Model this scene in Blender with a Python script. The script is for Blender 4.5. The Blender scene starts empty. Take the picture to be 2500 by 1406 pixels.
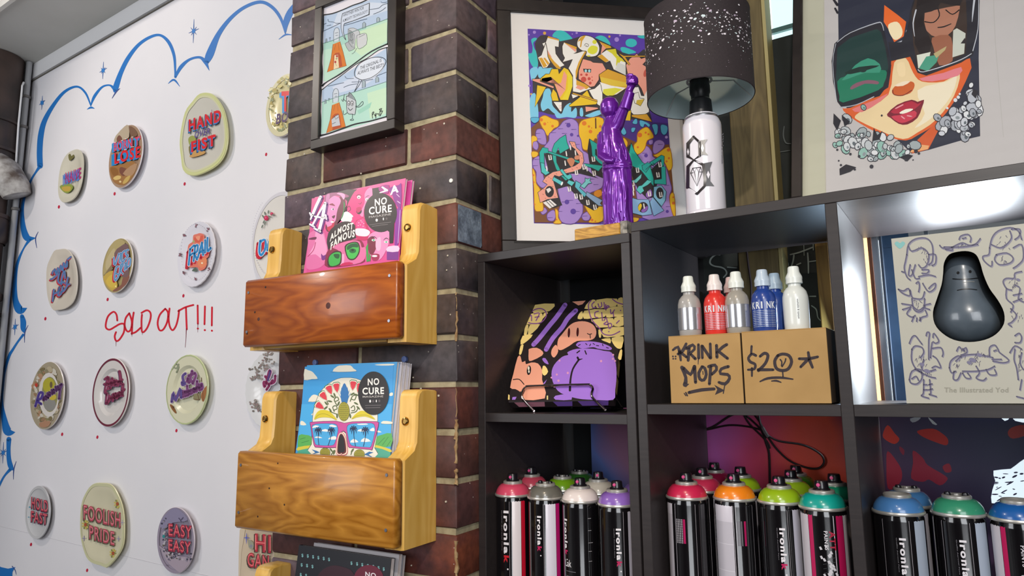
import bpy, bmesh, math, random
from math import sin, cos, pi, radians, sqrt, atan2
from mathutils import Vector as V3, Matrix
random.seed(7)
sc = bpy.context.scene
col = sc.collection
# ------------------------------------------------------------------ camera
W, H = 2500, 1406
CAM = V3((0.72318, -1.02608, -0.69771)); YAW, PIT, ROL, FPX = 0.53215, 0.14648, -0.01167, 1673.24
_cy, _sy, _cp, _sp = cos(YAW), sin(YAW), cos(PIT), sin(PIT)
FW = V3((-_sy*_cp, _cy*_cp, _sp)); _r0 = V3((_cy, _sy, 0)); _u0 = _r0.cross(FW)
RT = _r0*cos(ROL) + _u0*sin(ROL); UP = -_r0*sin(ROL) + _u0*cos(ROL)
cd = bpy.data.cameras.new('camera'); cam = bpy.data.objects.new('camera', cd); col.objects.link(cam)
cd.sensor_width = 36; cd.lens = FPX/W*36; cd.clip_start = .02; cd.clip_end = 100
cam.matrix_world = Matrix(((RT.x, UP.x, -FW.x, CAM.x), (RT.y, UP.y, -FW.y, CAM.y), (RT.z, UP.z, -FW.z, CAM.z), (0, 0, 0, 1)))
sc.camera = cam
# ------------------------------------------------------------------ light
sc.view_settings.view_transform = 'Standard'; sc.view_settings.look = 'None'
sc.view_settings.exposure = 0.0; sc.view_settings.gamma = 1
wd = bpy.data.worlds.new('sky'); sc.world = wd; wd.use_nodes = True
wd.node_tree.nodes['Background'].inputs[0].default_value = (.86, .94, 1, 1)
wd.node_tree.nodes['Background'].inputs[1].default_value = 1.6
def area(name, loc, target, sx, sy, power, color):
    l = bpy.data.lights.new(name, 'AREA'); l.shape = 'RECTANGLE'; l.size = sx; l.size_y = sy; l.energy = power; l.color = color
    o = bpy.data.objects.new(name, l); col.objects.link(o); o.location = loc
    o.rotation_euler = (V3(target)-V3(loc)).to_track_quat('-Z', 'Y').to_euler(); return o
def spot(name, loc, target, power, color, ang=70, blend=.6, rad=.03):
    l = bpy.data.lights.new(name, 'SPOT'); l.energy = power; l.color = color; l.spot_size = radians(ang); l.spot_blend = blend; l.shadow_soft_size = rad
    o = bpy.data.objects.new(name, l); col.objects.link(o); o.location = loc
    o.rotation_euler = (V3(target)-V3(loc)).to_track_quat('-Z', 'Y').to_euler(); return o
area('assumed_shopfront_light', (1.9, -3.2, -.2), (-.6, .1, -.5), 1.6, 1.8, 62, (.93, .96, 1))  # shopfront out of view is assumed; an area lamp gives its broad light
area('assumed_side_light', (-1.6, -3.0, -.1), (-1.1, .2, -.3), 1.4, 1.4, 34, (.95, .97, 1))  # window behind the viewer is assumed, an area lamp filling the white wall
area('added_toy_cell_light', (.80, .365, -.60), (.66, .10, -.62), .16, .20, 8, (.84, .92, 1))  # lamp added unseen between toy box and opaque pane to brighten the cell
area('added_cell_fill', (.612, .330, -.60), (.34, .14, -.66), .010, .10, .55, (.55, .76, 1))  # unseen cool fill, added to tint the middle cell's left wall
spot('assumed_wall_spot', (-1.75, -1.15, .85), (-1.0, .13, -.35), 46, (1, .90, .80), 95, .8, .045)  # unseen spot, assumed from the way the plates' shadows fall
spot('assumed_rack_spot', (.55, -1.25, .80), (-.18, .0, -.50), 40, (1, .80, .58), 58, .8, .03)  # spot out of view, assumed; set to warm the racks and bricks
spot('assumed_shelf_spot', (.95, -1.75, .40), (.42, .10, -.60), 62, (1, .93, .84), 52, .8, .03)  # assumed unseen spot, set low to reach the canvas under the shelf top
# ------------------------------------------------------------------ frames of reference
def ray(px, py): return FW + RT*((px-W/2)/FPX) + UP*((H/2-py)/FPX)
class Plane:                                   # a real plane in the room: origin, right, up; n points to the viewer's side
    def __init__(s, o, u, v): s.o = V3(o); s.u = V3(u).normalized(); s.v = V3(v).normalized(); s.n = s.u.cross(s.v).normalized()
    def hit(s, px, py):
        d = ray(px, py); t = (s.o-CAM).dot(s.n)/d.dot(s.n); return CAM + d*t
    def uv(s, px, py): p = s.hit(px, py)-s.o; return p.dot(s.u), p.dot(s.v)
    def at(s, a, b, k=0): return s.o + s.u*a + s.v*b + s.n*k
SYAW = -.05166; SX = V3((cos(SYAW), sin(SYAW), 0)); SY = V3((-sin(SYAW), cos(SYAW), 0)); S0 = V3((0, .07125, 0)); ZZ = V3((0, 0, 1))
def S(x, t, z): return S0 + SX*x + SY*t + ZZ*z          # shelf frame: along, depth, height
WYAW = -.05717; WX = V3((cos(WYAW), sin(WYAW), 0)); WY = V3((-sin(WYAW), cos(WYAW), 0)); W0 = V3((-.47, .10, 0))
def Wp(x, t, z): return W0 + WX*x + WY*t + ZZ*z         # white wall frame (t>0 into the wall)
def tilt(base, yaw, lean, roll=0):
    U = V3((cos(yaw), sin(yaw), 0)); B = V3((-sin(yaw), cos(yaw), 0)); Vv = ZZ*cos(lean)+B*sin(lean)
    return Plane(base, U*cos(roll)+Vv*sin(roll), Vv*cos(roll)-U*sin(roll))
# ------------------------------------------------------------------ materials
def lin(h):
    h = h.lstrip('#'); c = [int(h[i:i+2], 16)/255 for i in (0, 2, 4)]
    return tuple((x/12.92 if x <= .04045 else ((x+.055)/1.055)**2.4) for x in c)+(1,)
MAT = {}
def M(hexc, rough=.55, metal=0., kind='flat', spec=.5, c2=None, scale=40, bump=.0, coat=0., emit=0, amt=.25):
    key = (hexc, rough, metal, kind, spec, c2, scale, bump, coat, emit, amt)
    if key in MAT: return MAT[key]
    m = bpy.data.materials.new('m_'+hexc.strip('#')+'_'+kind); m.use_nodes = True; nt = m.node_tree; N = nt.nodes; L = nt.links
    b = N['Principled BSDF']; b.inputs['Base Color'].default_value = lin(hexc); b.inputs['Roughness'].default_value = rough
    b.inputs['Metallic'].default_value = metal; b.inputs['Specular IOR Level'].default_value = spec; b.inputs['Coat Weight'].default_value = coat
    if coat: b.inputs['Coat Roughness'].default_value = .05
    if emit: b.inputs['Emission Color'].default_value = lin(hexc); b.inputs['Emission Strength'].default_value = emit
    tc = N.new('ShaderNodeTexCoord')
    if kind != 'flat' or bump:
        n = N.new('ShaderNodeTexNoise'); n.inputs['Scale'].default_value = scale; n.inputs['Detail'].default_value = 6; L.new(tc.outputs['Object'], n.inputs['Vector'])
    if kind == 'noise':
        r = N.new('ShaderNodeMapRange'); r.inputs[1].default_value = .35; r.inputs[2].default_value = .65; L.new(n.outputs[0], r.inputs[0])
        mx = N.new('ShaderNodeMix'); mx.data_type = 'RGBA'; mx.inputs['A'].default_value = lin(hexc); mx.inputs['B'].default_value = lin(c2 or hexc)
        L.new(r.outputs[0], mx.inputs['Factor']); L.new(mx.outputs['Result'], b.inputs['Base Color'])
    if kind == 'brick':
        n2 = N.new('ShaderNodeTexNoise'); n2.inputs['Scale'].default_value = scale*7; n2.inputs['Detail'].default_value = 5
        oi = N.new('ShaderNodeObjectInfo'); ad = N.new('ShaderNodeVectorMath'); ad.operation = 'ADD'; sc_ = N.new('ShaderNodeVectorMath'); sc_.operation = 'SCALE'
        L.new(tc.outputs['Object'], ad.inputs[0]); cx = N.new('ShaderNodeCombineXYZ'); L.new(oi.outputs['Random'], cx.inputs[0]); L.new(oi.outputs['Random'], cx.inputs[2])
        L.new(cx.outputs[0], sc_.inputs[0]); sc_.inputs['Scale'].default_value = 9; L.new(sc_.outputs[0], ad.inputs[1]); L.new(ad.outputs[0], n.inputs['Vector']); L.new(ad.outputs[0], n2.inputs['Vector'])
        r = N.new('ShaderNodeMapRange'); r.inputs[1].default_value = .42; r.inputs[2].default_value = .62; L.new(n.outputs[0], r.inputs[0])
        mx = N.new('ShaderNodeMix'); mx.data_type = 'RGBA'; mx.inputs['A'].default_value = lin(hexc); mx.inputs['B'].default_value = lin(c2); L.new(r.outputs[0], mx.inputs['Factor'])
        r2 = N.new('ShaderNodeMapRange'); r2.inputs[1].default_value = .3; r2.inputs[2].default_value = .7; r2.inputs[3].default_value = .72; r2.inputs[4].default_value = 1.3; L.new(n2.outputs[0], r2.inputs[0])
        m2 = N.new('ShaderNodeMix'); m2.data_type = 'RGBA'; m2.blend_type = 'MULTIPLY'; m2.inputs['Factor'].default_value = 1; L.new(mx.outputs['Result'], m2.inputs['A']); L.new(r2.outputs[0], m2.inputs['B'])
        v = N.new('ShaderNodeTexVoronoi'); v.inputs['Scale'].default_value = 95; L.new(ad.outputs[0], v.inputs['Vector'])
        r3 = N.new('ShaderNodeMapRange'); r3.inputs[1].default_value = .10; r3.inputs[2].default_value = .14; r3.inputs[3].default_value = .55; r3.inputs[4].default_value = 0; L.new(v.outputs['Distance'], r3.inputs[0])
        gt = N.new('ShaderNodeMath'); gt.operation = 'GREATER_THAN'; gt.inputs[1].default_value = .93; sp = N.new('ShaderNodeSeparateColor'); L.new(v.outputs['Color'], sp.inputs[0]); L.new(sp.outputs[0], gt.inputs[0])
        mm = N.new('ShaderNodeMath'); mm.operation = 'MULTIPLY'; L.new(gt.outputs[0], mm.inputs[0]); L.new(r3.outputs[0], mm.inputs[1])
        m3 = N.new('ShaderNodeMix'); m3.data_type = 'RGBA'; m3.inputs['B'].default_value = (.6, .56, .5, 1); L.new(mm.outputs[0], m3.inputs['Factor']); L.new(m2.outputs['Result'], m3.inputs['A']); L.new(m3.outputs['Result'], b.inputs['Base Color'])
        n = n2; 
    if kind == 'wood':
        mp = N.new('ShaderNodeMapping'); mp.inputs['Scale'].default_value = amt if isinstance(amt, tuple) else (1, 8, 6); L.new(tc.outputs['Object'], mp.inputs[0])
        L.new(mp.outputs[0], n.inputs['Vector']); n.inputs['Scale'].default_value = scale; n.inputs['Detail'].default_value = 3; n.inputs['Distortion'].default_value = .4
        w = N.new('ShaderNodeMath'); w.operation = 'MULTIPLY'; w.inputs[1].default_value = 13; L.new(n.outputs[0], w.inputs[0])
        fr = N.new('ShaderNodeMath'); fr.operation = 'PINGPONG'; fr.inputs[1].default_value = .5; L.new(w.outputs[0], fr.inputs[0])
        n2 = N.new('ShaderNodeTexNoise'); n2.inputs['Scale'].default_value = scale*9; n2.inputs['Detail'].default_value = 4; L.new(mp.outputs[0], n2.inputs['Vector'])
        ad = N.new('ShaderNodeMath'); ad.operation = 'MULTIPLY_ADD'; ad.inputs[1].default_value = 1.3; L.new(fr.outputs[0], ad.inputs[0])
        n3 = N.new('ShaderNodeMath'); n3.operation = 'MULTIPLY_ADD'; n3.inputs[1].default_value = .9; n3.inputs[2].default_value = -.25; L.new(n2.outputs[0], n3.inputs[0]); L.new(n3.outputs[0], ad.inputs[2])
        mx = N.new('ShaderNodeMix'); mx.data_type = 'RGBA'; mx.inputs['A'].default_value = lin(hexc); mx.inputs['B'].default_value = lin(c2); L.new(ad.outputs[0], mx.inputs['Factor']); L.new(mx.outputs['Result'], b.inputs['Base Color'])
        n = n2
    if bump:
        bp = N.new('ShaderNodeBump'); bp.inputs['Strength'].default_value = bump; bp.inputs['Distance'].default_value = .002; L.new(n.outputs[0], bp.inputs['Height']); L.new(bp.outputs[0], b.inputs['Normal'])
    MAT[key] = m; return m
def glass(name='pane_glass', tint=(1, 1, 1), refl=.045):
    key = (name, tint)
    if key in MAT: return MAT[key]
    m = bpy.data.materials.new(name); m.use_nodes = True; nt = m.node_tree; N = nt.nodes; L = nt.links; N.remove(N['Principled BSDF'])
    t = N.new('ShaderNodeBsdfTransparent'); t.inputs[0].default_value = tint+(1,); g = N.new('ShaderNodeBsdfGlossy'); g.inputs['Roughness'].default_value = .02
    f = N.new('ShaderNodeFresnel'); f.inputs[0].default_value = 1.45; mx = N.new('ShaderNodeMixShader'); ge = N.new('ShaderNodeNewGeometry'); sb = N.new('ShaderNodeMath'); sb.operation = 'SUBTRACT'; sb.inputs[0].default_value = 1; L.new(ge.outputs['Backfacing'], sb.inputs[1]); ml = N.new('ShaderNodeMath'); ml.operation = 'MULTIPLY'; L.new(f.outputs[0], ml.inputs[0]); L.new(sb.outputs[0], ml.inputs[1]); L.new(ml.outputs[0], mx.inputs[0]); L.new(t.outputs[0], mx.inputs[1]); L.new(g.outputs[0], mx.inputs[2])
    L.new(mx.outputs[0], N['Material Output'].inputs[0]); MAT[key] = m; return m
# ------------------------------------------------------------------ mesh building (world coordinates in, object-local out)
class MB:
    def __init__(s): s.v = []; s.f = []; s.m = []; s.mats = []
    def mi(s, m):
        if m not in s.mats: s.mats.append(m)
        return s.mats.index(m)
    def add(s, vs, fs, m):
        k = len(s.v); i = s.mi(m); s.v += [V3(v) for v in vs]; s.f += [tuple(k+j for j in f) for f in fs]; s.m += [i]*len(fs)
    def box(s, o, ax, ay, az, m, bev=0):                       # corner o, three edge vectors
        o = V3(o); ax = V3(ax); ay = V3(ay); az = V3(az)
        if not bev:
            c = [o+ax*i+ay*j+az*k for k in (0, 1) for j in (0, 1) for i in (0, 1)]
            s.add(c, [(0, 2, 3, 1), (4, 5, 7, 6), (0, 1, 5, 4), (2, 6, 7, 3), (0, 4, 6, 2), (1, 3, 7, 5)], m); return
        c = o+(ax+ay+az)*.5; L = [ax.length/2, ay.length/2, az.length/2]; A = [ax.normalized(), ay.normalized(), az.normalized()]
        vs = {}; vl = []
        for sx in (-1, 1):
            for sy in (-1, 1):
                for sz in (-1, 1):
                    for k in range(3):
                        sg = (sx, sy, sz); p = c.copy()
                        for q in range(3): p = p+A[q]*(sg[q]*(L[q]-(0 if q == k else bev)))
                        vs[(sx, sy, sz, k)] = len(vl); vl.append(p)
        fs = []
        for k in range(3):
            a, b = [(1, 2), (2, 0), (0, 1)][k]
            for sg in (-1, 1):
                q = []
                for (p, r) in ((-1, -1), (1, -1), (1, 1), (-1, 1)):
                    t = [0, 0, 0]; t[k] = sg; t[a] = p; t[b] = r; q.append(vs[tuple(t)+(k,)])
                fs.append(tuple(q) if sg > 0 else tuple(q[::-1]))
        for k in range(3):                                    # edges along axis k
            a, b = [(1, 2), (2, 0), (0, 1)][k]
            for p in (-1, 1):
                for r in (-1, 1):
                    t0 = [0, 0, 0]; t0[k] = -1; t0[a] = p; t0[b] = r; t1 = list(t0); t1[k] = 1
                    f = (vs[tuple(t0)+(a,)], vs[tuple(t0)+(b,)], vs[tuple(t1)+(b,)], vs[tuple(t1)+(a,)])
                    fs.append(f if p*r > 0 else f[::-1])
        for sx in (-1, 1):
            for sy in (-1, 1):
                for sz in (-1, 1):
                    f = tuple(vs[(sx, sy, sz, k)] for k in range(3)); fs.append(f if sx*sy*sz > 0 else f[::-1])
        s.add(vl, fs, m)
    def prism(s, pts, d, m):                                   # polygon pts extruded by d
        n = len(pts); d = V3(d); vs = [V3(p) for p in pts]+[V3(p)+d for p in pts]
        fs = [tuple(range(n))[::-1], tuple(range(n, 2*n))]+[(i, (i+1) % n, n+(i+1) % n, n+i) for i in range(n)]; s.add(vs, fs, m)
    def lathe(s, c, prof, m, seg=32, ax=(0, 0, 1), a0=0, a1=2*pi, u=None):   # prof: (r, h) rows
        c = V3(c); ax = V3(ax).normalized(); u = V3(u) if u else (V3((1, 0, 0)) if abs(ax.x) < .9 else V3((0, 1, 0))); u = (u-ax*u.dot(ax)).normalized(); w = ax.cross(u)
        full = abs(a1-a0-2*pi) < 1e-6; n = seg if full else seg+1; vs = []; fs = []
        for r, h in prof:
            for i in range(n): a = a0+(a1-a0)*i/seg; vs.append(c+ax*h+(u*cos(a)+w*sin(a))*max(r, 1e-5))
        for j in range(len(prof)-1):
            for i in range(seg):
                i2 = (i+1) % n; fs.append((j*n+i, j*n+i2, (j+1)*n+i2, (j+1)*n+i))
        s.add(vs, fs, m)
    def tube(s, pts, r, m, seg=8, caps=True):
        pts = [V3(p) for p in pts]; n = len(pts); vs = []; fs = []; up = None
        for i, p in enumerate(pts):
            d = (pts[min(i+1, n-1)]-pts[max(i-1, 0)]).normalized()
            if up is None: up = d.orthogonal().normalized()
            up = (up-d*up.dot(d)).normalized(); w = d.cross(up); rr = r[i] if isinstance(r, (list, tuple)) else r
            for k in range(seg): a = 2*pi*k/seg; vs.append(p+(up*cos(a)+w*sin(a))*rr)
        for i in range(n-1):
            for k in range(seg): k2 = (k+1) % seg; fs.append((i*seg+k, i*seg+k2, (i+1)*seg+k2, (i+1)*seg+k))
        if caps: fs += [tuple(range(seg))[::-1], tuple((n-1)*seg+k for k in range(seg))]
        s.add(vs, fs, m)
def MW(o):
    m = o.matrix_basis.copy()
    while o.parent: o = o.parent; m = o.matrix_basis @ m
    return m
def obj(name, mb, parent=None, sharp=32, label=None):
    me = bpy.data.meshes.new(name); inv = MW(parent).inverted() if parent else Matrix()
    if parent: vs = [inv @ v for v in mb.v]; org = None
    else:
        xs = [v.x for v in mb.v]; ys = [v.y for v in mb.v]; zs = [v.z for v in mb.v]; org = V3(((min(xs)+max(xs))/2, (min(ys)+max(ys))/2, min(zs))); vs = [v-org for v in mb.v]
    me.from_pydata([tuple(v) for v in vs], [], mb.f); 
    for m in mb.mats: me.materials.append(m)
    me.polygons.foreach_set('material_index', mb.m); me.polygons.foreach_set('use_smooth', [True]*len(mb.f))
    me.set_sharp_from_angle(angle=radians(sharp)); me.update()
    o = bpy.data.objects.new(name, me); col.objects.link(o)
    if parent: o.parent = parent
    else: o.location = org
    if label: o['label'] = label
    return o
def tag(o, label=None, cat=None, group=None, kind=None):
    if label: o['label'] = label
    if cat: o['category'] = cat
    if group: o['group'] = group
    if kind: o['kind'] = kind
    return o
def thing(name, loc, label, cat, group=None, rz=0):
    o = bpy.data.objects.new(name, None); col.objects.link(o); o.location = loc; o.rotation_euler = (0, 0, rz); o.empty_display_size = .03
    o.matrix_basis = Matrix.Translation(V3(loc)) @ Matrix.Rotation(rz, 4, 'Z'); return tag(o, label, cat, group)
def dup(root, loc, rz, label, group=None, swap=None):
    r = root.copy(); col.objects.link(r); r.matrix_basis = Matrix.Translation(V3(loc)) @ Matrix.Rotation(rz, 4, 'Z'); r['label'] = label
    if group: r['group'] = group
    def kids(a, b):
        for ch in a.children:
            c = ch.copy(); col.objects.link(c); c.parent = b
            if swap:
                for i, s_ in enumerate(c.material_slots):
                    if s_.material in swap: s_.link = 'OBJECT'; s_.material = swap[s_.material]
            kids(ch, c)
    kids(root, r); return r
# ------------------------------------------------------------------ flat artwork: inks laid on a real surface
def smooth_path(pts, closed=False, sub=5):
    n = len(pts); out = []; rng = n if closed else n-1
    for i in range(rng):
        p = [pts[(i+k) % n] if closed else pts[max(0, min(n-1, i+k))] for k in (-1, 0, 1, 2)]
        for j in range(sub):
            t = j/sub; out.append(tuple(.5*((2*p[1][d])+(-p[0][d]+p[2][d])*t+(2*p[0][d]-5*p[1][d]+4*p[2][d]-p[3][d])*t*t+(-p[0][d]+3*p[1][d]-3*p[2][d]+p[3][d])*t**3) for d in range(len(pts[0]))))
    if not closed: out.append(tuple(pts[-1]))
    return out
TXT = {}
def glyphs(s, bold=0, shear=0, font=None):
    k = (s, bold, shear)
    if k in TXT: return TXT[k]
    c = bpy.data.curves.new('t', 'FONT'); c.body = s; c.size = 1; c.offset = bold*.6; c.space_character = 1+max(0, bold)*3.2; c.shear = shear; c.resolution_u = 3; c.fill_mode = 'FRONT'
    o = bpy.data.objects.new('t', c); col.objects.link(o); dg = bpy.context.evaluated_depsgraph_get(); e = o.evaluated_get(dg); me = e.to_mesh()
    vs = [(v.co.x, v.co.y) for v in me.vertices]; fs = [tuple(p.vertices) for p in me.polygons]; e.to_mesh_clear(); bpy.data.objects.remove(o); bpy.data.curves.remove(c)
    x0 = min(v[0] for v in vs); x1 = max(v[0] for v in vs); y0 = min(v[1] for v in vs); y1 = max(v[1] for v in vs)
    TXT[k] = ([((x-x0)/(x1-x0), y) for x, y in vs], fs, y1); return TXT[k]
class Art:
    step = 1e-5
    def __init__(s, put, rough=.55, coat=0, base=.0002):       # put(x, y, k) -> world point
        s.put = put; s.mb = MB(); s.k = base; s.rough = rough; s.coat = coat; s.o = (0, 0, 1)
    def crop(s, ox, oy, sc_=1): s.o = (ox, oy, sc_); return s
    def _p(s, x, y): return s.put(s.o[0]+x/s.o[2], s.o[1]+y/s.o[2], s.k)
    def _m(s, c): return c if not isinstance(c, str) else M(c, s.rough, coat=s.coat)
    def poly(s, c, pts, sm=0):
        if sm: pts = smooth_path(pts, True, sm)
        s.k += s.step; s.mb.add([s._p(*p) for p in pts], [tuple(range(len(pts)))], s._m(c)); return s
    def ell(s, c, x, y, rx, ry, n=20, rot=0):
        return s.poly(c, [(x+rx*cos(a)*cos(rot)-ry*sin(a)*sin(rot), y+rx*cos(a)*sin(rot)+ry*sin(a)*cos(rot)) for a in [2*pi*i/n for i in range(n)]])
    def dots(s, c, pts, r, n=8):
        s.k += s.step
        for q in pts:
            x, y = q[:2]; rr = q[2] if len(q) > 2 else r; s.mb.add([s._p(x+rr*cos(2*pi*i/n), y+rr*sin(2*pi*i/n)) for i in range(n)], [tuple(range(n))], s._m(c))
        return s
    def line(s, c, pts, w, sm=4, bump=True):                   # stroke, w or per-point third coordinate
        if bump: s.k += s.step
        pts = [tuple(p) if len(p) > 2 else (p[0], p[1], w) for p in pts]
        if sm and len(pts) > 2: pts = smooth_path(pts, False, sm)
        n = len(pts); L = []; R = []
        for i, (x, y, ww) in enumerate(pts):
            a = pts[max(0, i-1)]; b = pts[min(n-1, i+1)]; dx, dy = b[0]-a[0], b[1]-a[1]; d = math.hypot(dx, dy) or 1; nx, ny = -dy/d*ww/2, dx/d*ww/2
            L.append((x+nx, y+ny)); R.append((x-nx, y-ny))
        vs = [s._p(*p) for p in L+R]; m = s._m(c); s.mb.add(vs, [(i, i+1, n+i+1, n+i) for i in range(n-1)], m)
        for e in (0, n-1):
            x, y, ww = pts[e]
            if ww > .8: s.mb.add([s._p(x+ww/2*cos(2*pi*i/8), y+ww/2*sin(2*pi*i/8)) for i in range(8)], [tuple(range(8))], m)
        return s
    def lines(s, c, lst, w, sm=4):
        s.k += s.step
        for l in lst: s.line(c, l, w, sm, False)
        return s
    def text(s, c, t, p0, p1, h, bold=0, shear=0, sx=0, arc=0):  # baseline p0->p1, cap height h in crop units
        s.k += s.step; vs, fs, y1 = glyphs(t, bold, shear); dx, dy = p1[0]-p0[0], p1[1]-p0[1]; q = []
        for x, y in vs:
            yy = y/.72*h; q.append(s._p(p0[0]+dx*x+sx*y, p0[1]+dy*x-yy-arc*(1-(2*x-1)**2)))
        s.mb.add(q, fs, s._m(c)); return s
    def done(s, name, parent, label=None): return obj(name, s.mb, parent, label=label)
def on(pl): return lambda x, y, k: pl.hit(x, y)+pl.n*k           # photo detail laid on the plane it is printed on
def cyl(c, r, a0, up=ZZ, z0=0):                                  # label coordinates (arc length, height) on a cylinder
    c = V3(c)
    return lambda x, y, k: c + (SX*sin(a0+x/r) - SY*cos(a0+x/r))*(r+k) + up*(z0+y)
#@@SETTING
# ================================================================== SETTING
FL = -2.262
wall_m = M('#e4e2e6', .6, kind='noise', c2='#dedde2', scale=2.2, bump=.12)
def struct(name, mb, parent=None, **k): o = obj(name, mb, parent, **k); o['kind'] = 'structure'; return o
m = MB(); m.box((-2.9, -3.9, FL-.1), (5.6, 0, 0), (0, 4.9, 0), (0, 0, .1), M('#5c5148', .5, kind='noise', c2='#463e38', scale=3)); struct('floor', m)
m = MB(); m.box((-2.9, -3.9, 1.25), (5.6, 0, 0), (0, 4.9, 0), (0, 0, .08), M('#a8a6a2', .8))
for i in range(46): m.box((-2.9, -3.88+i*.085, 1.225), (5.6, 0, 0), (0, .045, 0), (0, 0, .03), M('#b5b4b0', .6))
struct('ceiling', m)
wl = MB(); wl.box(Wp(-1.79, 0, FL), WX*2.0, WY*.12, ZZ*(1.25-FL), wall_m)
wall = struct('wall_left', wl)
# lining sheet edge below the cornice and the sheet joint low on the wall
m = MB(); m.box(Wp(-1.79, -.006, .508), WX*2.0, WY*.006, ZZ*.06, M('#dcdcde', .6)); struct('trim_1', m)
m = MB(); m.box(Wp(-1.79, -.004, .5005), WX*2.0, WY*.004, ZZ*.0035, M('#6a665e', .8)); struct('trim_2', m)
m = MB(); m.box(Wp(-1.76, -.0006, -1.146), WX*1.6, WY*.0006, ZZ*.0012, M('#c9c6cb', .8)); struct('trim_3', m)
# soffit over the wall with its white edge board
m = MB(); m.box(Wp(-1.9, -.235, .568), WX*2.1, WY*.24, ZZ*.09, M('#c6c6c2', .7, kind='noise', c2='#bdbdb8', scale=3)); struct('trim_4', m)
m = MB(); m.box(Wp(-1.9, -.249, .560), WX*2.1, WY*.012, ZZ*.12, M('#e2e0da', .5)); struct('trim_5', m)
m = MB(); m.box((-2.42, -3.9, FL), (.12, 0, 0), (0, 4.3, 0), (0, 0, 1.25-FL), M('#b9b8b8', .7, kind='noise', c2='#8d8c8e', scale=4)); struct('wall_far_left', m)
m = MB(); m.box((-2.9, -3.98, FL), (5.6, 0, 0), (0, .08, 0), (0, 0, 3.5), M('#4a4644', .7)); struct('wall_front', m)
m = MB(); m.box((2.62, -3.9, FL), (.08, 0, 0), (0, 4.9, 0), (0, 0, 3.5), M('#54504e', .7)); struct('wall_right', m)

# ---- painted cloud, stars, words and red dots on the white wall
WPL = Plane(W0, WX, ZZ)
wp = on(WPL)
a = Art(wp, .5, base=.0004)
BL = '#1470bf'
cl = [[(98,405,14),(97,370,14),(100,330,14),(109,295,12),(131,256,9),(158,224,7),(188,211.5,5),(209,227,5),(222,258,3)],
 [(213,267,1),(222,262.5,5),(231,265,1)], [(222,257,3),(231,235,7),(249,213,5),(267,208,4),(278,216,7),(283,227,2)],
 [(281,222,9),(283,213,14),(295,178,11),(313,142,10),(338,110,8),(366,91,7),(391,86,6),(412,103,8),(425,135,7),(428,171,5),(428.5,188,6)],
 [(411,204,1),(425,195,5),(439,211,1)], [(429,188,4),(441,165,9),(462,146,6),(487,140,6),(501,151,9),(511,172,1)],
 [(504,152,12),(513,131.5,19),(533,85,12),(562,46,9),(597,18,8),(636,5,8),(665,18,8),(686,46,7),(697,82,3)],
 [(681,96,1),(697,85,4),(711,85,2)], [(697,78,4),(698,57,14),(708,32,16),(724,8,10),(742,-14,8)],
 [(99,404,9),(88,420,5),(76,440,5),(61,478,6),(55,505,8),(54.5,530,10),(58,560,14),(67,581,16),(86,581,2)],
 [(74,583,9),(60,603,4),(48,628,6),(40,655,8),(36,696,11),(38,733,14),(49,757,20),(66,752,1)],
 [(54,772,10),(57,786,14),(57,803,12),(60.5,813,2)], [(57,817,6),(44,834,5),(31.7,853,6),(22,870,7),(11,905,8),(6,940,9),(4,985,9),(12,1030,15),(20,1054,20),(37,1055,1)],
 [(22,1072,12),(21,1095,10),(22,1120,11),(27,1140,12),(35,1148,1)], [(26,1145,8),(14,1158,5),(5,1172,5),(-6,1196,5)]]
for c in cl: a.line(BL, c, 5, 6)
a.poly(BL, [(-14,1368),(2,1384),(20,1388),(38,1384),(31,1396),(30,1412),(-14,1430)])
for t in ([(93.6,566,1),(87,582,2.5),(90,605,1)], [(69,794,1),(61,812,2.5),(60,836,1)], [(40,1126,1),(34,1146,2.5),(33,1170,1)], [(274,240,1),(284,224,3.5),(293,216,1)]): a.line('#3a4f8e', t, 2)
a.line('#3a4f8e', [(30,1382,2),(37,1391,2),(40,1402,1)], 2)
for x, y, r in ((103,251,17),(252,172,21),(473,76,29),(37,798,20),(8,1105,26)):
    a.lines('#2c62a8', [[(x+1,y-r,.6),(x,y,2.6),(x-1,y+r,.6)], [(x-r*.42,y+5,.6),(x,y,3.2),(x+r*.45,y-6,.6)], [(x-r*.25,y-r*.3,.6),(x,y,3),(x+r*.25,y+r*.3,.6)], [(x-r*.2,y+r*.35,.6),(x,y,3),(x+r*.25,y-r*.35,.6)]], 2, 0)
    a.ell('#2d7cc8', x, y, 4, 5)
a.done('painted_cloud_outline', wall)
a = Art(wp, .35, base=.0004).crop(0, 480, 3.472); RD = '#d3122c'
so = [[(995,1050),(988,1000),(962,976),(918,1012),(899,1070),(900,1112),(930,1127),(975,1103),(1015,1080),(1048,1078),(1056,1105),(1048,1155),(1012,1212),(985,1222),(973,1185),(984,1148)],
 [(1097,988),(1066,1030),(1058,1095),(1080,1142),(1108,1128),(1118,1060),(1097,988)], [(1134,982),(1124,1050),(1118,1165)], [(1116,1160),(1150,1148),(1192,1112)],
 [(1204,1000),(1200,1060),(1206,1148),(1245,1118),(1275,1040),(1276,985),(1245,963),(1200,985)],
 [(1402,950),(1356,1000),(1337,1070),(1352,1130),(1385,1125),(1418,1060),(1425,985),(1402,950)], [(1438,948),(1430,1030),(1440,1100),(1464,1132),(1492,1095),(1510,1030),(1519,962)],
 [(1512,970),(1570,938),(1640,918)], [(1577,940),(1580,1030),(1584,1125)], [(1676,922),(1678,1078)], [(1738,930),(1734,1082)], [(1798,938),(1796,1092)]]
a.lines(RD, so, 15); a.dots(RD, [(1678,1118),(1737,1131),(1797,1136)], 9)
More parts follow.
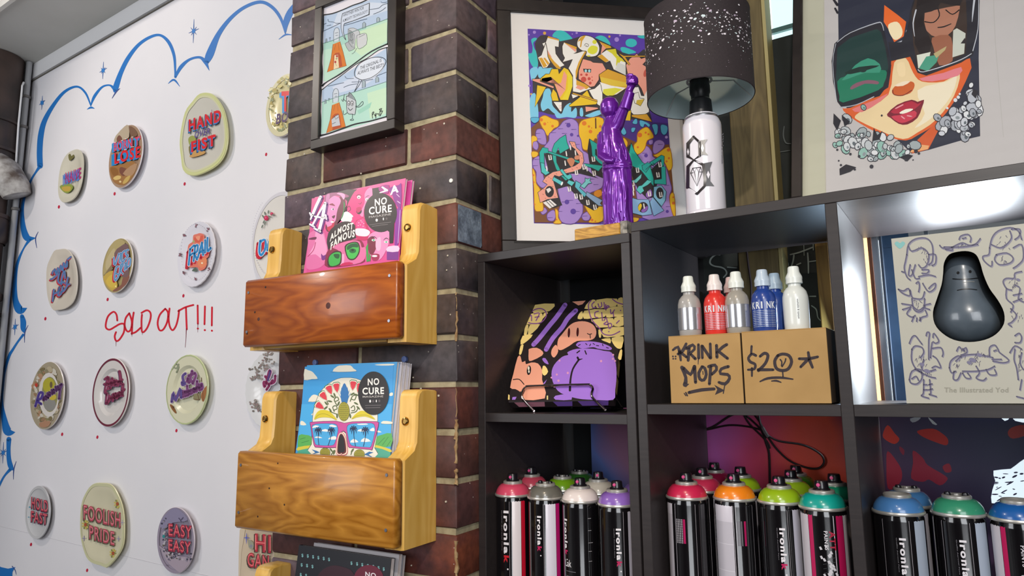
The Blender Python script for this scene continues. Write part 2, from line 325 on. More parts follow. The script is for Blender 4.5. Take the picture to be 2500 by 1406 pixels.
a.lines('#7a2038', [[(985,1220,5),(984,1268,2)], [(1118,1160,5),(1119,1186,2)], [(1208,1150,5),(1207,1170,2)], [(1580,1120,7),(1577,1200,4),(1571,1277,3)], [(1678,1078,5),(1677,1150,2)]], 3)
a.crop(0, 0, 1)
for x, y in ((144,505),(280,473),(451,449),(650,377),(263,731),(448,722),(111,778),(152,1060),(238,1067),(431,1051),(76,1329),(213,1392)): a.ell('#c2183c', x, y, 2.6, 4.4, 10, .2)
a.done('painted_red_words', wall)

# ---- brick pillar, every brick an object of its own
C = .086; G = .0055
pillar = bpy.data.objects.new('brick_pillar', None); col.objects.link(pillar); pillar.location = (-.235, .15, FL); pillar.matrix_basis = Matrix.Translation((-.235, .15, FL)); pillar['kind'] = 'structure'
m = MB(); MORT = M('#b3a888', .95, kind='noise', c2='#988c70', scale=60, bump=.6)
m.box((-.466, .0045, FL), (.4615, 0, 0), (0, .40, 0), (0, 0, 1.25-FL), MORT); obj('mortar', m, pillar)
BR = [M('#4d4348', .62, kind='brick', c2='#5d4c4c', scale=9, bump=.35), M('#463f42', .62, kind='brick', c2='#54443f', scale=9, bump=.35), M('#54342f', .62, kind='brick', c2='#6b3d33', scale=9, bump=.35), M('#584a55', .62, kind='brick', c2='#6a5458', scale=9, bump=.35), M('#4a2c2c', .62, kind='brick', c2='#5f3228', scale=9, bump=.35), M('#6e7684', .62, kind='brick', c2='#4f5868', scale=14, bump=.35), M('#743a26', .6, kind='brick', c2='#4c2a2c', scale=9, bump=.35)]
def brick_mesh(lx, ly, mat, seed):
    rnd = random.Random(seed); b = MB(); e = .003; hx, hy, hz = lx/2, ly/2, (C-2*G)/2
    b.box((-hx, -hy, -hz), (lx, 0, 0), (0, ly, 0), (0, 0, 2*hz), mat, e)
    b.v = [v+V3([rnd.uniform(-.0014, .0014) for _ in range(3)]) for v in b.v]
    me = bpy.data.meshes.new('brick'); me.from_pydata([tuple(v) for v in b.v], [], b.f); me.materials.append(mat); me.polygons.foreach_set('use_smooth', [True]*len(b.f)); me.set_sharp_from_angle(angle=radians(50)); return me
BM = {}
def brick(x0, x1, y0, y1, i, mi):
    key = (round(x1-x0, 3), round(y1-y0, 3), mi, (i*3+int(x0*100)) % 3)
    if key not in BM: BM[key] = brick_mesh(x1-x0, y1-y0, BR[mi], hash(key) & 255)
    o = bpy.data.objects.new('brick', BM[key]); col.objects.link(o); o.parent = pillar; z = -i*C-C/2-FL
    o.location = ((x0+x1)/2+.235, (y0+y1)/2-.15, z)
tone = {-3: (0, 3, 0), -2: (3, 0, 1), -1: (0, 0, 3), 0: (0, 1, 3), 1: (1, 1, 0), 2: (2, 4, 3), 3: (1, 3, 1), 4: (2, 3, 1), 5: (1, 0, 5), 6: (1, 0, 1), 7: (1, 4, 0), 8: (4, 6, 6), 9: (2, 4, 0), 10: (4, 2, 3), 11: (6, 4, 0), 12: (4, 4, 2), 13: (3, 4, 1)}
TM = lambda i, k: tone.get(i, (i*5 % 5, i*3 % 5, i*7 % 5))[k]
for i in range(-14, 26):
    if i % 2 == 0:
        brick(-.113, 0, 0, .230, i, TM(i, 0)); brick(-.354, -.122, 0, .11, i, TM(i, 1)); brick(-.470, -.363, 0, .11, i, TM(i+1, 0)); brick(-.113, 0, .24, .40, i, 1)
    else:
        brick(-.232, 0, 0, .110, i, TM(i, 0)); brick(-.470, -.242, 0, .11, i, TM(i, 1)); brick(-.12, 0, .12, .228, i, TM(i, 2)); brick(-.12, 0, .238, .40, i, 0)
# pale mortar smears running down the corner
rnd = random.Random(3); m = MB(); SM = M('#b59a72', .95, kind='noise', c2='#93704a', scale=90, bump=.7)
z = -.52
while z > -1.5:
    w = rnd.uniform(.0012, .0036)*(1.3 if z < -.7 else .8); h = rnd.uniform(.02, .06)
    if rnd.random() < .8: m.tube([(-.0010+rnd.uniform(-.002, .001), .0012+rnd.uniform(-.0005, .002), z-h*j/7) for j in range(8)], [w*rnd.uniform(.35, 1.15) for j in range(8)], SM, 7)
    z -= h*rnd.uniform(.6, 1.1)
o = obj('mortar_smear', m, pillar); o['kind'] = 'stuff'
m = MB(); rnd = random.Random(5)
for i in range(70):
    x, z = rnd.uniform(-.46, -.002), rnd.uniform(-1.15, .15); r = rnd.uniform(.0006, .0022); m.lathe((x, .0004, z), [(0, -.0022), (r, -.0016), (r*1.1, 0)], M('#cfc8b8', .8), 6, ax=(0, 1, 0))
m.lathe((-.012, .0004, -.305), [(0, -.0025), (.004, -.002), (.0042, 0)], M('#f0ece4', .6), 9, ax=(0, 1, 0))
o = obj('paint_fleck', m, pillar); o['kind'] = 'stuff'
m = MB(); m.add([(.0019, y, z) for y, z in ((.002, -4*C-.008), (.082, -4*C-.008), (.084, -5*C+.012), (.080, -5*C+.007), (.002, -5*C+.007))], [(0, 1, 2, 3, 4)], M('#8391a2', .55, kind='brick', c2='#5c6878', scale=30, bump=.4)); obj('paint_patch', m, pillar, label='patch of blue-grey paint on the corner brick')
for px, py in ((772, 885), (990, 877)):
    p = Plane((0, 0, 0), (1, 0, 0), ZZ).hit(px, py); m = MB(); m.lathe(p, [(0, -.006), (.006, -.005), (.0065, .002)], M('#5a6fa8', .5), 10, ax=(0, 1, 0)); obj('wall_plug', m, pillar, label='blue plastic wall plug')

# ---- what stands behind the shelves: chalked boards, timber posts, painted sheet and window
CH = M('#1d2322', .7, kind='noise', c2='#2b3231', scale=7)
T0 = .372
m = MB(); m.box(S(.0, T0, FL), SX*.325, SY*.05, ZZ*(1.25-FL), M('#14161a', .6)); m.box(S(.0, T0+.0, .0), SX*.62, SY*.05, ZZ*.0, CH)
m.box(S(.325, T0, FL), SX*.302, SY*.05, ZZ*(.022-FL), CH)                     # chalkboard stretch
m.box(S(.58, T0, -.42), SX*.70, SY*.05, ZZ*(1.67), M('#33312e', .7)); m.box(S(.627, T0, FL), SX*.66, SY*.05, ZZ*(-.745-FL), M('#1a1a22', .5))
m.box(S(.325, T0, .30), SX*.302, SY*.05, ZZ*(.95), M('#3b342c', .7)); m.box(S(1.10, T0, -.76), SX*.2, SY*.05, ZZ*.36, M('#2a2a2a', .6))
m.box(S(-.47, .30, FL), SX*.47, SY*.1, ZZ*(1.25-FL), M('#4a4440', .8)); m.box(S(1.28, T0, FL), SX*1.4, SY*.05, ZZ*(1.25-FL), M('#4a4440', .8))
wb = struct('wall_back', m)
CB = Plane(S(0, T0-.002, 0), SX, ZZ)
a = Art(on(CB), .9, base=.0002).crop(1680, 560, 5.2075); CK = '#a9b5b1'
a.lines(CK, [[(405,325,14),(350,325,16),(292,370,22),(280,430,22),(330,465,18),(420,482,20),(470,510,18),(490,560,20),(450,610,16)], [(500,480,14),(620,490,14)],
 [(1200,335,20),(1262,420,24),(1275,490,20)], [(1345,330,20),(1335,400,20),(1310,480,16)], [(1300,320,16),(1420,290,18),(1590,225,18)], [(1590,170,12),(1592,262,14)], [(1240,190,12),(1241,240,12)], [(1520,300,16),(1528,420,20),(1530,555,16)], [(1380,450,14),(1430,430,18)], [(1540,410,14),(1630,398,12)], [(1545,850,12),(1620,850,18)], [(1570,970,14),(1630,1020,16),(1650,1120,12),(1700,1170,10)], [(1470,170,8),(1475,330,8)]], 14)
a.crop(1560, 0, 2.51).lines('#70787a', [[(808,785,6),(835,800,7),(842,850,8),(815,895,6)], [(890,775,6),(885,830,7),(900,875,8),(930,880,6)], [(820,938,5),(925,922,6)]], 6)
a.done('chalk_writing', wb)
m = MB(); WD1 = M('#75643c', .6, kind='wood', c2='#5c4d2c', scale=2.2, amt=(9, 9, .7))
WD2 = M('#a8843e', .6, kind='wood', c2='#7b5c28', scale=2.2, amt=(9, 9, .7))
pe = MB(); pe.box(S(.413, .318, FL), SX*.0775, SY*.05, ZZ*(1.25-FL), WD1, .002); pe.box(S(.4905, .318, FL), SX*.0065, SY*.05, ZZ*(1.25-FL), M('#b5a56e', .6)); struct('timber_post', pe)  # pale strip: light on the post's right side put into its colour
pe = MB(); pe.box(S(.5565, .318, FL), SX*.0235, SY*.05, ZZ*(1.25-FL), WD2, .002); struct('timber_post', pe)
pe = MB(); pe.box(S(.287, .33, -.74), SX*.008, SY*.03, ZZ*.24, M('#7b6b3c', .6)); pe.box(S(.300, .33, -.74), SX*.012, SY*.03, ZZ*.24, M('#4f4326', .6)); pe.box(S(.318, .33, -.74), SX*.006, SY*.03, ZZ*.24, M('#3a3a30', .6)); struct('timber_post', pe)
# window beside the posts: timber stile with a bright edge, aluminium bead, dark dusty pane
wn = bpy.data.objects.new('window_1', None); col.objects.link(wn); wn.matrix_basis = Matrix.Translation(S(.86, T0, -.745)); wn.location = S(.86, T0, -.745); wn['kind'] = 'structure'
m = MB(); m.box(S(.622, .318, -.745), SX*.016, SY*.05, ZZ*.42, M('#7a4a32', .5)); m.box(S(.6450, .318, -.745), SX*.006, SY*.05, ZZ*.42, M('#7a4a32', .5)); obj('stile', m, wn)
m = MB(); m.box(S(.638, .3175, -.728), SX*.007, SY*.008, ZZ*.36, M('#ffd79a', .4, emit=1.6)); obj('lit_edge_strip', m, wn, label='glowing warm strip along the stile')  # glow put into the strip for light on the window frame edge
m = MB(); m.box(S(.651, .322, -.745), SX*.010, SY*.02, ZZ*.42, M('#8e9ba8', .35, metal=.6)); m.box(S(.663, .325, -.745), SX*.004, SY*.02, ZZ*.42, M('#3c4654', .4)); obj('bead', m, wn)
m = MB(); m.box(S(.667, .345, -.745), SX*.42, SY*.006, ZZ*.295, M('#33475f', .15, kind='noise', c2='#3f5670', scale=18)); obj('dusty_pane', m, wn, label='dark blue dusty glass')
m = MB(); m.box(S(.665, .345, -.4505), SX*.044, SY*.012, ZZ*.034, M('#33475f', .15, kind='noise', c2='#3f5670', scale=18)); m.box(S(.7335, .342, -.4505), SX*.006, SY*.03, ZZ*.032, M('#8e9ba8', .35, metal=.6)); m.box(S(.665, .346, -.4505), SX*.42, SY*.02, ZZ*.002, M('#8e9ba8', .35, metal=.6)); obj('head_rail', m, wn)
w2 = bpy.data.objects.new('window_2', None); col.objects.link(w2); w2.matrix_basis = Matrix.Translation(S(.48, T0, .02)); w2.location = S(.48, T0, .02); w2['kind'] = 'structure'
m = MB(); m.box(S(.497, T0+.01, .022), SX*.08, SY*.005, ZZ*.28, glass(tint=(.80, .95, .92))); obj('pane', m, w2)
m = MB(); m.box(S(.30, T0+.30, .19), SX*.35, SY*.01, ZZ*.012, M('#9fb0ae', .5)); m.tube([S(.515, T0+.2, .30), S(.53, T0+.2, .15), S(.548, T0+.2, .0)], .0012, M('#d8e4e2', .5), 5); m.tube([S(.545, T0+.2, .30), S(.562, T0+.2, .18), S(.565, T0+.2, .12)], .0012, M('#d8e4e2', .5), 5); obj('wire', m, w2)
# sprayed sheet behind the lower cells
sh_ = MB(); SHT = .306; LP = Plane(S(0, SHT, 0), SX, ZZ)
def gradient_paint():
    m = bpy.data.materials.new('sprayed_sheet'); m.use_nodes = True; N = m.node_tree.nodes; L = m.node_tree.links; b = N['Principled BSDF']; b.inputs['Roughness'].default_value = .4
    tc = N.new('ShaderNodeTexCoord'); n = N.new('ShaderNodeTexNoise'); n.inputs['Scale'].default_value = 5; L.new(tc.outputs['Object'], n.inputs['Vector'])
    sx = N.new('ShaderNodeSeparateXYZ'); L.new(tc.outputs['Object'], sx.inputs[0]); ma = N.new('ShaderNodeMath'); ma.operation = 'MULTIPLY_ADD'; ma.inputs[1].default_value = .22; L.new(n.outputs[0], ma.inputs[0]); L.new(sx.outputs[0], ma.inputs[2])
    zz = N.new('ShaderNodeMath'); zz.operation = 'MULTIPLY_ADD'; zz.inputs[1].default_value = .35; L.new(sx.outputs[2], zz.inputs[0]); L.new(ma.outputs[0], zz.inputs[2])
    r = N.new('ShaderNodeMapRange'); r.inputs[1].default_value = -.245; r.inputs[2].default_value = .755; L.new(zz.outputs[0], r.inputs[0]); cr = N.new('ShaderNodeValToRGB'); L.new(r.outputs[0], cr.inputs[0])
    e = cr.color_ramp.elements; e[0].position = 0; e[0].color = lin('#3a4262'); e[1].position = 1; e[1].color = lin('#2b3562')
    for p, c in ((.08, '#6a80c8'), (.13, '#a87098'), (.22, '#a84a80'), (.33, '#b85aa8'), (.42, '#d04468'), (.50, '#e8442e'), (.56, '#f04c2c'), (.60, '#5a2a4e'), (.72, '#3a2c52'), (.85, '#27305c')): x = e.new(p); x.color = lin(c)
    L.new(cr.outputs[0], b.inputs['Base Color']); return m
sh_.box(S(.079, SHT, -1.30), SX*.916, SY*.012, ZZ*.56, gradient_paint())
sheet = obj('painted_sheet', sh_); tag(sheet, 'sheet sprayed purple, red and blue standing behind the lower shelf cells', 'artwork')
a = Art(on(LP), .35, base=.0004).crop(2040, 1000, 3.463); R1 = '#c5281f'
a.poly('#d83420', [(440,130),(500,200),(540,250),(500,290),(430,260),(398,215)], 3).poly('#a8203a', [(440,350),(520,440),(560,520),(555,600),(500,660),(440,660),(430,480)], 3).poly('#a01f3c', [(655,345),(740,410),(780,470),(930,560),(940,600),(880,640),(790,590),(740,610),(640,580),(655,450)], 3)
a.poly(R1, [(690,180),(820,160),(900,200),(950,250),(940,300),(860,280),(740,230)], 3).poly('#8e1f3e', [(540,310),(580,340),(575,385),(545,350)], 3).poly('#a02038', [(905,480),(960,455),(980,520),(930,530)], 3).poly(R1, [(1490,150),(1600,130),(1640,200),(1500,245),(1455,200)], 3)
SKY_ = M('#dcecf4', .5, emit=.9)  # emissive patches stand in for daylight showing through
a.poly(SKY_, [(1335,515),(1480,500),(1560,440),(1700,400),(1700,800),(1560,770),(1420,780),(1320,790),(1325,680),(1350,600)], 2)
a.poly(SKY_, [(1395,55),(1470,70),(1430,95)], 2).poly(SKY_, [(1510,60),(1640,50),(1640,110),(1520,95)], 2).poly('#b9bcc4', [(630,75),(720,58),(700,90),(650,108)], 2).poly('#d5dade', [(780,60),(860,125),(820,120)], 2)
rnd = random.Random(9)
for i in range(26): x, y = rnd.uniform(1340, 1640), rnd.uniform(520, 770); a.ell('#3a2c66', x, y, rnd.uniform(8, 36), rnd.uniform(3, 9), 9, rnd.uniform(-.5, .2))
a.done('sprayed_shapes_and_sky_glow', sheet)

# ---- old waste pipe in the corner
t = thing('waste_pipe', (-2.16, .10, FL), 'blackened cast waste pipe with collars running down the corner left of the white wall', 'pipe')
PC = V3((-2.185, .085, 0)); PB = M('#2c2420', .45, kind='noise', c2='#4a3a34', scale=9, bump=.5)
def ring(z, r, h, nm='collar', mat=PB): m = MB(); m.lathe(PC+ZZ*z, [(r*.93, 0), (r, h*.15), (r, h*.85), (r*.93, h)], mat, 28); return obj(nm, m, t)
m = MB(); m.lathe(PC, [(.092, .566), (.092, .16), (.080, .12), (.080, FL)], PB, 32); obj('pipe', m, t)
for z, h, r in ((.30, .012, .099), (.19, .014, .101), (-.06, .02, .092), (-.15, .10, .092), (-.36, .03, .094), (-.42, .02, .094), (-.58, .03, .094), (-.9, .03, .094)): ring(z, r, h)
m = MB(); m.tube([PC+V3((.04, .0, .14)), PC+V3((.09, .03, .10)), PC+V3((.125, .05, .05)), PC+V3((.13, .06, .02))], [.06, .06, .052, .045], M('#5b4f48', .4, kind='noise', c2='#d9d7d4', scale=16, bump=.4), 16); obj('branch', m, t, label='paint-splashed side branch')
m = MB(); m.lathe(PC+V3((-.01, -.085, .08)), [(0, -.02), (.045, -.02), (.05, 0)], PB, 20, ax=(-.1, 1, 0)); obj('access_cap', m, t)
t = thing('conduit', (-2.06, .17, FL), 'thin white conduit beside the black waste pipe', 'pipe')
m = MB(); m.tube([(-2.122, .172, .566), (-2.122, .172, FL)], .010, M('#a4a5a8', .5), 12); obj('tube', m, t)
m = MB(); m.tube([(-2.10, .15, .47), (-2.085, .14, .45), (-2.085, .14, .30), (-2.10, .15, .16), (-2.11, .15, .02)], .0035, M('#e6e6e6', .5), 6); obj('wire', m, t)
for z in (.42, .30, -.02): m = MB(); m.lathe((-2.122, .172, z), [(.010, 0), (.014, .002), (.014, .01), (.010, .012)], M('#6d6a68', .5), 12); obj('clip', m, t)

# ---- shelving
SB = M('#2c2728', .42, kind='wood', c2='#332d2d', scale=2, amt=(.6, 9, 9), bump=.05)
BT = .0163; CW = .2865; CHH = .2877
def shelving(name, x0, ncol, ztop, label, D):
    t = thing(name, S(x0+(BT+CW)*ncol/2, D/2, FL), label, 'shelving', 'black-brown cube shelving', SYAW); z = ztop
    Wd = (BT+CW)*ncol+BT; hgt = ztop-FL
    m = MB(); m.box(S(x0, 0, ztop-BT), SX*Wd, SY*D, ZZ*BT, SB, .0008); obj('top_panel', m, t)
    for i in range(ncol+1):
        m = MB(); m.box(S(x0+i*(BT+CW), .0006 if 0 < i < ncol else 0, FL), SX*BT, SY*(D-.001), ZZ*(hgt-BT), SB, .0008); obj('side_panel' if i in (0, ncol) else 'divider', m, t)
    for r in range(1, 7):
        zz = ztop-BT-r*CHH-(r-1)*BT-BT
        if zz < FL: zz = FL; 
        for c in range(ncol):
            m = MB(); m.box(S(x0+BT+c*(BT+CW), .0012, zz), SX*CW, SY*(D-.002), ZZ*BT, SB, .0006); obj('shelf_board', m, t)
    return t
shelving('shelf_unit', -.0002, 1, -.4373, 'narrow one-column black-brown cube shelf unit against the brick pillar', .2975)
shelving('shelf_unit', .3222, 2, -.4204, 'wide two-column black-brown cube shelf unit under the face portrait and the lamp', .2975)
# ================================================================== PLATES ON THE WHITE WALL
def smoothstep(x): x = max(0, min(1, x)); return x*x*(3-2*x)
def plate(x0, y0, x1, y1, label, face, edge, rim_c=None, shape=None, well=.62, deep=.004, off=.016, tiltang=0, scal=0, rimw=.05, tilt_px=0):
    # the outline's extremes on the photograph place the plate in the plane of its rim
    P = Plane(Wp(0, -off, 0), WX, ZZ); cx, cy = (x0+x1)/2, (y0+y1)/2; a, b = P.uv(cx, cy)
    (ua, va), (ub, vb) = P.uv(cx+1, cy), P.uv(cx, cy+1); ua -= a; va -= b; ub -= a; vb -= b; dt = ua*vb-ub*va
    uX, vX, uY, vY = vb/dt, -ub/dt, -va/dt, ua/dt                 # pixels per metre along and up the plate
    hw, hh = ((x1-x0)/2)**2, ((y1-y0)/2)**2; det = uX**2*vY**2-vX**2*uY**2; rx = sqrt(abs((hw*vY**2-hh*vX**2)/det)); rz = sqrt(abs((hh*uX**2-hw*uY**2)/det)); c = P.at(a, b)
    if isinstance(shape, list):
        q = [P.uv(*p) for p in shape]; xs = [p[0]-a for p in q]; zs = [p[1]-b for p in q]; rx = (max(xs)-min(xs))/2; rz = (max(zs)-min(zs))/2; mx, mz = (max(xs)+min(xs))/2, (max(zs)+min(zs))/2; c = P.at(a+mx, b+mz)
        shape = traced([((x-mx)/rx, (z-mz)/rz) for x, z in zip(xs, zs)])
    t = thing('painted_plate', Wp(a, 0, b), label, 'plate', 'hand-lettered plates on the white wall', WYAW)
    def R(th):
        s_ = shape(th) if shape else 1.0
        return s_*(1+scal*abs(sin(th*14)))
    def P3_(th, k, d): r = R(th)*k; return c + WX*(rx*r*cos(th)) + ZZ*(rz*r*sin(th)) + WY*d
    mf = face if not isinstance(face, str) else M(face, .22, coat=.25); me_ = M(edge, .3)
    n = 56; rows = [(0, deep), (well*.5, deep), (well*.92, deep), (well*1.06, .0006), (.90, .0), (1.0, -.0006)]
    m = MB(); vs = []; fs = []
    for k, d in rows:
        for i in range(n): vs.append(P3_(2*pi*i/n, max(k, .001), d))
    for j in range(len(rows)-1):
        for i in range(n): i2 = (i+1) % n; fs.append((j*n+i, j*n+i2, (j+1)*n+i2, (j+1)*n+i))
    m.add(vs, [f for f in fs], mf); 
    vs = []; fs = []; rb = [(1.0, -.0006), (1.012, .001), (1.0, .0035), (.72, .014), (.60, .018), (.58, off-.0005), (.5, off-.0005), (.48, .017), (.01, .016)]
    for k, d in rb:
        for i in range(n): vs.append(P3_(2*pi*i/n, k, d))
    for j in range(len(rb)-1):
        for i in range(n): i2 = (i+1) % n; fs.append((j*n+i, j*n+i2, (j+1)*n+i2, (j+1)*n+i))
    m.add(vs, fs, me_); obj('dish', m, t)
    PP = Plane(P.o-P.n*-.0006, WX, ZZ)
    art = Art(on(PP), .3, base=.0002)
    art.band = lambda col_, k0, k1, art=art: ringband(art, col_, cx, cy, (x1-x0)/2, (y1-y0)/2, R, k0, k1, P3_)
    art.thing = t; return art
def ringband(art, c, cx, cy, hx, hy, R, k0, k1, P3_):
    n = 56; art.k += art.step; vs = [P3_(2*pi*i/n, k0, -.0010) for i in range(n)]+[P3_(2*pi*i/n, k1, -.0012) for i in range(n)]
    art.mb.add(vs, [(i, (i+1) % n, n+(i+1) % n, n+i) for i in range(n)], M(c, .3)); return art
def traced(pts):
    q = sorted((atan2(y, x) % (2*pi), math.hypot(x, y)) for x, y in smooth_path(pts, True, 4)); q = [(q[-1][0]-2*pi, q[-1][1])]+q+[(q[0][0]+2*pi, q[0][1])]
    def f(th):
        th %= 2*pi
        for (a0, r0), (a1, r1) in zip(q, q[1:]):
            if a0 <= th <= a1: return r0+(r1-r0)*(th-a0)/max(a1-a0, 1e-9)
        return 1
    return f
def octo(k=.9, e=2.6):
    def f(th):
        s = (abs(cos(th))**e+abs(sin(th))**e)**(-1/e); d = abs(cos(th))+abs(sin(th)); return min(s, 1.0/max(abs(cos(th)), 1e-6), (1+k*.42)/d)
    return f
def sup(e): return lambda th: (abs(cos(th))**e+abs(sin(th))**e)**(-1/e)
def letters(a, s, p0, p1, h, main, sh, dx, dy, hi=None, bold=.03, shear=0, sx=0):
    for k in (1, .5): a.text(sh, s, (p0[0]+dx*k, p0[1]+dy*k), (p1[0]+dx*k, p1[1]+dy*k), h, bold, shear, sx)
    a.text(main, s, p0, p1, h, bold, shear, sx)
    if hi: a.text(hi, s, (p0[0]+1, p0[1]-h*.04), (p1[0]-1, p1[1]-h*.04), h*.94, -.035, shear, sx)
RE, BU, NV = '#d8202a', '#2f8fd0', '#274a7c'
# row one
a = plate(142, 366, 202, 493, 'cream oval plate lettered NAIVE, farthest left of the top row', '#cfcab8', '#c9c4b0', shape=lambda th: sup(2.5)(th), well=.7).crop(120, 280, 6.392)
a.poly('#8a9a3c', [(165,1120),(250,1080),(350,1090),(370,1150),(300,1220),(220,1200)], 3).poly('#c0a040', [(200,1130),(330,1120),(320,1190),(230,1190)], 3).poly('#6f6a3a', [(300,630),(330,610),(345,650),(380,620),(392,660),(330,715),(310,700)], 2)
letters(a, 'NAIVE', (255, 1068), (500, 985), 165, '#c22a5a', '#4a7ac8', -40, 35, '#7a3a9a', .05); a.done('lettering', a.thing)
a = plate(265, 305, 347, 458, "brown scenic plate lettered BORN T' LOSE", '#a88a70', '#efe6e8', well=.8).crop(120, 280, 6.392)
a.poly('#b9a890', [(1040,330),(1180,180),(1240,170),(1250,340),(1200,380),(1060,420),(1010,430)], 2).poly('#7a5a44', [(1250,180),(1330,215),(1380,300),(1350,340),(1270,330)], 2).poly('#7a5040', [(1055,370),(1095,320),(1140,370),(1130,440),(1070,430)], 3)
a.poly('#a0703c', [(950,820),(1080,790),(1180,760),(1260,720),(1330,740),(1370,800),(1340,900),(1280,1000),(1200,1080),(1130,1100),(1020,1060),(965,960)], 3).poly('#7a4a38', [(1110,820),(1200,840),(1230,900),(1160,960),(1100,900)], 3).poly('#b08a68', [(1270,800),(1380,760),(1330,900),(1260,960),(1150,920)], 2).poly('#8e5e28', [(960,830),(1060,840),(1080,930),(1000,950)], 3)
a.poly('#d8b870', [(1000,990),(1060,950),(1120,960),(1110,1000),(1040,1020)], 3).poly('#c8a85c', [(1150,1060),(1200,980),(1270,950),(1230,1040),(1170,1080)], 3).ell('#e0c890', 1110, 1045, 18, 16)
letters(a, "BORN T'", (1010, 570), (1428, 470), 140, RE, BU, -30, 20, '#d06a9a', .05); letters(a, 'LOSE', (1020, 765), (1425, 655), 170, RE, '#1f86c8', -45, 30, None, .06)
a.lines('#f4e8e8', [[(1010,432),(1040,432)], [(1125,405),(1150,403)], [(1180,382),(1205,378)], [(1290,352),(1310,346)], [(1170,548),(1210,544)], [(1275,505),(1320,500)], [(1060,710),(1105,703)]], 9); a.done('lettering', a.thing)
a = plate(440, 228, 556, 429, 'large yellow-rimmed eight-sided plate lettered HAND OVER FIST', '#cdc9bd', '#e3e2a8', shape=[(489,229),(517,230),(538,253),(550,283),(556,334),(549,375),(530,402),(500,420),(472,428),(449,417),(443,385),(440,340),(452,276),(470,249)], well=.74).crop(420, 160, 5.022)
a.band('#cdd093', .93, 1.0).band('#d0cfa8', .88, .93)
a.poly('#9aa050', [(200,900),(240,860),(290,880),(280,960),(220,980)], 3).poly('#c89a5a', [(215,1110),(280,1040),(400,1050),(390,1085),(260,1125)], 3).poly('#8a7a3c', [(205,1000),(235,980),(240,1080),(215,1080)], 2)
letters(a, 'HAND', (205, 805), (600, 675), 140, RE, NV, -8, 24, None, .07); letters(a, 'HAND', (205, 805), (600, 675), 140, RE, BU, -5, 12, None, .07)
a.text('#5a4a86', 'OVER', (278, 890), (465, 835), 75, .05, .25); letters(a, 'FIST', (235, 1060), (520, 970), 125, RE, NV, -14, 32, None, .08); letters(a, 'FIST', (235, 1060), (535, 970), 125, RE, BU, -8, 14, None, .08)
a.lines('#7a4a8a', [[(560,700,4),(540,600,6),(500,590,6)], [(350,760,4),(345,790,6)], [(488,545,6),(490,580,4)]], 5); a.done('lettering', a.thing)
a = plate(649, 180, 740, 333, 'flower-edged round plate lettered TI at the pillar, top row', '#d9cfa0', '#d8ceca', well=.7).crop(420, 160, 5.022)
a.band('#cfc9a4', .84, 1.0); rnd = random.Random(4)
for i in range(70):
    th = rnd.uniform(1.2, 5.2); k = rnd.uniform(.66, .95); a.ell(rnd.choice(['#a8a468', '#c8bc74', '#8e9470', '#e4dcae', '#b0a05a']), 1380+cos(th)*215*k, 480+sin(th)*360*k, rnd.uniform(8, 22), rnd.uniform(12, 34), 8, rnd.uniform(0, 3))
letters(a, 'TI', (1345, 555), (1480, 545), 235, RE, BU, -25, 22, None, .07); a.text('#5a4468', 'BOYS', (1275, 720), (1560, 640), 120, .06, .2); a.done('lettering', a.thing)
# row two
a = plate(114, 609, 188, 756, 'beige eight-sided plate with blue and red brush script, second row', '#cfc6b8', '#d8d0c2', shape=[(133,612),(140,610),(162,609),(178,628),(187,665),(187,705),(178,736),(160,752),(142,756),(128,754),(116,720),(114,660),(121,635)], well=.72).crop(90, 560, 6.392)
for dx, dy, c, w in ((-10, 16, '#c8303c', 34), (0, 0, '#7a6a9a', 32), (4, -4, '#4f7fb4', 16)):
    T = lambda l: [(x+dx, y+dy) for x, y in l]
    a.lines(c, [T(l) for l in ([(215,780),(260,760),(320,690),(265,640),(240,690)], [(280,620),(300,700),(330,600),(350,680),(375,560),(400,650),(420,520),(450,600),(470,490),(470,580)], [(480,470),(530,430)],
      [(350,680),(330,800),(370,840),(400,720),(430,650),(440,760)], [(380,860),(400,820),(430,840)], [(265,940),(245,1120)], [(260,1010),(330,970),(355,890),(330,1030),(380,1000),(400,900)], [(370,980),(420,960),(480,870),(510,855)], [(485,750),(460,860)])], w)
a.done('lettering', a.thing)
a = plate(250, 582, 323, 714, 'brown and gold photographic plate lettered VICE GRIP', '#a89868', '#efe6dc', well=.85).crop(90, 560, 6.392)
a.poly('#b5a470', [(1040,720),(1060,520),(1130,300),(1200,190),(1290,150),(1380,200),(1330,300),(1250,420),(1180,540)], 2).poly('#c2b288', [(1080,500),(1160,340),(1220,300),(1200,480),(1090,640)], 2).poly('#8a7858', [(1045,720),(1170,540),(1190,620)], 1).poly('#c8a84c', [(1040,735),(1180,640),(1220,760),(1260,860),(1230,950),(1160,950),(1080,860)], 3).poly('#d8b84c', [(1080,800),(1180,700),(1230,830),(1240,900),(1140,900)], 3)
a.poly('#8a5a4a', [(1340,760),(1440,700),(1430,800),(1350,900),(1250,960),(1180,965),(1230,920),(1320,860)], 2).poly('#7a5e5e', [(1210,370),(1300,270),(1400,220),(1440,320),(1440,700),(1340,740),(1230,640)], 2).ell('#fff0b0', 1232, 888, 10, 12)
for dx, dy, c, w in ((-22, 22, '#c8303c', 30), (0, 0, '#b8c4e4', 34), (0, 0, '#5a93bf', 20)):
    a.lines(c, [[(x+dx, y+dy) for x, y in l] for l in ([(1205,440),(1215,560),(1280,380)], [(1310,370),(1290,520)], [(1380,330),(1330,380),(1330,510),(1380,460)], [(1400,440),(1420,400),(1390,390),(1400,330),(1430,320)], [(1270,580),(1240,600),(1215,720),(1225,800),(1275,720),(1240,690)], [(1290,700),(1310,560),(1350,540),(1310,640),(1340,690)], [(1385,520),(1370,640)], [(1400,620),(1420,480),(1460,460),(1450,560),(1410,590)])], w)
a.done('lettering', a.thing)
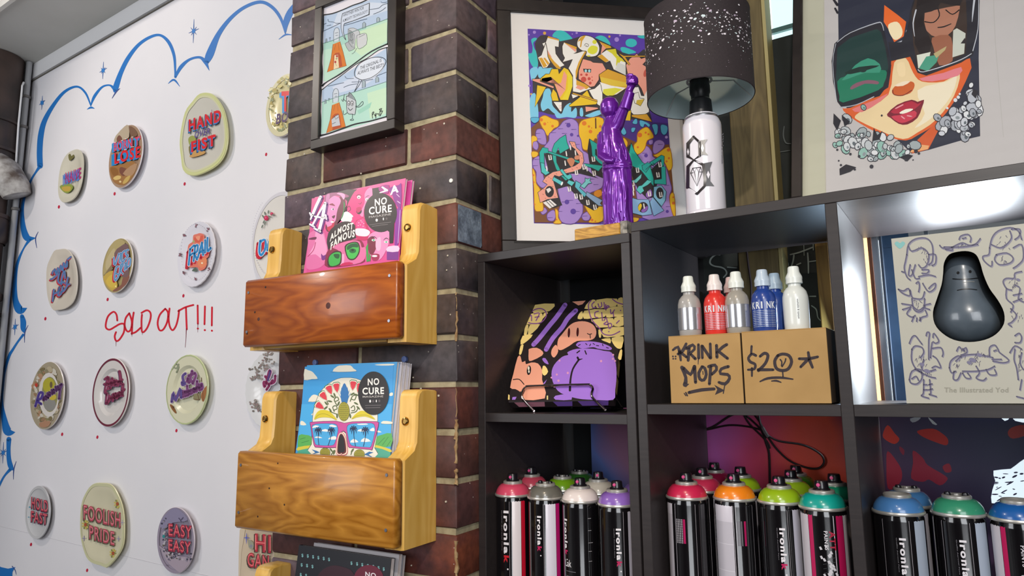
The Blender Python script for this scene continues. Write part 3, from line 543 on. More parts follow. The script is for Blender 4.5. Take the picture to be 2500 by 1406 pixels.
a = plate(433, 541, 523, 699, 'white scalloped plate with coral flowers lettered FRAIL', '#dfdde6', '#e8e4e8', well=.8, scal=.012).crop(400, 460, 5.406)
a.poly('#e07a68', [(390,620),(440,600),(480,590),(530,610),(540,660),(560,760),(600,820),(590,900),(545,940),(570,990),(540,1060),(470,1085),(440,1040),(330,1040),(300,960),(315,800),(330,740),(380,700)], 3).poly('#d8604c', [(400,650),(460,640),(520,620),(500,700),(420,710)], 3).poly('#ee9a7c', [(420,640),(480,630),(460,690)], 3).poly('#e88a60', [(470,930),(560,920),(560,1000),(500,1050),(450,1000)], 3).poly('#5a6a5e', [(370,1085),(420,1040),(440,1090),(400,1095)], 2).ell('#f6e8c8', 505, 985, 12, 12).ell('#a8b070', 395, 700, 14, 18)
rnd = random.Random(8)
for x, y in ((425,490),(272,620),(215,880),(262,1120),(420,1195),(585,540),(600,1060)): a.dots('#8a7078', [(x+rnd.uniform(-16,16), y+rnd.uniform(-22,22), rnd.uniform(5,12)) for _ in range(7)], 8); a.dots('#8a4a5a', [(x, y, 10)], 9)
a.dots('#a8a2ac', [(430+cos(t_)*205, 840+sin(t_)*370, 4) for t_ in [2*pi*i/54 for i in range(54)]], 4, 6)
FR = [[(330,1000),(345,800),(400,745)], [(345,880),(385,850)], [(385,960),(410,760),(455,740),(445,820),(400,860),(440,940)], [(455,900),(500,720),(540,850)], [(480,840),(525,820)], [(565,640),(570,850)], [(595,640),(590,790),(625,770),(615,830)]]
FR = [[(330,1010),(350,800)], [(345,805),(400,750)], [(348,885),(385,855)], [(395,960),(415,760)], [(410,765),(450,745),(440,830),(400,860)], [(405,860),(440,940)], [(450,915),(505,715)], [(505,715),(520,880)], [(475,850),(525,815)], [(548,680),(545,850)], [(578,650),(578,835),(620,775),(620,800)]]
a.lines('#c8243a', [[(x-30, y+42) for x, y in l] for l in FR], 36, 3).lines('#dfe6f4', FR, 38, 3).lines('#2f86c4', FR, 24, 3); a.done('lettering', a.thing)
a = plate(613, 468, 745, 706, 'big white rose-sprig plate lettered DA, half hidden by the upper rack', '#e0dcd6', '#b9b6be', well=.8).crop(400, 460, 5.406)
a.band('#d3d1d8', .93, 1.0).dots('#c9c6cf', [(1560-cos(t_)*390, 640-sin(t_)*600, 7) for t_ in [-.9+i*.06 for i in range(30)]], 7, 6)
for x, y, r in ((1350,390,30),(1425,335,20)): a.ell('#c22a55', x, y, r, r*1.1).ell('#e05a80', x-6, y-6, r*.45, r*.5)
for x, y, rt in ((1310,370,1),(1335,330,1.3),(1380,310,1.7),(1395,370,.5),(1320,440,2),(1335,460,1.8),(1300,500,2),(1445,350,.3)): a.ell('#6f7a70', x, y, 26, 9, 8, rt)
DA = [[(1275,690),(1262,830),(1290,880),(1345,780),(1335,680),(1280,700)], [(1370,820),(1400,680),(1430,840)]]
a.lines('#d0243a', [[(x-30, y+35) for x, y in l] for l in DA], 40).lines('#dfe6f4', DA, 44).lines('#2f8fd0', DA, 28).lines('#c8243a', [[(1330,690,10),(1318,830,8)]], 8); a.done('lettering', a.thing)
# row three
a = plate(73, 883, 155, 1047, 'scenic brown plate with yellow centre lettered Running in purple', '#a89c84', '#e4dcd8', well=.5).crop(60, 850, 6.389)
rnd = random.Random(12)
for i in range(90):
    th = rnd.uniform(0, 2*pi); k = rnd.uniform(.62, .88); a.ell(rnd.choice(['#8a8058', '#b5a88c', '#c9bfae', '#7c6f4c', '#9a7a5c', '#cdc6b8', '#8d8468', '#b08a6c']), 345+cos(th)*245*k, 725+sin(th)*500*k, rnd.uniform(14, 44), rnd.uniform(18, 52), 9, rnd.uniform(0, 3))
a.ell('#c24030', 188, 575, 22, 30).poly('#b08468', [(240,1160),(400,1130),(395,1200),(330,1235),(250,1225)], 2).ell('#d8d2cc', 385, 725, 160, 345).ell('#8e8a58', 400, 720, 125, 275).ell('#b0a832', 385, 580, 95, 120).ell('#8e8c86', 400, 880, 95, 100).ell('#c8b43c', 440, 760, 60, 50).ell('#6a5a3a', 420, 570, 22, 50)
RU = [[(175,905),(205,800),(240,700),(290,700),(265,780),(205,820),(265,870)], [(300,760),(300,820),(340,740),(345,800)], [(365,700),(370,780),(400,680),(405,740)], [(430,650),(435,720),(465,640),(470,700)], [(490,600),(500,670),(530,590),(540,650)], [(555,580),(590,560),(560,650),(545,790)]]
a.lines('#a8a0a8', RU, 50).lines('#5c3468', RU, 38).lines('#4a3a8a', RU[:1], 36).done('lettering', a.thing)
a = plate(225, 874, 314, 1041, 'cream plate with maroon rim band lettered Blind Drunk', '#d4cfcc', '#e4ddd8', well=.66, deep=.007).crop(60, 850, 6.389)
a.band('#6a1a34', .935, .995)
BD = [[(1260,480),(1310,450),(1280,560),(1260,680),(1280,700)], [(1290,460),(1340,530),(1290,590)], [(1370,470),(1355,590)], [(1400,500),(1395,580)], [(1425,580),(1435,500),(1460,580)], [(1480,360),(1495,440),(1500,560)], [(1470,520),(1520,490)], [(1290,720),(1275,860)], [(1290,730),(1340,770),(1290,860)], [(1380,720),(1375,820)], [(1400,710),(1400,790),(1430,700),(1440,780)], [(1460,700),(1465,760),(1490,680),(1495,740)], [(1535,560),(1520,720)], [(1555,640),(1515,690),(1530,740)], [(1250,560),(1500,520)], [(1270,640),(1340,620)], [(1300,800),(1480,730)]]
a.lines('#4a3a5e', [[(x-8, y+6) for x, y in l] for l in BD], 44).lines('#8a3456', BD, 42).lines('#c8a0b4', [[(1272,640,8),(1285,590,8)], [(1290,800,8),(1300,720,8)]], 8).done('lettering', a.thing)
a = plate(405, 866, 506, 1035, 'pale green-rimmed plate with little cottage scenes lettered Self Medicated', '#d6d4b8', '#cfd8a8', well=.66, deep=.007, scal=.006).crop(390, 840, 6.1125)
a.band('#b4bf8c', .965, 1.0)
for l in ([(180,380),(220,320),(260,260)], [(250,300),(280,340),(250,420)], [(200,340),(250,360),(280,300)]): a.line('#8e967c', l, 22)
a.poly('#8a5a2c', [(150,900),(200,920),(250,1020),(230,1030),(180,970)], 2).poly('#5a3a20', [(180,930),(215,930),(210,970)], 1).poly('#8a8260', [(500,800),(520,740),(600,740),(610,800),(580,840),(510,830)], 2).poly('#a0683c', [(620,740),(700,620),(700,720),(660,850),(630,840)], 2).lines('#6a4a34', [[(520,820),(600,830)], [(640,590),(650,840)], [(620,500),(625,560)], [(560,730),(590,830)]], 9)
SM_ = [[(385,440),(345,480),(360,560),(380,590),(340,610),(335,570)], [(410,560),(420,490),(440,580)], [(485,400),(460,520),(500,590)], [(520,430),(540,470),(505,560)], [(430,470),(500,450)], [(180,860),(205,720),(235,850),(310,660),(320,800)], [(345,700),(350,790)], [(380,700),(385,780)], [(410,620),(420,770)], [(445,690),(450,750)], [(475,680),(480,740)], [(510,660),(515,720)], [(560,550),(550,710)], [(590,600),(595,690)], [(625,590),(640,650),(620,680)], [(200,800),(630,620)], [(330,740),(600,650)]]
a.lines('#c8bccf', SM_, 52, 3).lines('#7a4478', SM_, 40, 3).lines('#5a4a8a', SM_[5:6]+SM_[:1], 32, 3).done('lettering', a.thing)
a = plate(598, 852, 735, 1048, 'white fluted plate with sepia trees lettered Lo, behind the lower rack post', '#d9dadc', '#dcdde0', well=.62, deep=.006, scal=.02).crop(390, 840, 6.1125)
rnd = random.Random(2)
for cx_, cy_, n_, sp in ((1600,200,22,90),(1440,380,14,60),(1560,330,16,90),(1500,470,10,60),(1430,900,20,60),(1470,960,12,50),(1400,520,8,40)):
    for i in range(n_): a.ell(rnd.choice(['#8a827c', '#766e68', '#9a928e', '#8e7a78']), cx_+rnd.gauss(0, sp*.55), cy_+rnd.gauss(0, sp*.6), rnd.uniform(10, 26), rnd.uniform(8, 20), 7, rnd.uniform(0, 3))
LO = [[(1580,480),(1620,520),(1660,420),(1640,400),(1600,560),(1570,640),(1560,560),(1640,600)], [(1690,540),(1660,590),(1720,560),(1730,470)], [(1600,680),(1640,620)]]
a.lines('#ddd3e2', LO, 58).lines('#8a2c5c', LO, 36).lines('#54407e', [[(1655,400),(1620,540)]], 30).done('lettering', a.thing)
# row four
a = plate(61, 1186, 121, 1315, 'small grey-white plate lettered HOLD FAST, lowest row far left', '#c9c9cb', '#b9b9bb', well=.86).crop(40, 1160, 5.714)
a.dots('#5aa0b8', [(185,445,12),(170,585,9)], 10); letters(a, 'HOLD', (210, 455), (440, 515), 160, '#b83048', '#4a2440', -6, 16, '#e87a80', .05); letters(a, 'FAST', (205, 640), (430, 690), 150, '#b83048', '#4a2440', -6, 16, '#e87a80', .05); a.done('lettering', a.thing)
a = plate(196, 1180, 303, 1384, 'large cream eight-sided plate with yellow daisies lettered FOOLISH PRIDE', '#d2ccae', '#d8d4a8', shape=[(228,1182),(250,1180),(272,1184),(288,1208),(300,1245),(303,1295),(297,1340),(264,1383),(248,1380),(220,1370),(206,1345),(197,1300),(199,1235),(212,1200)], well=.76).crop(40, 1160, 5.714)
a.band('#c9c8a0', .93, 1.0)
for x, y in ((1410,400),(965,690),(1350,1090)):
    for i in range(9): th = i*2*pi/9; a.ell('#c8b85a' if i % 3 else '#8a8a48', x+cos(th)*34, y+sin(th)*50, 18, 12, 8, th)
    a.ell('#a8522c', x, y, 20, 26)
for x, y in ((945,880),(1425,885),(1480,660)): a.lines('#9a94b8', [[(x-26,y),(x+26,y)], [(x,y-34),(x,y+34)]], 8)
letters(a, 'FOOLISH', (940, 610), (1455, 725), 205, '#bb4257', '#5a5440', -12, 16, '#e28e94', .05); letters(a, 'PRIDE', (1020, 880), (1370, 975), 190, '#bb4257', '#5a5440', -12, 16, '#e28e94', .05); a.done('lettering', a.thing)
a = plate(383, 1238, 473, 1399, 'mauve plate with grey blossoms lettered EASY EASY', '#948a9c', '#cfc4cc', well=.9).crop(370, 1200, 6.826)
a.poly('#a89aa8', [(130,900),(250,1150),(400,1300),(500,1340),(620,1200),(660,1100),(500,1080),(300,1040)], 3).poly('#8a84a0', [(150,500),(350,280),(500,330),(600,480),(350,520),(200,640)], 3); rnd = random.Random(6)
for i in range(95):
    u_ = rnd.random(); x = rnd.gauss(240, 45) if u_ < .45 else rnd.uniform(230, 660); y = rnd.uniform(420, 1000) if u_ < .45 else rnd.gauss(1080, 60)
    a.ell(rnd.choice(['#4a4658', '#6a6478', '#8f8898', '#b8b0b8', '#3c3a4c', '#5c5648']), x, y, rnd.uniform(8, 22), rnd.uniform(8, 24), 7, rnd.uniform(0, 3))
a.ell('#2a8a8c', 208, 745, 22, 28).lines('#5c5670', [[(460,440),(490,470),(530,430)], [(490,480),(500,510)]], 14)
letters(a, 'EASY', (292, 730), (675, 770), 200, '#a83048', '#4c3040', -8, 14, '#ff7c80', .09); letters(a, 'EASY', (290, 975), (660, 1025), 190, '#a83048', '#4c3040', -8, 14, '#ff7c80', .09); a.done('lettering', a.thing)
a = plate(584, 1277, 725, 1440, 'beige square-cornered plate lettered HI, lowest row beside the pillar', '#c9b8a0', '#bfb09a', shape=sup(7), well=.8).crop(370, 1200, 6.826)
a.poly('#d0c0a8', [(1470,640),(1560,640),(1500,1000),(1480,1400),(1450,1400)], 2).lines('#5a68c8', [[(1535,770,3),(1580,768,16),(1635,775,3)], [(1582,690,3),(1580,768,16),(1580,870,3)]], 8).poly('#9a9a88', [(1620,800),(1700,860),(1690,960),(1620,930)], 3).lines('#7a7aa8', [[(1630,910),(1690,905)], [(1660,880),(1660,940)]], 8)
letters(a, 'HI', (1725, 985), (1990, 1010), 290, '#b83444', '#4a4038', -18, 14, '#f08080', .06); letters(a, 'GAN', (1600, 1240), (1960, 1290), 230, '#b83444', '#4a4038', -18, 16, '#f08080', .06); a.done('lettering', a.thing)

# ================================================================== MAGAZINE RACKS ON THE PILLAR
WA = M('#b8621e', .32, kind='wood', c2='#8c3f12', scale=1.3, amt=(1.6, 6, 9), bump=.08, coat=.2)
WB = M('#cf9038', .35, kind='wood', c2='#9c6016', scale=1.5, amt=(1.5, 6, 8), bump=.08, coat=.15)
WY_ = M('#f2c468', .4, kind='wood', c2='#dfac4c', scale=1.6, amt=(9, 6, .7), bump=.06, coat=.1)
WG = M('#c9a24c', .45, kind='wood', c2='#a87c34', scale=1.6, amt=(.8, 8, 9), bump=.06)
BRS = M('#c9a25c', .22, metal=1); STL = M('#9a9aa4', .35, metal=1)
def rack(ztop, zb_top, zb_bot, bmat, label, ycut):
    t = thing('magazine_rack', (-.245, 0, zb_bot), label, 'magazine rack', 'timber magazine racks on the brick pillar')
    for x0, x1 in ((-.452, -.410), (-.087, -.0445)):
        pr = [(0, zb_bot-.006), (-.0915, zb_bot-.006), (-.0915, zb_top-.004), (-.080, zb_top+.002), (-.066, zb_top+.010), (-.059, zb_top+.024), (-.057, zb_top+.05), (-.056, ztop-.016), (-.0525, ztop-.006), (-.046, ztop-.001), (-.03, ztop), (0, ztop-.002)]
        m = MB(); n = len(pr); e = .0035; 
        lv = [(x0, .86), (x0+e, 1), (x1-e, 1), (x1, .86)]; vs = []
        cyy = sum(p[0] for p in pr)/n
        for x, k in lv:
            for (y, z) in pr: vs.append((x, y if k == 1 else y+(.0035 if y < -.01 else 0), z if k == 1 else z-(.0025 if z > ztop-.03 else 0)))
        fs = [tuple(range(n))[::-1], tuple(range(3*n, 4*n))]
        for j in range(3):
            for i in range(n): i2 = (i+1) % n; fs.append((j*n+i, j*n+i2, (j+1)*n+i2, (j+1)*n+i))
        m.add(vs, fs, WY_); sd = obj('side_bracket', m, t, sharp=40)
        m = MB(); c = V3(((x0+x1)/2-.004, -.057, ztop-.048 if zb_top > -.7 else ztop-.056)); m.lathe(c, [(.0075, .001), (.0078, -.001), (.0068, -.003), (.0045, -.0042), (.004, -.0028), (0, -.0028)], BRS, 18, ax=(0, 1, 0)); obj('bolt', m, sd)
    m = MB(); m.box((-.4455, -.1145, zb_bot), (.4015, 0, 0), (0, .0225, 0), (0, 0, zb_top-zb_bot), bmat, .0045); fb = obj('front_board', m, t, sharp=60)
    m = MB(); m.box((-.409, -.0915, zb_bot-.004), (.3215, 0, 0), (0, .090, 0), (0, 0, .012), WG, .001); obj('base_slat', m, t)
    for x in (-.432, -.062):
        for z in (zb_bot+.030, zb_top-.026): m = MB(); m.lathe((x, -.1146, z), [(0, -.0008), (.0028, -.0008), (.0032, 0)], STL, 10, ax=(0, 1, 0)); obj('screw', m, fb)
    return t, fb
def knots(fb, pts, z=-.1148):
    P = Plane((0, z, 0), (1, 0, 0), ZZ)
    for px, py, r in pts:
        p = P.hit(px, py); m = MB(); m.lathe(p, [(0, .0), (r*.5, -.0001), (r*1.05, .0002)], M('#2a0c06', .7) if r < .003 else M('#5a1e0c', .5, kind='noise', c2='#3a1008', scale=200), 12, ax=(0, 1, 0)); obj('knot', m, fb)
r1, f1 = rack(-.352, -.4725, -.608, WA, 'upper magazine rack with red-brown front board holding the pink magazines', 0)
knots(f1, [(648, 701, .0022), (622, 762, .0022), (631, 779, .0035), (603, 814, .0024), (801, 746, .0058)])
r2, f2 = rack(-.696, -.812, -.957, WB, 'lower magazine rack with tan grained front board holding the skull magazines', 0)
knots(f2, [(678, 1131, .0016), (657, 1192, .0018), (694, 1232, .0018), (629, 1261, .0018)])
r3, f3 = rack(-1.040, -1.156, -1.30, WB, 'third magazine rack, only its left post top showing at the bottom edge', 0)

# ================================================================== MAGAZINES
BK = '#1c1718'
def mag(pl, x0, x1, z0, z1, th, label, cover, group='magazines in the pillar racks', name='magazine', pages='#e4e0e2'):
    c = pl.at((x0+x1)/2, z0); t = thing(name, c, label, 'magazine', group); m = MB()
    m.box(pl.at(x0, z0, -th+.0005), pl.u*(x1-x0-.0012), pl.v*(z1-z0), pl.n*(th-.001), M(pages, .7), 0); obj('pages', m, t)
    m = MB(); m.box(pl.at(x0-.0005, z0-.001, -.0005), pl.u*(x1-x0), pl.v*(z1-z0+.002), pl.n*.0005, M(cover, .35)); m.box(pl.at(x0-.0005, z0-.001, -th), pl.u*(x1-x0), pl.v*(z1-z0+.002), pl.n*.0005, M(cover, .35)); m.box(pl.at(x0-.0009, z0-.001, -th), pl.u*.0006, pl.v*(z1-z0+.002), pl.n*th, M(cover, .35)); obj('cover', m, t); return t
def badge(a, c, x, y, rx, ry, s, txt='#f4f2ee', drip=None):
    if drip: a.poly(c, drip, 3)
    a.ell(c, x, y, rx, ry, 36)
# pink covers
PM = tilt(V3((0, -.088, -.600)), 0, .145); PK = on(PM)
zl = PM.uv(762, 484); xl = PM.uv(756, 570)[0]; xr = PM.uv(977, 560)[0]; ztp = PM.uv(762, 484)[1]
mg = mag(PM, xl, xr, .004, ztp, .006, 'front pink NO CURE magazine with cartoon faces in the upper rack', '#e05a9a')
a = Art(PK, .35, base=.0003).crop(730, 440, 5.857)
a.poly('#d94a90', [(185,262),(1490,50),(1430,1250),(100,1450)]) 
a.poly('#2a1a24', [(560,165),(830,130),(760,230),(700,420),(600,560),(520,640),(640,540),(690,300)], 2).poly('#6a1a3a', [(590,230),(660,260),(660,420),(560,600),(430,745),(380,640),(520,480),(560,330)], 3)
a.poly('#e58ac4', [(440,220),(560,240),(600,300),(560,400),(540,480),(530,560),(500,620),(440,740),(400,650),(370,560),(400,420),(400,300)], 3).poly('#9a4a7a', [(380,210),(520,175),(640,190),(720,230),(640,250),(520,220),(430,280),(400,380),(370,350)], 3).poly('#c87ab0', [(395,215),(440,200),(430,300),(400,380),(385,300)], 3).poly('#e8a0cc', [(540,190),(600,180),(660,210),(640,280),(600,220)], 3)
a.poly('#c8204a', [(480,570),(510,600),(490,690),(440,740),(400,680),(470,640)], 3).ell('#fff0f4', 478, 597, 26, 13).poly('#5a1030', [(470,520),(520,500),(500,550)], 2).poly('#8a1a44', [(430,350),(480,330),(520,370),(470,360)], 2).ell('#f0e0f0', 485, 415, 22, 14).ell('#1a1020', 490, 415, 10, 12)
a.poly('#e82a80', [(840,130),(1040,110),(1000,300),(960,400),(930,520),(870,600),(800,640),(690,420),(740,260)], 3).poly('#f088bc', [(990,120),(1045,115),(1050,220),(980,320),(930,420),(920,520),(870,480),(940,330),(940,200)], 3).ell('#f8e8e8', 858, 243, 26, 24).ell('#20141c', 858, 248, 9, 9).ell('#f8e8e8', 975, 278, 24, 20).ell('#20141c', 975, 282, 8, 8).ell('#2a1420', 860, 440, 40, 48).poly('#c01a60', [(820,400),(880,380),(900,420),(840,470)], 2).lines('#20141c', [[(820,225,5),(860,205,8),(900,225,4)], [(950,250,4),(985,225,8),(1010,225,4)], [(850,330,4),(880,340,7),(900,310,3)]], 6)
a.poly('#efe6ea', [(600,560),(650,470),(760,520),(740,600),(640,600)], 2).poly('#f8f4f6', [(650,460),(700,450),(775,510),(755,530),(650,485)], 2).line('#3a1a2c', [(700,450),(740,420),(720,370),(700,390)], 8).poly('#2f8a4a', [(640,300),(660,350),(650,430),(630,520),(600,560),(640,430)], 2)
a.poly('#2a1a22', [(420,760),(560,620),(700,590),(800,640),(840,800),(760,850),(640,900),(500,1000),(440,1060),(400,1000)], 3)
a.poly('#e070a8', [(150,760),(340,720),(400,900),(420,1060),(380,1180),(280,1260),(110,1260),(130,1000)], 3).poly('#ee9cc8', [(240,740),(330,730),(380,880),(400,1020),(330,1120),(240,1060),(150,1060),(230,900)], 3).poly('#6a1a44', [(150,830),(250,810),(240,850),(150,850)], 2).line('#b02060', [(240,890),(210,1000),(130,1090)], 10).poly('#7a2a86', [(320,1050),(350,1080),(400,1060),(380,1130),(330,1140)], 3)
a.poly('#8a1a44', [(380,1120),(420,1000),(520,920),(640,880),(800,850),(900,870),(940,980),(940,1100),(900,1190),(420,1250)], 3).poly('#e070a4', [(480,960),(600,900),(760,860),(870,880),(900,960),(950,960),(960,1080),(880,1180),(640,1210),(600,1080),(560,1000)], 3).poly('#f0a8cc', [(600,1080),(650,1060),(640,1200),(590,1210)], 2).poly('#c81a5a', [(620,1190),(720,1170),(780,1200),(600,1230)], 2)
a.poly('#38241e', [(415,1120),(500,1020),(600,1020),(615,1100),(590,1210),(430,1240)], 3).poly('#3cb04a', [(430,1110),(500,1040),(590,1035),(600,1110),(570,1200),(450,1225)], 3).poly('#1c5a2c', [(500,1060),(580,1060),(570,1120),(520,1110)], 3).poly('#38241e', [(655,950),(740,890),(840,885),(875,960),(860,1060),(790,1140),(700,1120)], 3).poly('#44bb4e', [(675,960),(745,905),(830,900),(860,970),(845,1050),(790,1120),(710,1105)], 3).poly('#1a5a30', [(690,950),(750,910),(830,905),(850,960),(770,960),(700,1000)], 3).ell('#1c6a34', 770, 1010, 50, 34).ell('#0c2a18', 770, 1000, 20, 16)
a.poly('#c81a60', [(810,600),(860,560),(940,540),(1000,700),(1060,770),(980,850),(900,860),(820,820)], 3).poly('#e8408c', [(830,590),(930,545),(940,640),(960,690),(870,700),(820,670)], 3).poly('#f2e2ec', [(810,700),(880,690),(960,700),(1020,740),(980,800),(880,800),(820,780)], 3).dots('#f6c8dc', [(860,610),(880,640),(905,600),(850,650),(920,660),(930,620),(890,580)], 7)
a.poly('#e890c0', [(1000,800),(1080,740),(1280,700),(1290,860),(1270,960),(1180,1120),(1080,1150),(1020,1060),(990,930)], 3).poly('#7a1a3c', [(980,860),(1060,800),(1100,880),(1110,960),(1060,1060),(1010,1040)], 3).poly('#f0b4d4', [(1110,850),(1170,820),(1170,980),(1130,1010),(1100,960)], 3).poly('#a02050', [(1040,1060),(1150,1060),(1140,1140),(1060,1150)], 3).ell('#fdf0f4', 1085, 1085, 40, 14).ell('#d8f0e0', 1070, 858, 28, 16).ell('#3aa07a', 1072, 858, 12, 13).ell('#d8f0e0', 1250, 885, 28, 15).ell('#3aa07a', 1252, 885, 12, 12).lines('#3a1028', [[(1040,830,4),(1080,810,12),(1120,840,4)], [(1210,860,4),(1250,830,12),(1290,850,4)]], 8)
a.poly('#3aa04a', [(960,960),(990,900),(1000,1160),(970,1170)], 1).poly('#3c9a46', [(1005,1040),(1030,1080),(1025,1160),(1000,1160)], 1).poly('#8a2a9a', [(1400,420),(1470,420),(1430,900),(1370,930),(1380,600)], 2).poly('#7a2a8a', [(1260,1000),(1430,990),(1425,1140),(1260,1140)], 1).poly('#f0c8e4', [(1280,950),(1425,940),(1425,1020),(1260,1020)], 2).poly('#8a2a90', [(1280,120),(1430,70),(1470,60),(1460,400),(1380,330),(1340,220)], 2).lines('#e8c4e4', [[(1400,200),(1440,240)], [(1380,90),(1400,110)], [(1410,300),(1450,330)], [(1450,430,6),(1420,900,6)]], 10)
a.poly(BK, [(1050,120),(1160,100),(1180,200),(1060,260)], 1).poly('#a02a86', [(1140,120),(1190,80),(1290,70),(1280,190),(1180,180)], 2)
a.poly('#faf6fa', [(1150,180),(1270,130),(1280,155),(1160,190)], 1).text('#faf6fa', 'A', (1305, 215), (1430, 165), 115, .06).poly('#faf6fa', [(1180,100),(1200,90),(1280,140),(1230,150)], 1)
LAs = [[(312,240,40),(250,370,40),(196,500,38)], [(160,470,24),(185,520,26),(170,560,22)], [(372,335,26),(285,480,26),(200,640,26)], [(378,330,40),(345,520,46),(292,720,44)], [(230,520,24),(385,545,24)], [(160,630,24),(225,668,24)], [(225,690,26),(310,738,26)], [(385,500,24),(398,560,20)]]
a.lines('#6a2080', [[(x+14, y+12, w+22) for x, y, w in l] for l in LAs], 20, 0).lines('#fdf8fd', LAs, 20, 0)
a.text('#f4eee8', 'ALMOST', (445, 880), (780, 700), 92, .06, 0, 8, 40).text('#f4eee8', 'FAMOUS', (455, 1000), (800, 810), 100, .06, 0, 8, 40)
a.poly('#231a1e', [(1130,600),(1290,600),(1370,560),(1365,700),(1355,850),(1350,900),(1300,905),(1295,740),(1240,700)], 1)
a.ell('#231a1e', 1170, 465, 235, 280, 40, -.05)
a.text('#f8f4f0', 'NO', (1088, 372), (1262, 338), 100, .04).text('#f8f4f0', 'CURE', (1005, 492), (1330, 452), 105, .04).text('#c8c2c0', 'MAGAZINE', (1005, 545), (1320, 500), 30, 0)
a.ell('#f4f0ee', 1116, 573, 16, 22).ell('#f4f0ee', 1212, 556, 8, 20).ell('#5a5254', 1258, 552, 14, 18).line('#8a8284', [(1015,640),(1320,600)], 5, 0).line('#8a8284', [(1050,662),(1275,632)], 5, 0)
a.done('cover_print', mg)
PM2 = Plane(PM.o-PM.n*.0095, PM.u, PM.v); mg = mag(PM2, xl+.010, xr+.009, .004, ztp-.001, .006, 'second pink magazine just behind the first in the upper rack', '#d04a98')
# blue skull covers
PB_ = tilt(V3((0, -.089, -.948)), 0, .13); x_l = PB_.uv(736, 1000)[0]; x_r = PB_.uv(959, 1000)[0]; z_t = PB_.uv(745, 893)[1]
mg = mag(PB_, x_l, x_r, .004, z_t, .007, 'front blue NO CURE magazine with sugar skull cover in the lower rack', '#3fa0dc')
a = Art(on(PB_), .35, base=.0003).crop(710, 880, 5.623); CL = '#efe8d4'
a.poly('#3c9fe0', [(195,85),(1410,45),(1370,1330),(95,1290)]).poly('#4ab0ea', [(150,600),(1390,600),(1370,1050),(110,1040)])
for c in ([(190,120),(230,130),(290,150),(330,190),(370,250),(290,255),(185,270)], [(575,150),(640,80),(700,68),(820,68),(860,110),(905,145),(760,155)], [(1150,60),(1250,48),(1410,46),(1405,66),(1250,70)], [(240,565),(290,480),(340,470),(390,500),(370,560)], [(140,830),(180,840),(215,885),(135,885)], [(1245,865),(1270,830),(1385,840),(1388,870)], [(1360,450),(1400,440),(1400,480),(1355,485)], [(280,745),(310,720),(310,748)], [(1180,985),(1200,960),(1250,985)]): a.poly(CL, c, 2)
a.lines('#20343c', [[(185,270,3),(290,262,4),(385,260,3)], [(550,158,3),(760,160,4),(910,148,3)], [(240,568,3),(370,565,3)], [(1240,870,3),(1390,874,3)]], 3, 0)
a.poly('#5ab054', [(110,1030),(200,1020),(290,1050),(290,1170),(150,1180),(100,1220)], 2).poly('#5ab054', [(1170,1060),(1250,1020),(1385,1000),(1375,1180),(1160,1170)], 2).lines('#2a7a3a', [[(1200,1150),(1290,1060)], [(1260,1160),(1340,1050)], [(1320,1180),(1375,1100)], [(130,1080),(200,1060)], [(150,1130),(250,1100)]], 6, 0).poly('#d8c83c', [(100,1190),(280,1165),(290,1200),(100,1240)], 2).poly('#d8c83c', [(1160,1160),(1250,1180),(1372,1220),(1370,1260),(1160,1200)], 2).poly('#4aa88c', [(100,1235),(290,1195),(280,1290),(95,1290)], 1).poly('#4aa88c', [(1150,1190),(1260,1215),(1370,1260),(1365,1340),(1150,1340)], 1)
SK = [(290,1290),(290,1150),(300,900),(310,720),(350,560),(420,420),(520,320),(640,255),(750,238),(900,250),(1050,330),(1150,500),(1190,700),(1190,850),(1180,1050),(1150,1200),(1145,1340)]
a.poly('#4a4438', [(x+(x-745)*.012, y-4) for x, y in SK], 2).poly('#f0ead8', SK, 2)
for cx_, cy_, rt in ((400,625,-1.0),(455,490,-.65),(535,400,-.4),(632,370,-.12),(858,340,.1),(945,370,.35)):
    q = lambda l: [(cx_+x*cos(rt)-y*sin(rt), cy_+x*sin(rt)+y*cos(rt)) for x, y in l]
    a.poly('#3a7a44', q([(-56,-52),(0,-76),(56,-52),(0,82)]), 2).poly('#f4eedc', q([(-50,-46),(0,-66),(50,-46),(0,78)]), 2).poly('#e03848', q([(-44,-36),(0,-54),(44,-36),(0,72)]), 2)
for i in range(15):
    th = -pi/2+(i-7)*.17; a.poly('#2a6aa8' if i % 2 else '#4a8ec8', [(740+cos(th)*20-10, 560), (740+cos(th)*110*(.6 if i % 2 else .9)*1.0, 470+sin(th)*165*(.6+.4*(1-abs(i-7)/7))), (740+cos(th)*20+14, 570)], 0)
a.poly('#2e74b4', [(700,570),(690,430),(710,360),(740,310),(770,360),(795,430),(780,580)], 2)
def pine(cx_, cy_, rx, ry):
    a.ell('#3c3a14', cx_, cy_, rx+5, ry+5, 24).ell('#a8a030', cx_, cy_, rx, ry, 24)
    a.dots('#3c3a14', [(cx_+(i-3)*rx*.27+(j % 2)*rx*.13, cy_+(j-4)*ry*.21, rx*.075) for i in range(7) for j in range(9) if ((i-3)*.27+(j % 2)*.13)**2+((j-4)*.21)**2 < .8], 5, 5)
pine(732, 700, 76, 128); pine(475, 1262, 66, 60); pine(945, 1290, 70, 66)
for l in ([(290,1220),(360,1240),(400,1260),(290,1290),(340,1262)], [(1010,1290),(1080,1250),(1140,1260),(1070,1290),(1140,1335)]): a.poly('#2e6ea8', l, 0)
LV = '#5c6a3c'
a.lines(LV, [[(640,620),(600,540),(640,500),(660,540),(620,560)], [(600,700),(580,640),(620,620),(640,660),(600,680)], [(520,600),(500,560)], [(820,560),(850,490),(900,480),(880,540),(840,530)], [(830,650),(870,620),(880,680),(840,690)], [(540,700),(640,740)], [(830,720),(900,700),(930,640)], [(560,1290),(600,1230)], [(830,1290),(850,1220)]], 12)
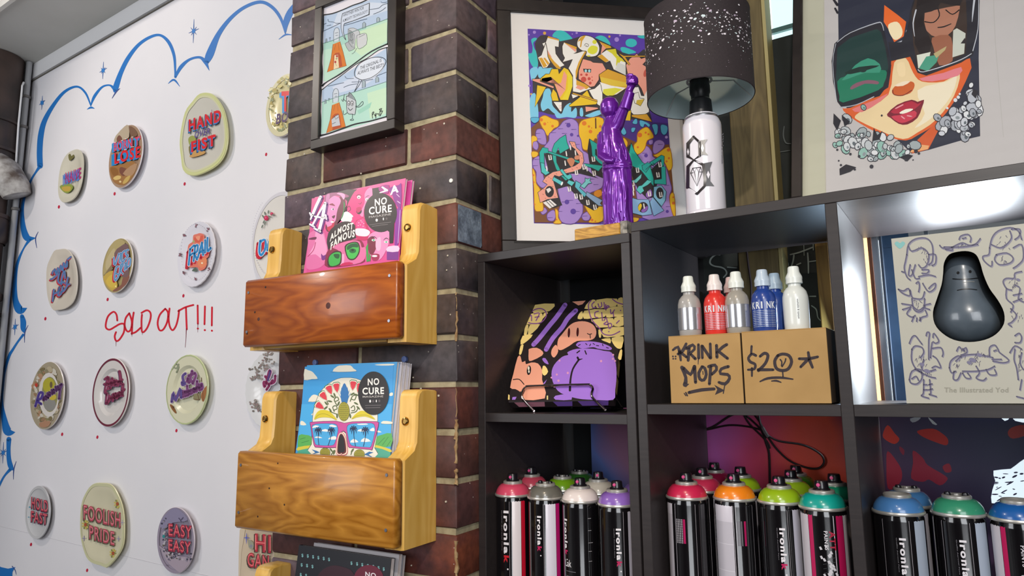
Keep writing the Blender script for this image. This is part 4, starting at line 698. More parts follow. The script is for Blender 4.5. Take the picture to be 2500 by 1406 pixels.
for x, y, rt in ((575,495,.6),(605,475,1.2),(540,560,.2),(490,590,.9),(485,650,2.4),(545,680,1),(640,760,1.6),(660,590,2),(900,470,.3),(850,460,2.6),(900,590,.5),(820,760,1.4),(930,650,.8),(560,1230,.9),(850,1235,2.2),(600,1260,2)): a.ell(LV, x, y, 34, 12, 10, rt)
a.poly('#e0cc28', [(325,810),(360,720),(420,680),(520,690),(590,750),(640,820),(560,790),(460,780),(380,790)], 3).line('#7a7018', [(345,790),(400,740),(500,740),(620,815)], 4).poly('#e0cc28', [(835,805),(900,730),(970,690),(1050,710),(1150,790),(1150,810),(1030,770),(920,780)], 3).line('#7a7018', [(850,800),(920,760),(1040,750),(1140,800)], 4)
PKF = '#cf4f9e'
a.poly('#5a2048', [(268,858),(300,842),(620,828),(740,858),(850,838),(1180,835),(1212,875),(1195,960),(1130,1210),(1090,1225),(850,1200),(790,1180),(760,1000),(690,990),(650,1170),(600,1200),(380,1195),(320,1160),(275,900)], 2).poly(PKF, [(274,862),(300,848),(620,834),(740,864),(850,844),(1176,841),(1206,876),(1188,960),(1125,1204),(1090,1218),(850,1193),(796,1175),(765,990),(690,982),(645,1165),(600,1192),(384,1188),(326,1156),(282,900)], 2)
for L_ in ([(300,920),(320,885),(400,868),(600,870),(645,910),(650,980),(610,1130),(560,1165),(380,1160),(335,1120)], [(778,920),(810,880),(900,865),(1110,862),(1155,900),(1160,980),(1110,1170),(1060,1190),(880,1175),(820,1140),(790,1020)]):
    a.poly('#5a2048', [(x+(x-(475 if x < 700 else 968))*.025, y+(y-1020)*.025) for x, y in L_], 2).poly('#4aaee6', L_, 2)
for c in ([(530,900),(570,880),(640,905),(600,915)], [(330,1060),(380,1040),(440,1065)], [(520,1080),(560,1050),(620,1040),(625,1085)], [(420,970),(480,940),(560,975)], [(920,870),(1040,865),(1060,880),(940,885)], [(820,1125),(870,1075),(935,1120)], [(965,1115),(1020,1060),(1105,1110)], [(920,970),(970,940),(1040,975)], [(1085,960),(1140,920),(1155,970)], [(300,920),(340,890),(400,905),(320,925)]): a.poly('#f4f2ee', c, 2)
for x, y, bx, by in ((385,965,392,1160),(565,965,520,1165),(868,945,895,1175),(1030,960,1005,1175)):
    a.line('#12264e', [(x,y,9),((x+bx)/2+(10 if bx < x else -6),(y+by)/2,8),(bx,by,9)], 8)
    for i in range(9): th = -2.9+i*.72; a.line('#12264e', [(x,y,12),(x+cos(th)*38,y+sin(th)*34-14,13),(x+cos(th)*50,y+sin(th)*60+18,2)], 8)
a.poly('#e86a7a', [(700,985),(740,1010),(770,1090),(788,1240),(770,1290),(720,1305),(705,1290),(690,1305),(640,1290),(628,1230),(640,1100),(665,1010)], 3).poly('#f4ead0', [(700,992),(735,1015),(765,1095),(780,1240),(765,1282),(722,1295),(705,1280),(688,1295),(645,1282),(636,1230),(648,1100),(668,1020)], 3).poly('#6a1018', [(700,1005),(730,1030),(758,1105),(770,1240),(750,1275),(715,1285),(702,1272),(685,1285),(652,1272),(646,1225),(655,1110),(675,1030)], 3).poly('#1e1416', [(700,1020),(724,1045),(745,1115),(752,1230),(735,1262),(702,1262),(665,1262),(658,1220),(665,1115),(682,1040)], 3)
a.ell('#1e1716', 1143, 450, 212, 298, 44, 0)
a.text('#f6f2ea', 'NO', (1065, 340), (1222, 332), 90, .045).text('#f6f2ea', 'CURE', (992, 466), (1288, 458), 92, .045).text('#c8c2ba', 'MAGAZINE', (996, 512), (1278, 505), 26, .01)
a.ell('#f4f0ee', 1098, 560, 12, 20).ell('#5a5254', 1140, 560, 14, 18).ell('#f4f0ee', 1183, 558, 7, 18).ell('#5a5254', 1225, 556, 14, 18).line('#8a8284', [(1030,620),(1245,614)], 5, 0).line('#8a8284', [(1035,652),(1235,646)], 5, 0)
a.done('cover_print', mg)
for i in range(3):
    q = Plane(PB_.o-PB_.n*(.0085+i*.0085), PB_.u, PB_.v)
    mag(q, x_l+.003+.002*i, x_r+.0045+.002*i, .004, z_t+.001, .0065, ['second skull magazine, pages showing behind the front copy', 'third skull magazine in the lower rack stack', 'rearmost skull magazine, closest to the bricks in the lower rack'][i], '#d8d4dc')
# black dollar cover
PD = tilt(V3((0, -.089, -1.29)), 0, .13); xa = PD.uv(722, 1400)[0]; xb = PD.uv(953, 1400)[0]; zt = PD.uv(727, 1331)[1]
mg = mag(PD, xa, xb, .004, zt, .010, 'black magazine with pale dollar signs and a crimson badge in the third rack', '#1c1c24')
a = Art(on(PD), .35, base=.0003).crop(600, 1290, 5.952)
for row in ([(825,385),(903,393),(980,405),(1057,417),(1135,430),(1212,443)], [(1538,497),(1620,508),(1695,520),(1776,535),(1856,548),(1933,565),(2007,583)], [(815,523),(893,533),(972,546)], [(802,665),(880,678)], [(795,800),(870,812)]):
    for x, y in row: a.text('#8ec8c8', '$', (x-14, y+24), (x+14, y+28), 46, .03)
a.poly('#3c1c28', [(1080,640),(1250,540),(1420,560),(1560,640),(1600,900),(1000,900)], 3).ell('#6e1c34', 1790, 730, 215, 200, 40).text('#f4e8ea', 'NO', (1740, 695), (1895, 720), 70, .04); a.done('cover_print', mg)
q = Plane(PD.o-PD.n*.013, PD.u, PD.v); mag(q, xa+.026, xb+.006, .004, zt+.006, .009, 'white-paged magazine standing behind the dollar-sign copy', '#b8b4b8')
q = Plane(PD.o-PD.n*.024, PD.u, PD.v); mag(q, xa+.03, xb+.008, .004, zt+.004, .005, 'rearmost magazine in the third rack, thin pale edge', '#9c9aa0')
# ================================================================== FRAMED PICTURES
FB = M('#221c1b', .38, kind='noise', c2='#2b2422', scale=30)
def frame(pl, x0, x1, z0, z1, b, dep, label, mat_c, proud=.004, cat='picture', name='picture_frame', glz=True, bl=None):
    # outer rectangle x0..x1, z0..z1 on pl (front face of the moulding)
    bl = bl or b; c = pl.at((x0+x1)/2, z0, -dep/2); t = thing(name, c, label, cat); n = pl.n
    for nm, (a0, a1, c0, c1) in (('rail', (x0, x1, z1-b, z1)), ('rail', (x0, x1, z0, z0+b)), ('stile', (x0, x0+bl, z0+b, z1-b)), ('stile', (x1-bl, x1, z0+b, z1-b))):
        m = MB(); m.box(pl.at(a0, c0, -dep), pl.u*(a1-a0), pl.v*(c1-c0), n*dep, FB, .0012); obj(nm, m, t)
    m = MB(); m.box(pl.at(x0+bl*.6, z0+b*.6, -proud-.0055), pl.u*(x1-x0-1.2*bl), pl.v*(z1-z0-1.2*b), n*.0015, M(mat_c, .8)); bk = obj('mount', m, t)
    if glz: m = MB(); m.box(pl.at(x0+bl*.8, z0+b*.8, -proud+.0030), pl.u*(x1-x0-1.6*bl), pl.v*(z1-z0-1.6*b), n*.0006, glass()); obj('glass', m, t)
    return t, Plane(pl.at(0, 0, -proud-.0038), pl.u, pl.v)
# comic on the pillar
FP = Plane((0, -.0315, 0), (1, 0, 0), ZZ); g = lambda x, y: FP.uv(x, y)
fx0 = g(757, 367)[0]; fz0 = g(757, 367)[1]; fx1 = g(962, 325)[0]
t, ap = frame(FP, fx0, fx1, fz0+.001, fz0+.345, .0205, .0315, 'small black box frame with a pale two-panel graveyard comic on the bricks', '#e9e4ea', bl=.0205)
a = Art(on(ap), .7, base=.0001).crop(740, 0, 7.031); K = '#1d2226'
a.poly('#e8e4ec', [(312,140),(1480,-260),(1475,2010),(255,2400)]) 
a.poly('#b9cde6', [(355,280),(1455,-110),(1450,330),(1080,450),(620,640),(350,750)]).poly('#d3deee', [(600,210),(1150,40),(1450,60),(1450,180),(900,360),(500,470)], 1).poly('#bfe3cf', [(350,745),(620,650),(1080,455),(1455,320),(1448,760),(1000,1040),(420,1390),(350,1400)]).poly('#a9d6c8', [(350,745),(620,650),(1080,455),(1080,560),(620,800),(350,860)]).poly('#cde8c6', [(900,560),(1440,380),(1440,700),(1000,960),(800,800)], 1)
a.poly('#b9cde6', [(470,1420),(960,1120),(1445,820),(1440,1400),(1080,1520),(620,1650),(330,1760),(325,1560)]).poly('#d3dcee', [(500,1500),(900,1300),(1300,1300),(1000,1500),(600,1600)], 1).poly('#b6dfd0', [(325,1755),(620,1655),(1080,1520),(1445,1405),(1435,2010),(900,2180),(310,2300)]).poly('#c9e6c8', [(1100,1600),(1430,1500),(1420,1950),(1150,2040)], 1).poly('#9fd4c0', [(930,1900),(1180,1750),(1150,1850),(960,1960)], 1)
a.lines(K, [[(330,260,22),(500,235,22),(680,170,20),(850,95,20),(1000,45,22),(1160,-30,20),(1460,-130,16)], [(340,270,40),(345,480,26),(325,640,28),(335,850,24),(310,1030,34),(330,1220,26),(320,1430,30)], [(1460,-100,26),(1462,300,26),(1455,520,22),(1460,760,34)], [(1460,750,26),(1180,880,24),(900,1080,22),(640,1270,26),(420,1400,20),(330,1470,40)], [(1450,815,18),(1300,860,16),(1100,1000,14),(900,1110,14),(640,1310,14),(440,1450,12),(330,1540,16)], [(310,1540,30),(300,1700,24),(290,1860,24),(300,2060,30),(295,2330,24)], [(1440,815,18),(1445,1100,20),(1440,1400,20),(1438,1760,16),(1435,2010,20)], [(290,2330,36),(450,2290,26),(700,2200,28),(900,2130,26),(1150,2080,24),(1440,2000,24)]], 20, 3)
a.poly('#c7cbd0', [(770,500),(850,480),(950,520),(975,600),(900,680),(885,820),(780,740)], 2).poly('#9aa0a4', [(785,520),(860,580),(870,760),(790,700)], 2).poly('#b3b8bc', [(720,750),(800,700),(900,820),(790,880)], 0).poly('#d0d3d6', [(925,610),(1050,570),(1095,600),(1090,760),(970,840),(930,780)], 1)
a.lines('#565c62', [[(770,500),(860,480),(960,530),(975,600)], [(780,510),(880,590),(885,820),(785,730),(775,510)], [(720,750),(800,700)], [(720,750),(790,880),(890,830)], [(925,610),(1050,570),(1095,600),(1090,760),(970,840),(930,790),(925,610)], [(960,640),(1060,590)], [(920,830),(880,900),(840,925)], [(800,560,6),(815,590,6)], [(845,585,6),(860,610,6)], [(800,670,6),(830,700,8),(860,670,6)], [(820,600),(825,650)]], 7, 2)
for dx, dy in ((0, 0), (-14, 1045)):
    T = lambda l: [(x+dx, y+dy, *r) for x, y, *r in l]
    a.poly('#cfd8e2', T([(528,720),(530,540),(560,485),(600,485),(622,530),(618,700)]), 1).lines('#5c6672', [T([(528,720),(528,545),(565,478),(605,485),(625,540),(620,700)]), T([(550,570),(600,560)]), T([(560,610),(595,605)])], 8, 2)
    a.poly('#9fb0b8', T([(385,740),(390,665),(412,665),(412,730)]), 0).lines('#4a5860', [T([(385,740),(392,665),(410,662),(414,730)]), T([(462,640),(460,695)]), T([(445,655),(478,648)])], 6, 0)
    a.poly('#d9791e', T([(515,760),(635,712),(690,900),(745,1130),(640,1160),(520,1195),(415,1240),(480,1010)]), 0).poly('#b84e1c', T([(520,950),(560,910),(620,900),(650,960),(675,1135),(520,1195)]), 0).lines('#7a4416', [T([(515,760),(480,1010),(415,1240),(520,1195),(745,1130),(690,900),(635,712)]), T([(560,760,4),(540,860,4)]), T([(605,740,4),(620,860,4)])], 6, 0)
a.poly('#ecd9b0', [(540,950),(600,940),(620,1160),(525,1195)], 0).ell('#b0202c', 583, 965, 17, 18).ell('#b0202c', 556, 1065, 17, 20).lines('#2a3a2a', [[(583,980),(575,1030)], [(556,1085),(575,1130)], [(560,1010),(595,1000)]], 5, 0).poly('#c6cbd2', [(490,2050),(560,1990),(610,1970),(640,2150),(500,2180)], 1).lines('#4c5258', [[(490,2050),(560,1990),(615,1965)], [(545,2000),(560,2050),(610,2010)], [(500,2130),(560,2100)]], 8, 0)
a.poly('#c8cdd2', [(745,1650),(800,1570),(905,1740),(895,1960),(820,1955),(760,1930)], 0).poly('#8e949a', [(745,1650),(770,1640),(800,1580),(905,1735)], 0).lines('#353a40', [[(745,1650),(760,1930),(850,1960),(895,1955),(908,1735),(800,1585),(790,1640),(745,1655)], [(690,1700),(740,1740)], [(665,1710),(690,1740),(710,1620)], [(905,1820),(950,1820),(1020,1740),(1030,1790),(960,1840),(905,1835)], [(850,1960),(850,2030)], [(810,2060),(850,2040),(870,2060),(830,2070),(810,2060)], [(760,1935),(700,1970),(690,1900)], [(775,1850,9),(810,1895,14),(855,1860,9)]], 9, 3)
for x in (785, 843): a.ell(K, x, 1775, 26, 46).ell('#e9eaee', x, 1777, 17, 36).ell(K, x+3, 1785, 7, 20)
a.poly('#d2dcec', [(680,235),(900,150),(1140,55),(1135,250),(900,345),(710,400),(690,560),(735,685),(690,620),(655,480),(655,340)], 0).lines(K, [[(680,235,9),(900,150,9),(1140,55,10)], [(1140,55,10),(1135,250,14)], [(1135,250,12),(900,345,8),(740,400,8),(700,430,8),(695,560,8),(735,685,10)], [(735,685,8),(690,620,7),(655,480,8),(660,330,9),(682,235,9)]], 9, 2)
a.text('#49505c', 'ANOTHER WIN FOR', (690, 290), (1045, 160), 52, .015, .1).text('#49505c', 'ALMIGHTY TECHNOLOGY!!!', (680, 385), (1110, 215), 50, .015, .1)
a.ell('#dfe6f2', 1155, 1180, 270, 160, 30, -.52).lines(K, [[(1000,1370,9),(900,1320,9),(890,1220,10),(960,1100,10),(1120,1010,10),(1300,980,10),(1400,1010,10),(1420,1080,10),(1330,1220,9),(1180,1330,9),(1040,1370,9),(1000,1375,9)], [(965,1370,7),(940,1450,7),(880,1580,8)], [(1010,1375,7),(960,1470,7),(880,1580,8)]], 10, 4)
a.text('#2e343e', 'THE ORIGINAL IS', (985, 1200), (1350, 1060), 60, .015, .1).text('#2e343e', 'ALWAYS THE BEST!!', (935, 1290), (1390, 1140), 60, .015, .1)
a.lines('#4d5b6c', [[(430,330),(440,370),(520,380),(570,400),(640,398)], [(360,420),(400,400)], [(360,530),(450,490),(640,400)], [(410,445),(480,430)], [(700,440),(850,400),(1000,350),(1100,325)], [(1150,165),(1300,140),(1360,90),(1450,60)], [(1340,30),(1370,50),(1440,35)], [(1210,245),(1340,190),(1420,130)], [(720,1310),(760,1350),(870,1345)], [(430,1480),(560,1450),(700,1420)], [(700,1500),(800,1460),(930,1440)], [(840,1410),(1000,1400),(1200,1360)], [(1250,1310),(1430,1240)]], 7, 3)
for x, y, h in ((1050,460,110),(1293,350,70),(1045,1480,150),(1275,1390,100)): a.poly('#a8b8c0', [(x-26,y+30),(x-26,y-h*.5),(x,y-h*.75),(x+26,y-h*.5),(x+26,y+15)], 0).lines('#4a5860', [[(x-26,y+30),(x-26,y-h*.5),(x,y-h*.75),(x+26,y-h*.5),(x+26,y+15)]], 7, 0)
a.lines('#6b948c', [[(350,745),(520,690),(700,610),(1000,490),(1250,400),(1450,325)], [(325,1755),(620,1655),(880,1580),(1100,1510),(1440,1400)]], 6, 3).lines(K, [[(1195,2030),(1190,1940),(1220,1920),(1200,1970)], [(1230,1960),(1240,2000),(1255,1940),(1250,2030)], [(1270,1960),(1300,1950),(1300,1980)], [(1320,1990),(1325,1880)], [(1310,1880),(1355,1860),(1330,1920),(1370,1900),(1325,1990)]], 10, 2)
a.done('comic_print', t)
# graffiti print leaning at an angle on the shelf
GP = tilt(S(.0385, .0296, -.4373), .6791, .0495, .0065)
t, ap = frame(GP, 0, .425, 0, .5597, .0292, .018, 'large black frame with purple and yellow graffiti lettering leaning behind the purple statue', '#ebe7e4', proud=.003)
a = Art(on(ap), .6, base=.0001).crop(1270, 60, 5.624); PU = '#5a3aa8'; TQ = '#38bfc0'; SK_ = '#7ecbea'; YE = '#e8c21c'; WH = '#efece6'; SA = '#eda08c'; DK = '#39343a'; OC = '#d9a22a'
lo, hi_ = ap.uv(1288, 70), ap.uv(1303, 545); pr_ = [ap.at(lo[0], lo[1]), ap.at(lo[0]+.2968, lo[1]), ap.at(lo[0]+.2968, hi_[1]), ap.at(lo[0], hi_[1])]
a.mb.add([p+ap.n*a.k for p in pr_], [(0, 1, 2, 3)], M(PU, .6))
a.dots('#a88ad8', [(195,105,22),(120,140,12),(1325,205,32),(775,115,16),(1735,245,18),(715,130,8),(1370,148,14),(125,840,16)], 10, 12).dots('#d9a84a', [(335,118,22),(1225,165,16),(150,955,14)], 10, 12)
a.poly(TQ, [(500,85),(600,90),(680,150),(720,200),(690,240),(600,250),(560,330),(600,480),(540,470),(520,300),(530,200),(440,160)], 3).poly(TQ, [(150,210),(200,180),(235,200),(180,250),(200,340),(240,400),(240,580),(180,585),(130,500),(110,400),(160,390),(170,300)], 3).poly(TQ, [(1030,180),(1100,150),(1180,180),(1240,270),(1180,300),(1120,260),(1070,200)], 3).poly(TQ, [(1450,230),(1500,195),(1580,210),(1600,270),(1540,310),(1460,290)], 3).poly(TQ, [(1375,330),(1430,310),(1590,375),(1520,400),(1430,405)], 3).poly(TQ, [(1610,155),(1750,150),(1720,190),(1640,185)], 2)
a.poly(DK, [(280,150),(400,160),(440,240),(700,200),(800,170),(900,150),(1060,200),(1250,290),(1400,380),(1600,420),(1760,360),(1780,1200),(1800,1330),(1500,1300),(1100,1260),(900,1280),(600,1220),(450,1240),(300,1200),(200,1150),(170,780),(250,640),(230,420),(200,260)], 2)
a.poly(SK_, [(135,620),(200,580),(240,600),(240,680),(200,740),(160,770),(140,700)], 3).poly(SK_, [(255,580),(350,600),(450,600),(470,700),(350,760),(250,720)], 3).poly(SK_, [(135,1010),(200,940),(230,1050),(250,1200),(240,1330),(180,1350),(140,1280)], 3).poly(SK_, [(330,900),(400,880),(430,960),(440,1100),(500,1180),(520,1250),(440,1200),(380,1150),(310,1190),(280,1100),(310,1000)], 3).poly(SK_, [(470,1150),(560,1230),(600,1150),(640,1100),(700,1080),(700,1200),(760,1140),(780,1200),(760,1280),(640,1270),(500,1280)], 3).poly(SK_, [(820,1160),(850,1140),(865,1200),(860,1260),(820,1250)], 2).poly(SK_, [(890,1250),(960,1220),(1060,1180),(1150,1180),(1130,1220),(1000,1270),(920,1265)], 2)
# letters (outlined shapes)
def ol(c, pts, w=9, sm=0): a.poly(c, pts, sm); q = smooth_path(pts, True, sm) if sm else pts; a.line('#3a2c18', q+[q[0]], w, 0); return a
ol(WH, [(380,160),(535,215),(530,310),(480,300),(490,400),(560,500),(610,560),(520,600),(430,480),(370,360),(330,320),(300,260),(350,240)]); a.poly(OC, [(385,160),(535,205),(530,222),(372,182)]).poly(OC, [(360,350),(400,420),(470,510),(560,600),(500,600),(420,500),(355,400)], 2).poly(SA, [(365,290),(375,350),(440,460),(400,420),(350,350)], 2)
ol(WH, [(350,250),(320,330),(290,420),(240,455),(310,600),(370,590),(415,520),(380,440),(370,340)]); a.poly(OC, [(255,460),(300,455),(370,570),(320,590)]).poly(OC, [(315,460),(340,455),(400,530),(380,560)])
ol(WH, [(600,240),(775,310),(775,380),(730,400),(780,390),(900,350),(870,430),(800,600),(770,740),(790,800),(940,860),(980,880),(820,940),(720,920),(720,700),(660,600),(690,540),(720,480),(580,520),(610,460),(580,400),(575,300)]); a.poly(OC, [(600,245),(775,310),(770,345),(620,262)]).poly(SA, [(620,262),(770,345),(760,380),(700,330)]).poly(OC, [(895,355),(905,380),(850,470),(800,600),(775,720),(760,750),(760,640),(800,520),(850,430)]).poly(OC, [(770,760),(960,850),(910,890),(800,850),(770,830)]).poly(SA, [(790,830),(900,870),(830,900),(760,870)], 1)
ol(WH, [(780,240),(820,170),(900,150),(1000,180),(1070,260),(1090,340),(1060,420),(980,445),(900,430),(910,370),(850,360),(790,310)], 9, 3); a.poly(OC, [(790,240),(830,175),(900,152),(850,230),(840,300),(820,310),(830,220)], 2).poly('#dede3c', [(930,340),(980,290),(1060,310),(1050,380),(990,410),(930,380)], 3).ell('#dede3c', 1020, 240, 30, 28).ell('#dede3c', 940, 432, 24, 10).line('#3a2c18', [(880,290),(900,262),(935,275),(930,300),(900,300),(905,285)], 6)
ol(SA, [(860,470),(970,500),(1000,520),(1130,530),(1180,620),(1150,680),(1080,700),(1080,760),(1020,850),(960,860),(800,750),(800,640)], 8, 1); a.dots('#c84a40', [(870,755,38),(945,745,22),(910,690,18),(838,690,16),(960,805,20),(985,722,8),(990,768,9)], 10, 12).poly('#2a2426', [(862,608),(975,612),(970,660),(875,655)]).ell('#9fd8e0', 900, 637, 17, 20).ell('#9fd8e0', 948, 638, 17, 20)
ol(WH, [(1050,440),(1180,350),(1310,330),(1330,400),(1400,480),(1450,520),(1450,700),(1280,620),(1230,500),(1180,525)]); a.poly(OC, [(1060,440),(1120,410),(1220,500),(1170,520)]).poly('#d8d02c', [(1180,350),(1310,335),(1330,420),(1400,470),(1440,520),(1380,500),(1340,560),(1330,600),(1315,560),(1320,470),(1260,400)], 1).poly('#d8d8d2', [(1340,520),(1440,560),(1445,690),(1300,620)], 1)
ol(SA, [(1120,290),(1090,240),(1250,320),(1180,330),(1130,380),(1100,420)], 6); a.poly(OC, [(1080,230),(1240,300),(1250,325),(1180,330)], 0)
ol(OC, [(1200,610),(1440,700),(1500,780),(1480,860),(1330,960),(1270,980),(1180,980),(1130,940),(1120,840),(1080,690)], 8, 0); a.poly(WH, [(1090,790),(1250,840),(1450,870),(1320,960),(1200,980),(1130,930),(1110,830)], 1).poly('#dcd83c', [(1140,890),(1300,870),(1400,890),(1270,975),(1180,975),(1135,940)], 1).poly('#e0c03c', [(1100,720),(1460,800),(1480,850),(1300,850),(1110,790)], 1)
ol(WH, [(1020,880),(1100,810),(1130,950),(1130,1140),(1060,1100),(980,980),(940,900)], 7)
ol(SA, [(1600,400),(1660,470),(1750,440),(1750,480),(1680,550),(1760,600),(1765,960),(1700,980),(1660,880),(1560,740),(1480,720),(1450,560),(1500,470)], 8); a.ell('#c85a4a', 1722, 665, 28, 58, 16, .3).poly(WH, [(1520,870),(1620,860),(1660,980),(1700,985),(1765,850),(1765,1200),(1660,1260),(1560,1240),(1500,1180),(1480,1060),(1500,930)], 1).lines('#3a2c18', [[(1530,960),(1620,930),(1640,1010),(1700,1020)], [(1520,1010),(1550,1000),(1570,1080),(1650,1120),(1700,1030)]], 8, 0).poly('#d8b83c', [(1600,1040),(1700,1025),(1650,1118),(1590,1085)], 1)
ol(YE, [(430,610),(520,610),(530,680),(600,590),(660,620),(710,700),(720,850),(660,1040),(550,1040),(520,960),(470,830),(440,760),(370,790),(280,780),(280,740),(350,680),(400,680)], 8, 0); a.poly(SA, [(300,740),(420,720),(480,830),(540,1010),(620,900),(640,700),(600,640),(560,800),(500,820),(440,760),(370,790),(285,775)], 1).poly('#e8d428', [(640,640),(715,720),(715,850),(650,1030),(570,1030),(650,880),(655,740)], 1)
ol(YE, [(230,830),(355,860),(290,980),(200,1135),(220,960)], 8); ol(SA, [(165,750),(280,745),(270,780),(460,850),(455,880),(170,775)], 7); ol(YE, [(450,880),(500,940),(530,1050),(440,1050),(420,970)], 7); ol(WH, [(450,1060),(570,1065),(570,1190),(550,1200)], 7); a.lines('#e08a8a', [[(535,1120),(565,1115)], [(530,1150),(565,1145)]], 6, 0)
ol(YE, [(920,900),(960,990),(1060,1060),(1040,1100),(680,1130),(670,1110),(800,1010)], 8); ol(OC, [(720,935),(1060,1040),(1050,1062),(715,955)], 6); ol(SA, [(890,1125),(1060,1140),(1070,1160),(900,1205)], 7); ol(WH, [(700,955),(800,980),(720,1020)], 6)
ol(YE, [(1430,1170),(1520,1180),(1510,1400),(1500,1420),(1400,1240)], 8); ol(OC, [(1620,1240),(1740,1230),(1810,1340),(1530,1270),(1530,1240)], 7); ol(OC, [(1340,390),(1420,430),(1750,430),(1755,445),(1440,450),(1510,550),(1490,560),(1400,450)], 5)
# lower half
a.crop(1280, 290, 5.2075); LI = '#a586cc'; YO = '#ecbc20'; BRN = '#7a4a22'
a.poly(BRN, [(85,120),(200,20),(500,0),(1000,0),(1400,180),(1640,240),(1840,300),(1920,1220),(1300,1280),(800,1320),(130,1320)], 0).poly('#4a2f86', [(980,0),(1820,60),(1840,330),(1500,330),(1420,300),(1200,200),(1000,60)], 1)
def ob(c, pts, e='#5c3a8c', w=9): a.poly(c, pts, 3); q = smooth_path(pts, True, 3); a.line(e, q+[q[0]], w, 0)
ob(YO, [(190,0),(260,-40),(350,0),(430,30),(430,100),(370,130),(300,220),(250,150),(210,80)], '#b06a18'); a.dots('#e07a20', [(258,68,20),(358,96,18),(215,15,22),(296,48,6),(330,45,5)], 10, 10)
ob(YO, [(700,60),(800,0),(1000,0),(1000,280),(900,250),(860,350),(800,400),(740,380),(720,280),(690,200)], '#b06a18'); a.dots('#e07a20', [(840,165,24),(820,100,16),(965,100,18),(760,60,30),(855,120,8)], 10, 10).line('#5a2a18', [(905,0),(908,120)], 16)
for l in ([(150,150),(210,130),(260,170),(280,320),(200,320),(150,250)], [(105,290),(150,280),(180,340),(160,400),(110,370)], [(320,190),(440,100),(500,30),(600,0),(680,60),(690,200),(720,280),(740,400),(800,440),(960,600),(1000,740),(980,880),(800,960),(740,1040),(740,1200),(640,1330),(480,1320),(430,1200),(460,1080),(430,940),(400,800),(280,700),(200,500),(250,360),(310,280)], [(110,520),(200,480),(230,640),(250,760),(300,860),(220,880),(150,800),(150,680),(110,620)], [(210,1160),(260,1130),(290,1180),(240,1220),(210,1200)], [(290,1210),(370,1160),(400,1230),(370,1300),(300,1290)], [(730,1230),(800,1180),(840,1220),(820,1290),(750,1290)], [(880,1210),(930,1180),(960,1220),(920,1260),(880,1245)], [(930,210),(1000,180),(1000,310),(940,280)], [(1490,370),(1560,350),(1620,420),(1630,480),(1700,520),(1780,560),(1850,800),(1870,900),(1840,1000),(1880,1150),(1880,1250),(1500,1260),(1400,700),(1440,480)], [(1650,300),(1720,270),(1780,310),(1760,380),(1660,450),(1630,400)], [(1580,280),(1630,270),(1630,320),(1590,330)]): ob(LI, l)
a.lines('#5c3a8c', [[(x, y, 8), (x+60, y-2, 4)] for x, y in ((140,190),(150,260),(340,180),(430,130),(520,60),(600,140),(480,190),(640,330),(110,600),(130,520),(830,770),(880,840),(560,1040),(480,1060),(640,1180),(420,1180),(660,1080),(900,680),(300,1260),(740,1240),(890,1215),(1500,440),(1700,330),(1560,550),(1780,850),(1800,1120))], 8, 0)
a.dots('#5a3c9c', [(560,85,28),(600,205,22),(540,1060,30),(620,1180,36),(1545,470,24),(680,220,14),(1815,1180,20)], 10, 12)
ob(YO, [(90,230),(150,230),(160,280),(110,300),(100,380)], '#b06a18', 6); ob(YO, [(95,420),(170,430),(160,480),(100,490)], '#b06a18', 6); ob(YO, [(100,640),(140,700),(150,820),(200,900),(230,1050),(240,1160),(190,1180),(130,1150),(120,900)], '#b06a18'); ob(YO, [(390,1150),(430,1180),(430,1260),(470,1330),(370,1330),(400,1280)], '#b06a18'); ob(YO, [(760,1080),(860,1140),(1000,1120),(990,1300),(820,1320),(850,1260),(800,1180)], '#b06a18'); ob('#d88a1c', [(890,930),(960,905),(990,960),(940,1000),(890,985)], '#b06a18', 6)
ob(YO, [(1440,180),(1540,110),(1600,150),(1640,240),(1560,280),(1530,380),(1460,450),(1400,440),(1390,340),(1430,290)], '#b06a18'); ob(YO, [(1780,380),(1850,380),(1880,600),(1830,660),(1780,560),(1700,500),(1640,470),(1700,440)], '#b06a18'); ob(YO, [(1850,970),(1900,960),(1920,1220),(1890,1230),(1850,1080)], '#b06a18'); ob(YO, [(1310,1260),(1450,1265),(1420,1310),(1320,1320)], '#b06a18', 6); ob(YO, [(1250,250),(1310,300),(1290,380),(1240,420)], '#b06a18', 6)
a.dots('#e07028', [(1465,210,30),(1575,200,14),(1540,180,14),(1440,365,14),(1830,400,22),(1835,505,14),(1805,545,14),(1893,1075,20),(1890,1000,12),(115,720,12),(120,810,10),(410,1285,10),(860,1290,16),(900,1305,10),(130,1090,10)], 10, 10)
for l in ([(85,-10),(180,-10),(180,30),(130,60),(85,30)], [(1205,115),(1260,110),(1295,180),(1260,210),(1210,160)], [(1370,60),(1400,10),(1430,10),(1430,70)], [(1360,120),(1410,120),(1390,170),(1360,170)], [(1470,20),(1590,70),(1580,110),(1530,70),(1510,110),(1470,90)], [(1620,80),(1690,80),(1690,180),(1660,210),(1640,150)], [(1735,80),(1815,100),(1810,180),(1770,210),(1735,170)]): ob('#58b4d8', l, '#1c4a7a', 6)
a.ell('#b89ade', 1222, 70, 20, 20).ell('#b89ade', 1803, 238, 18, 18)
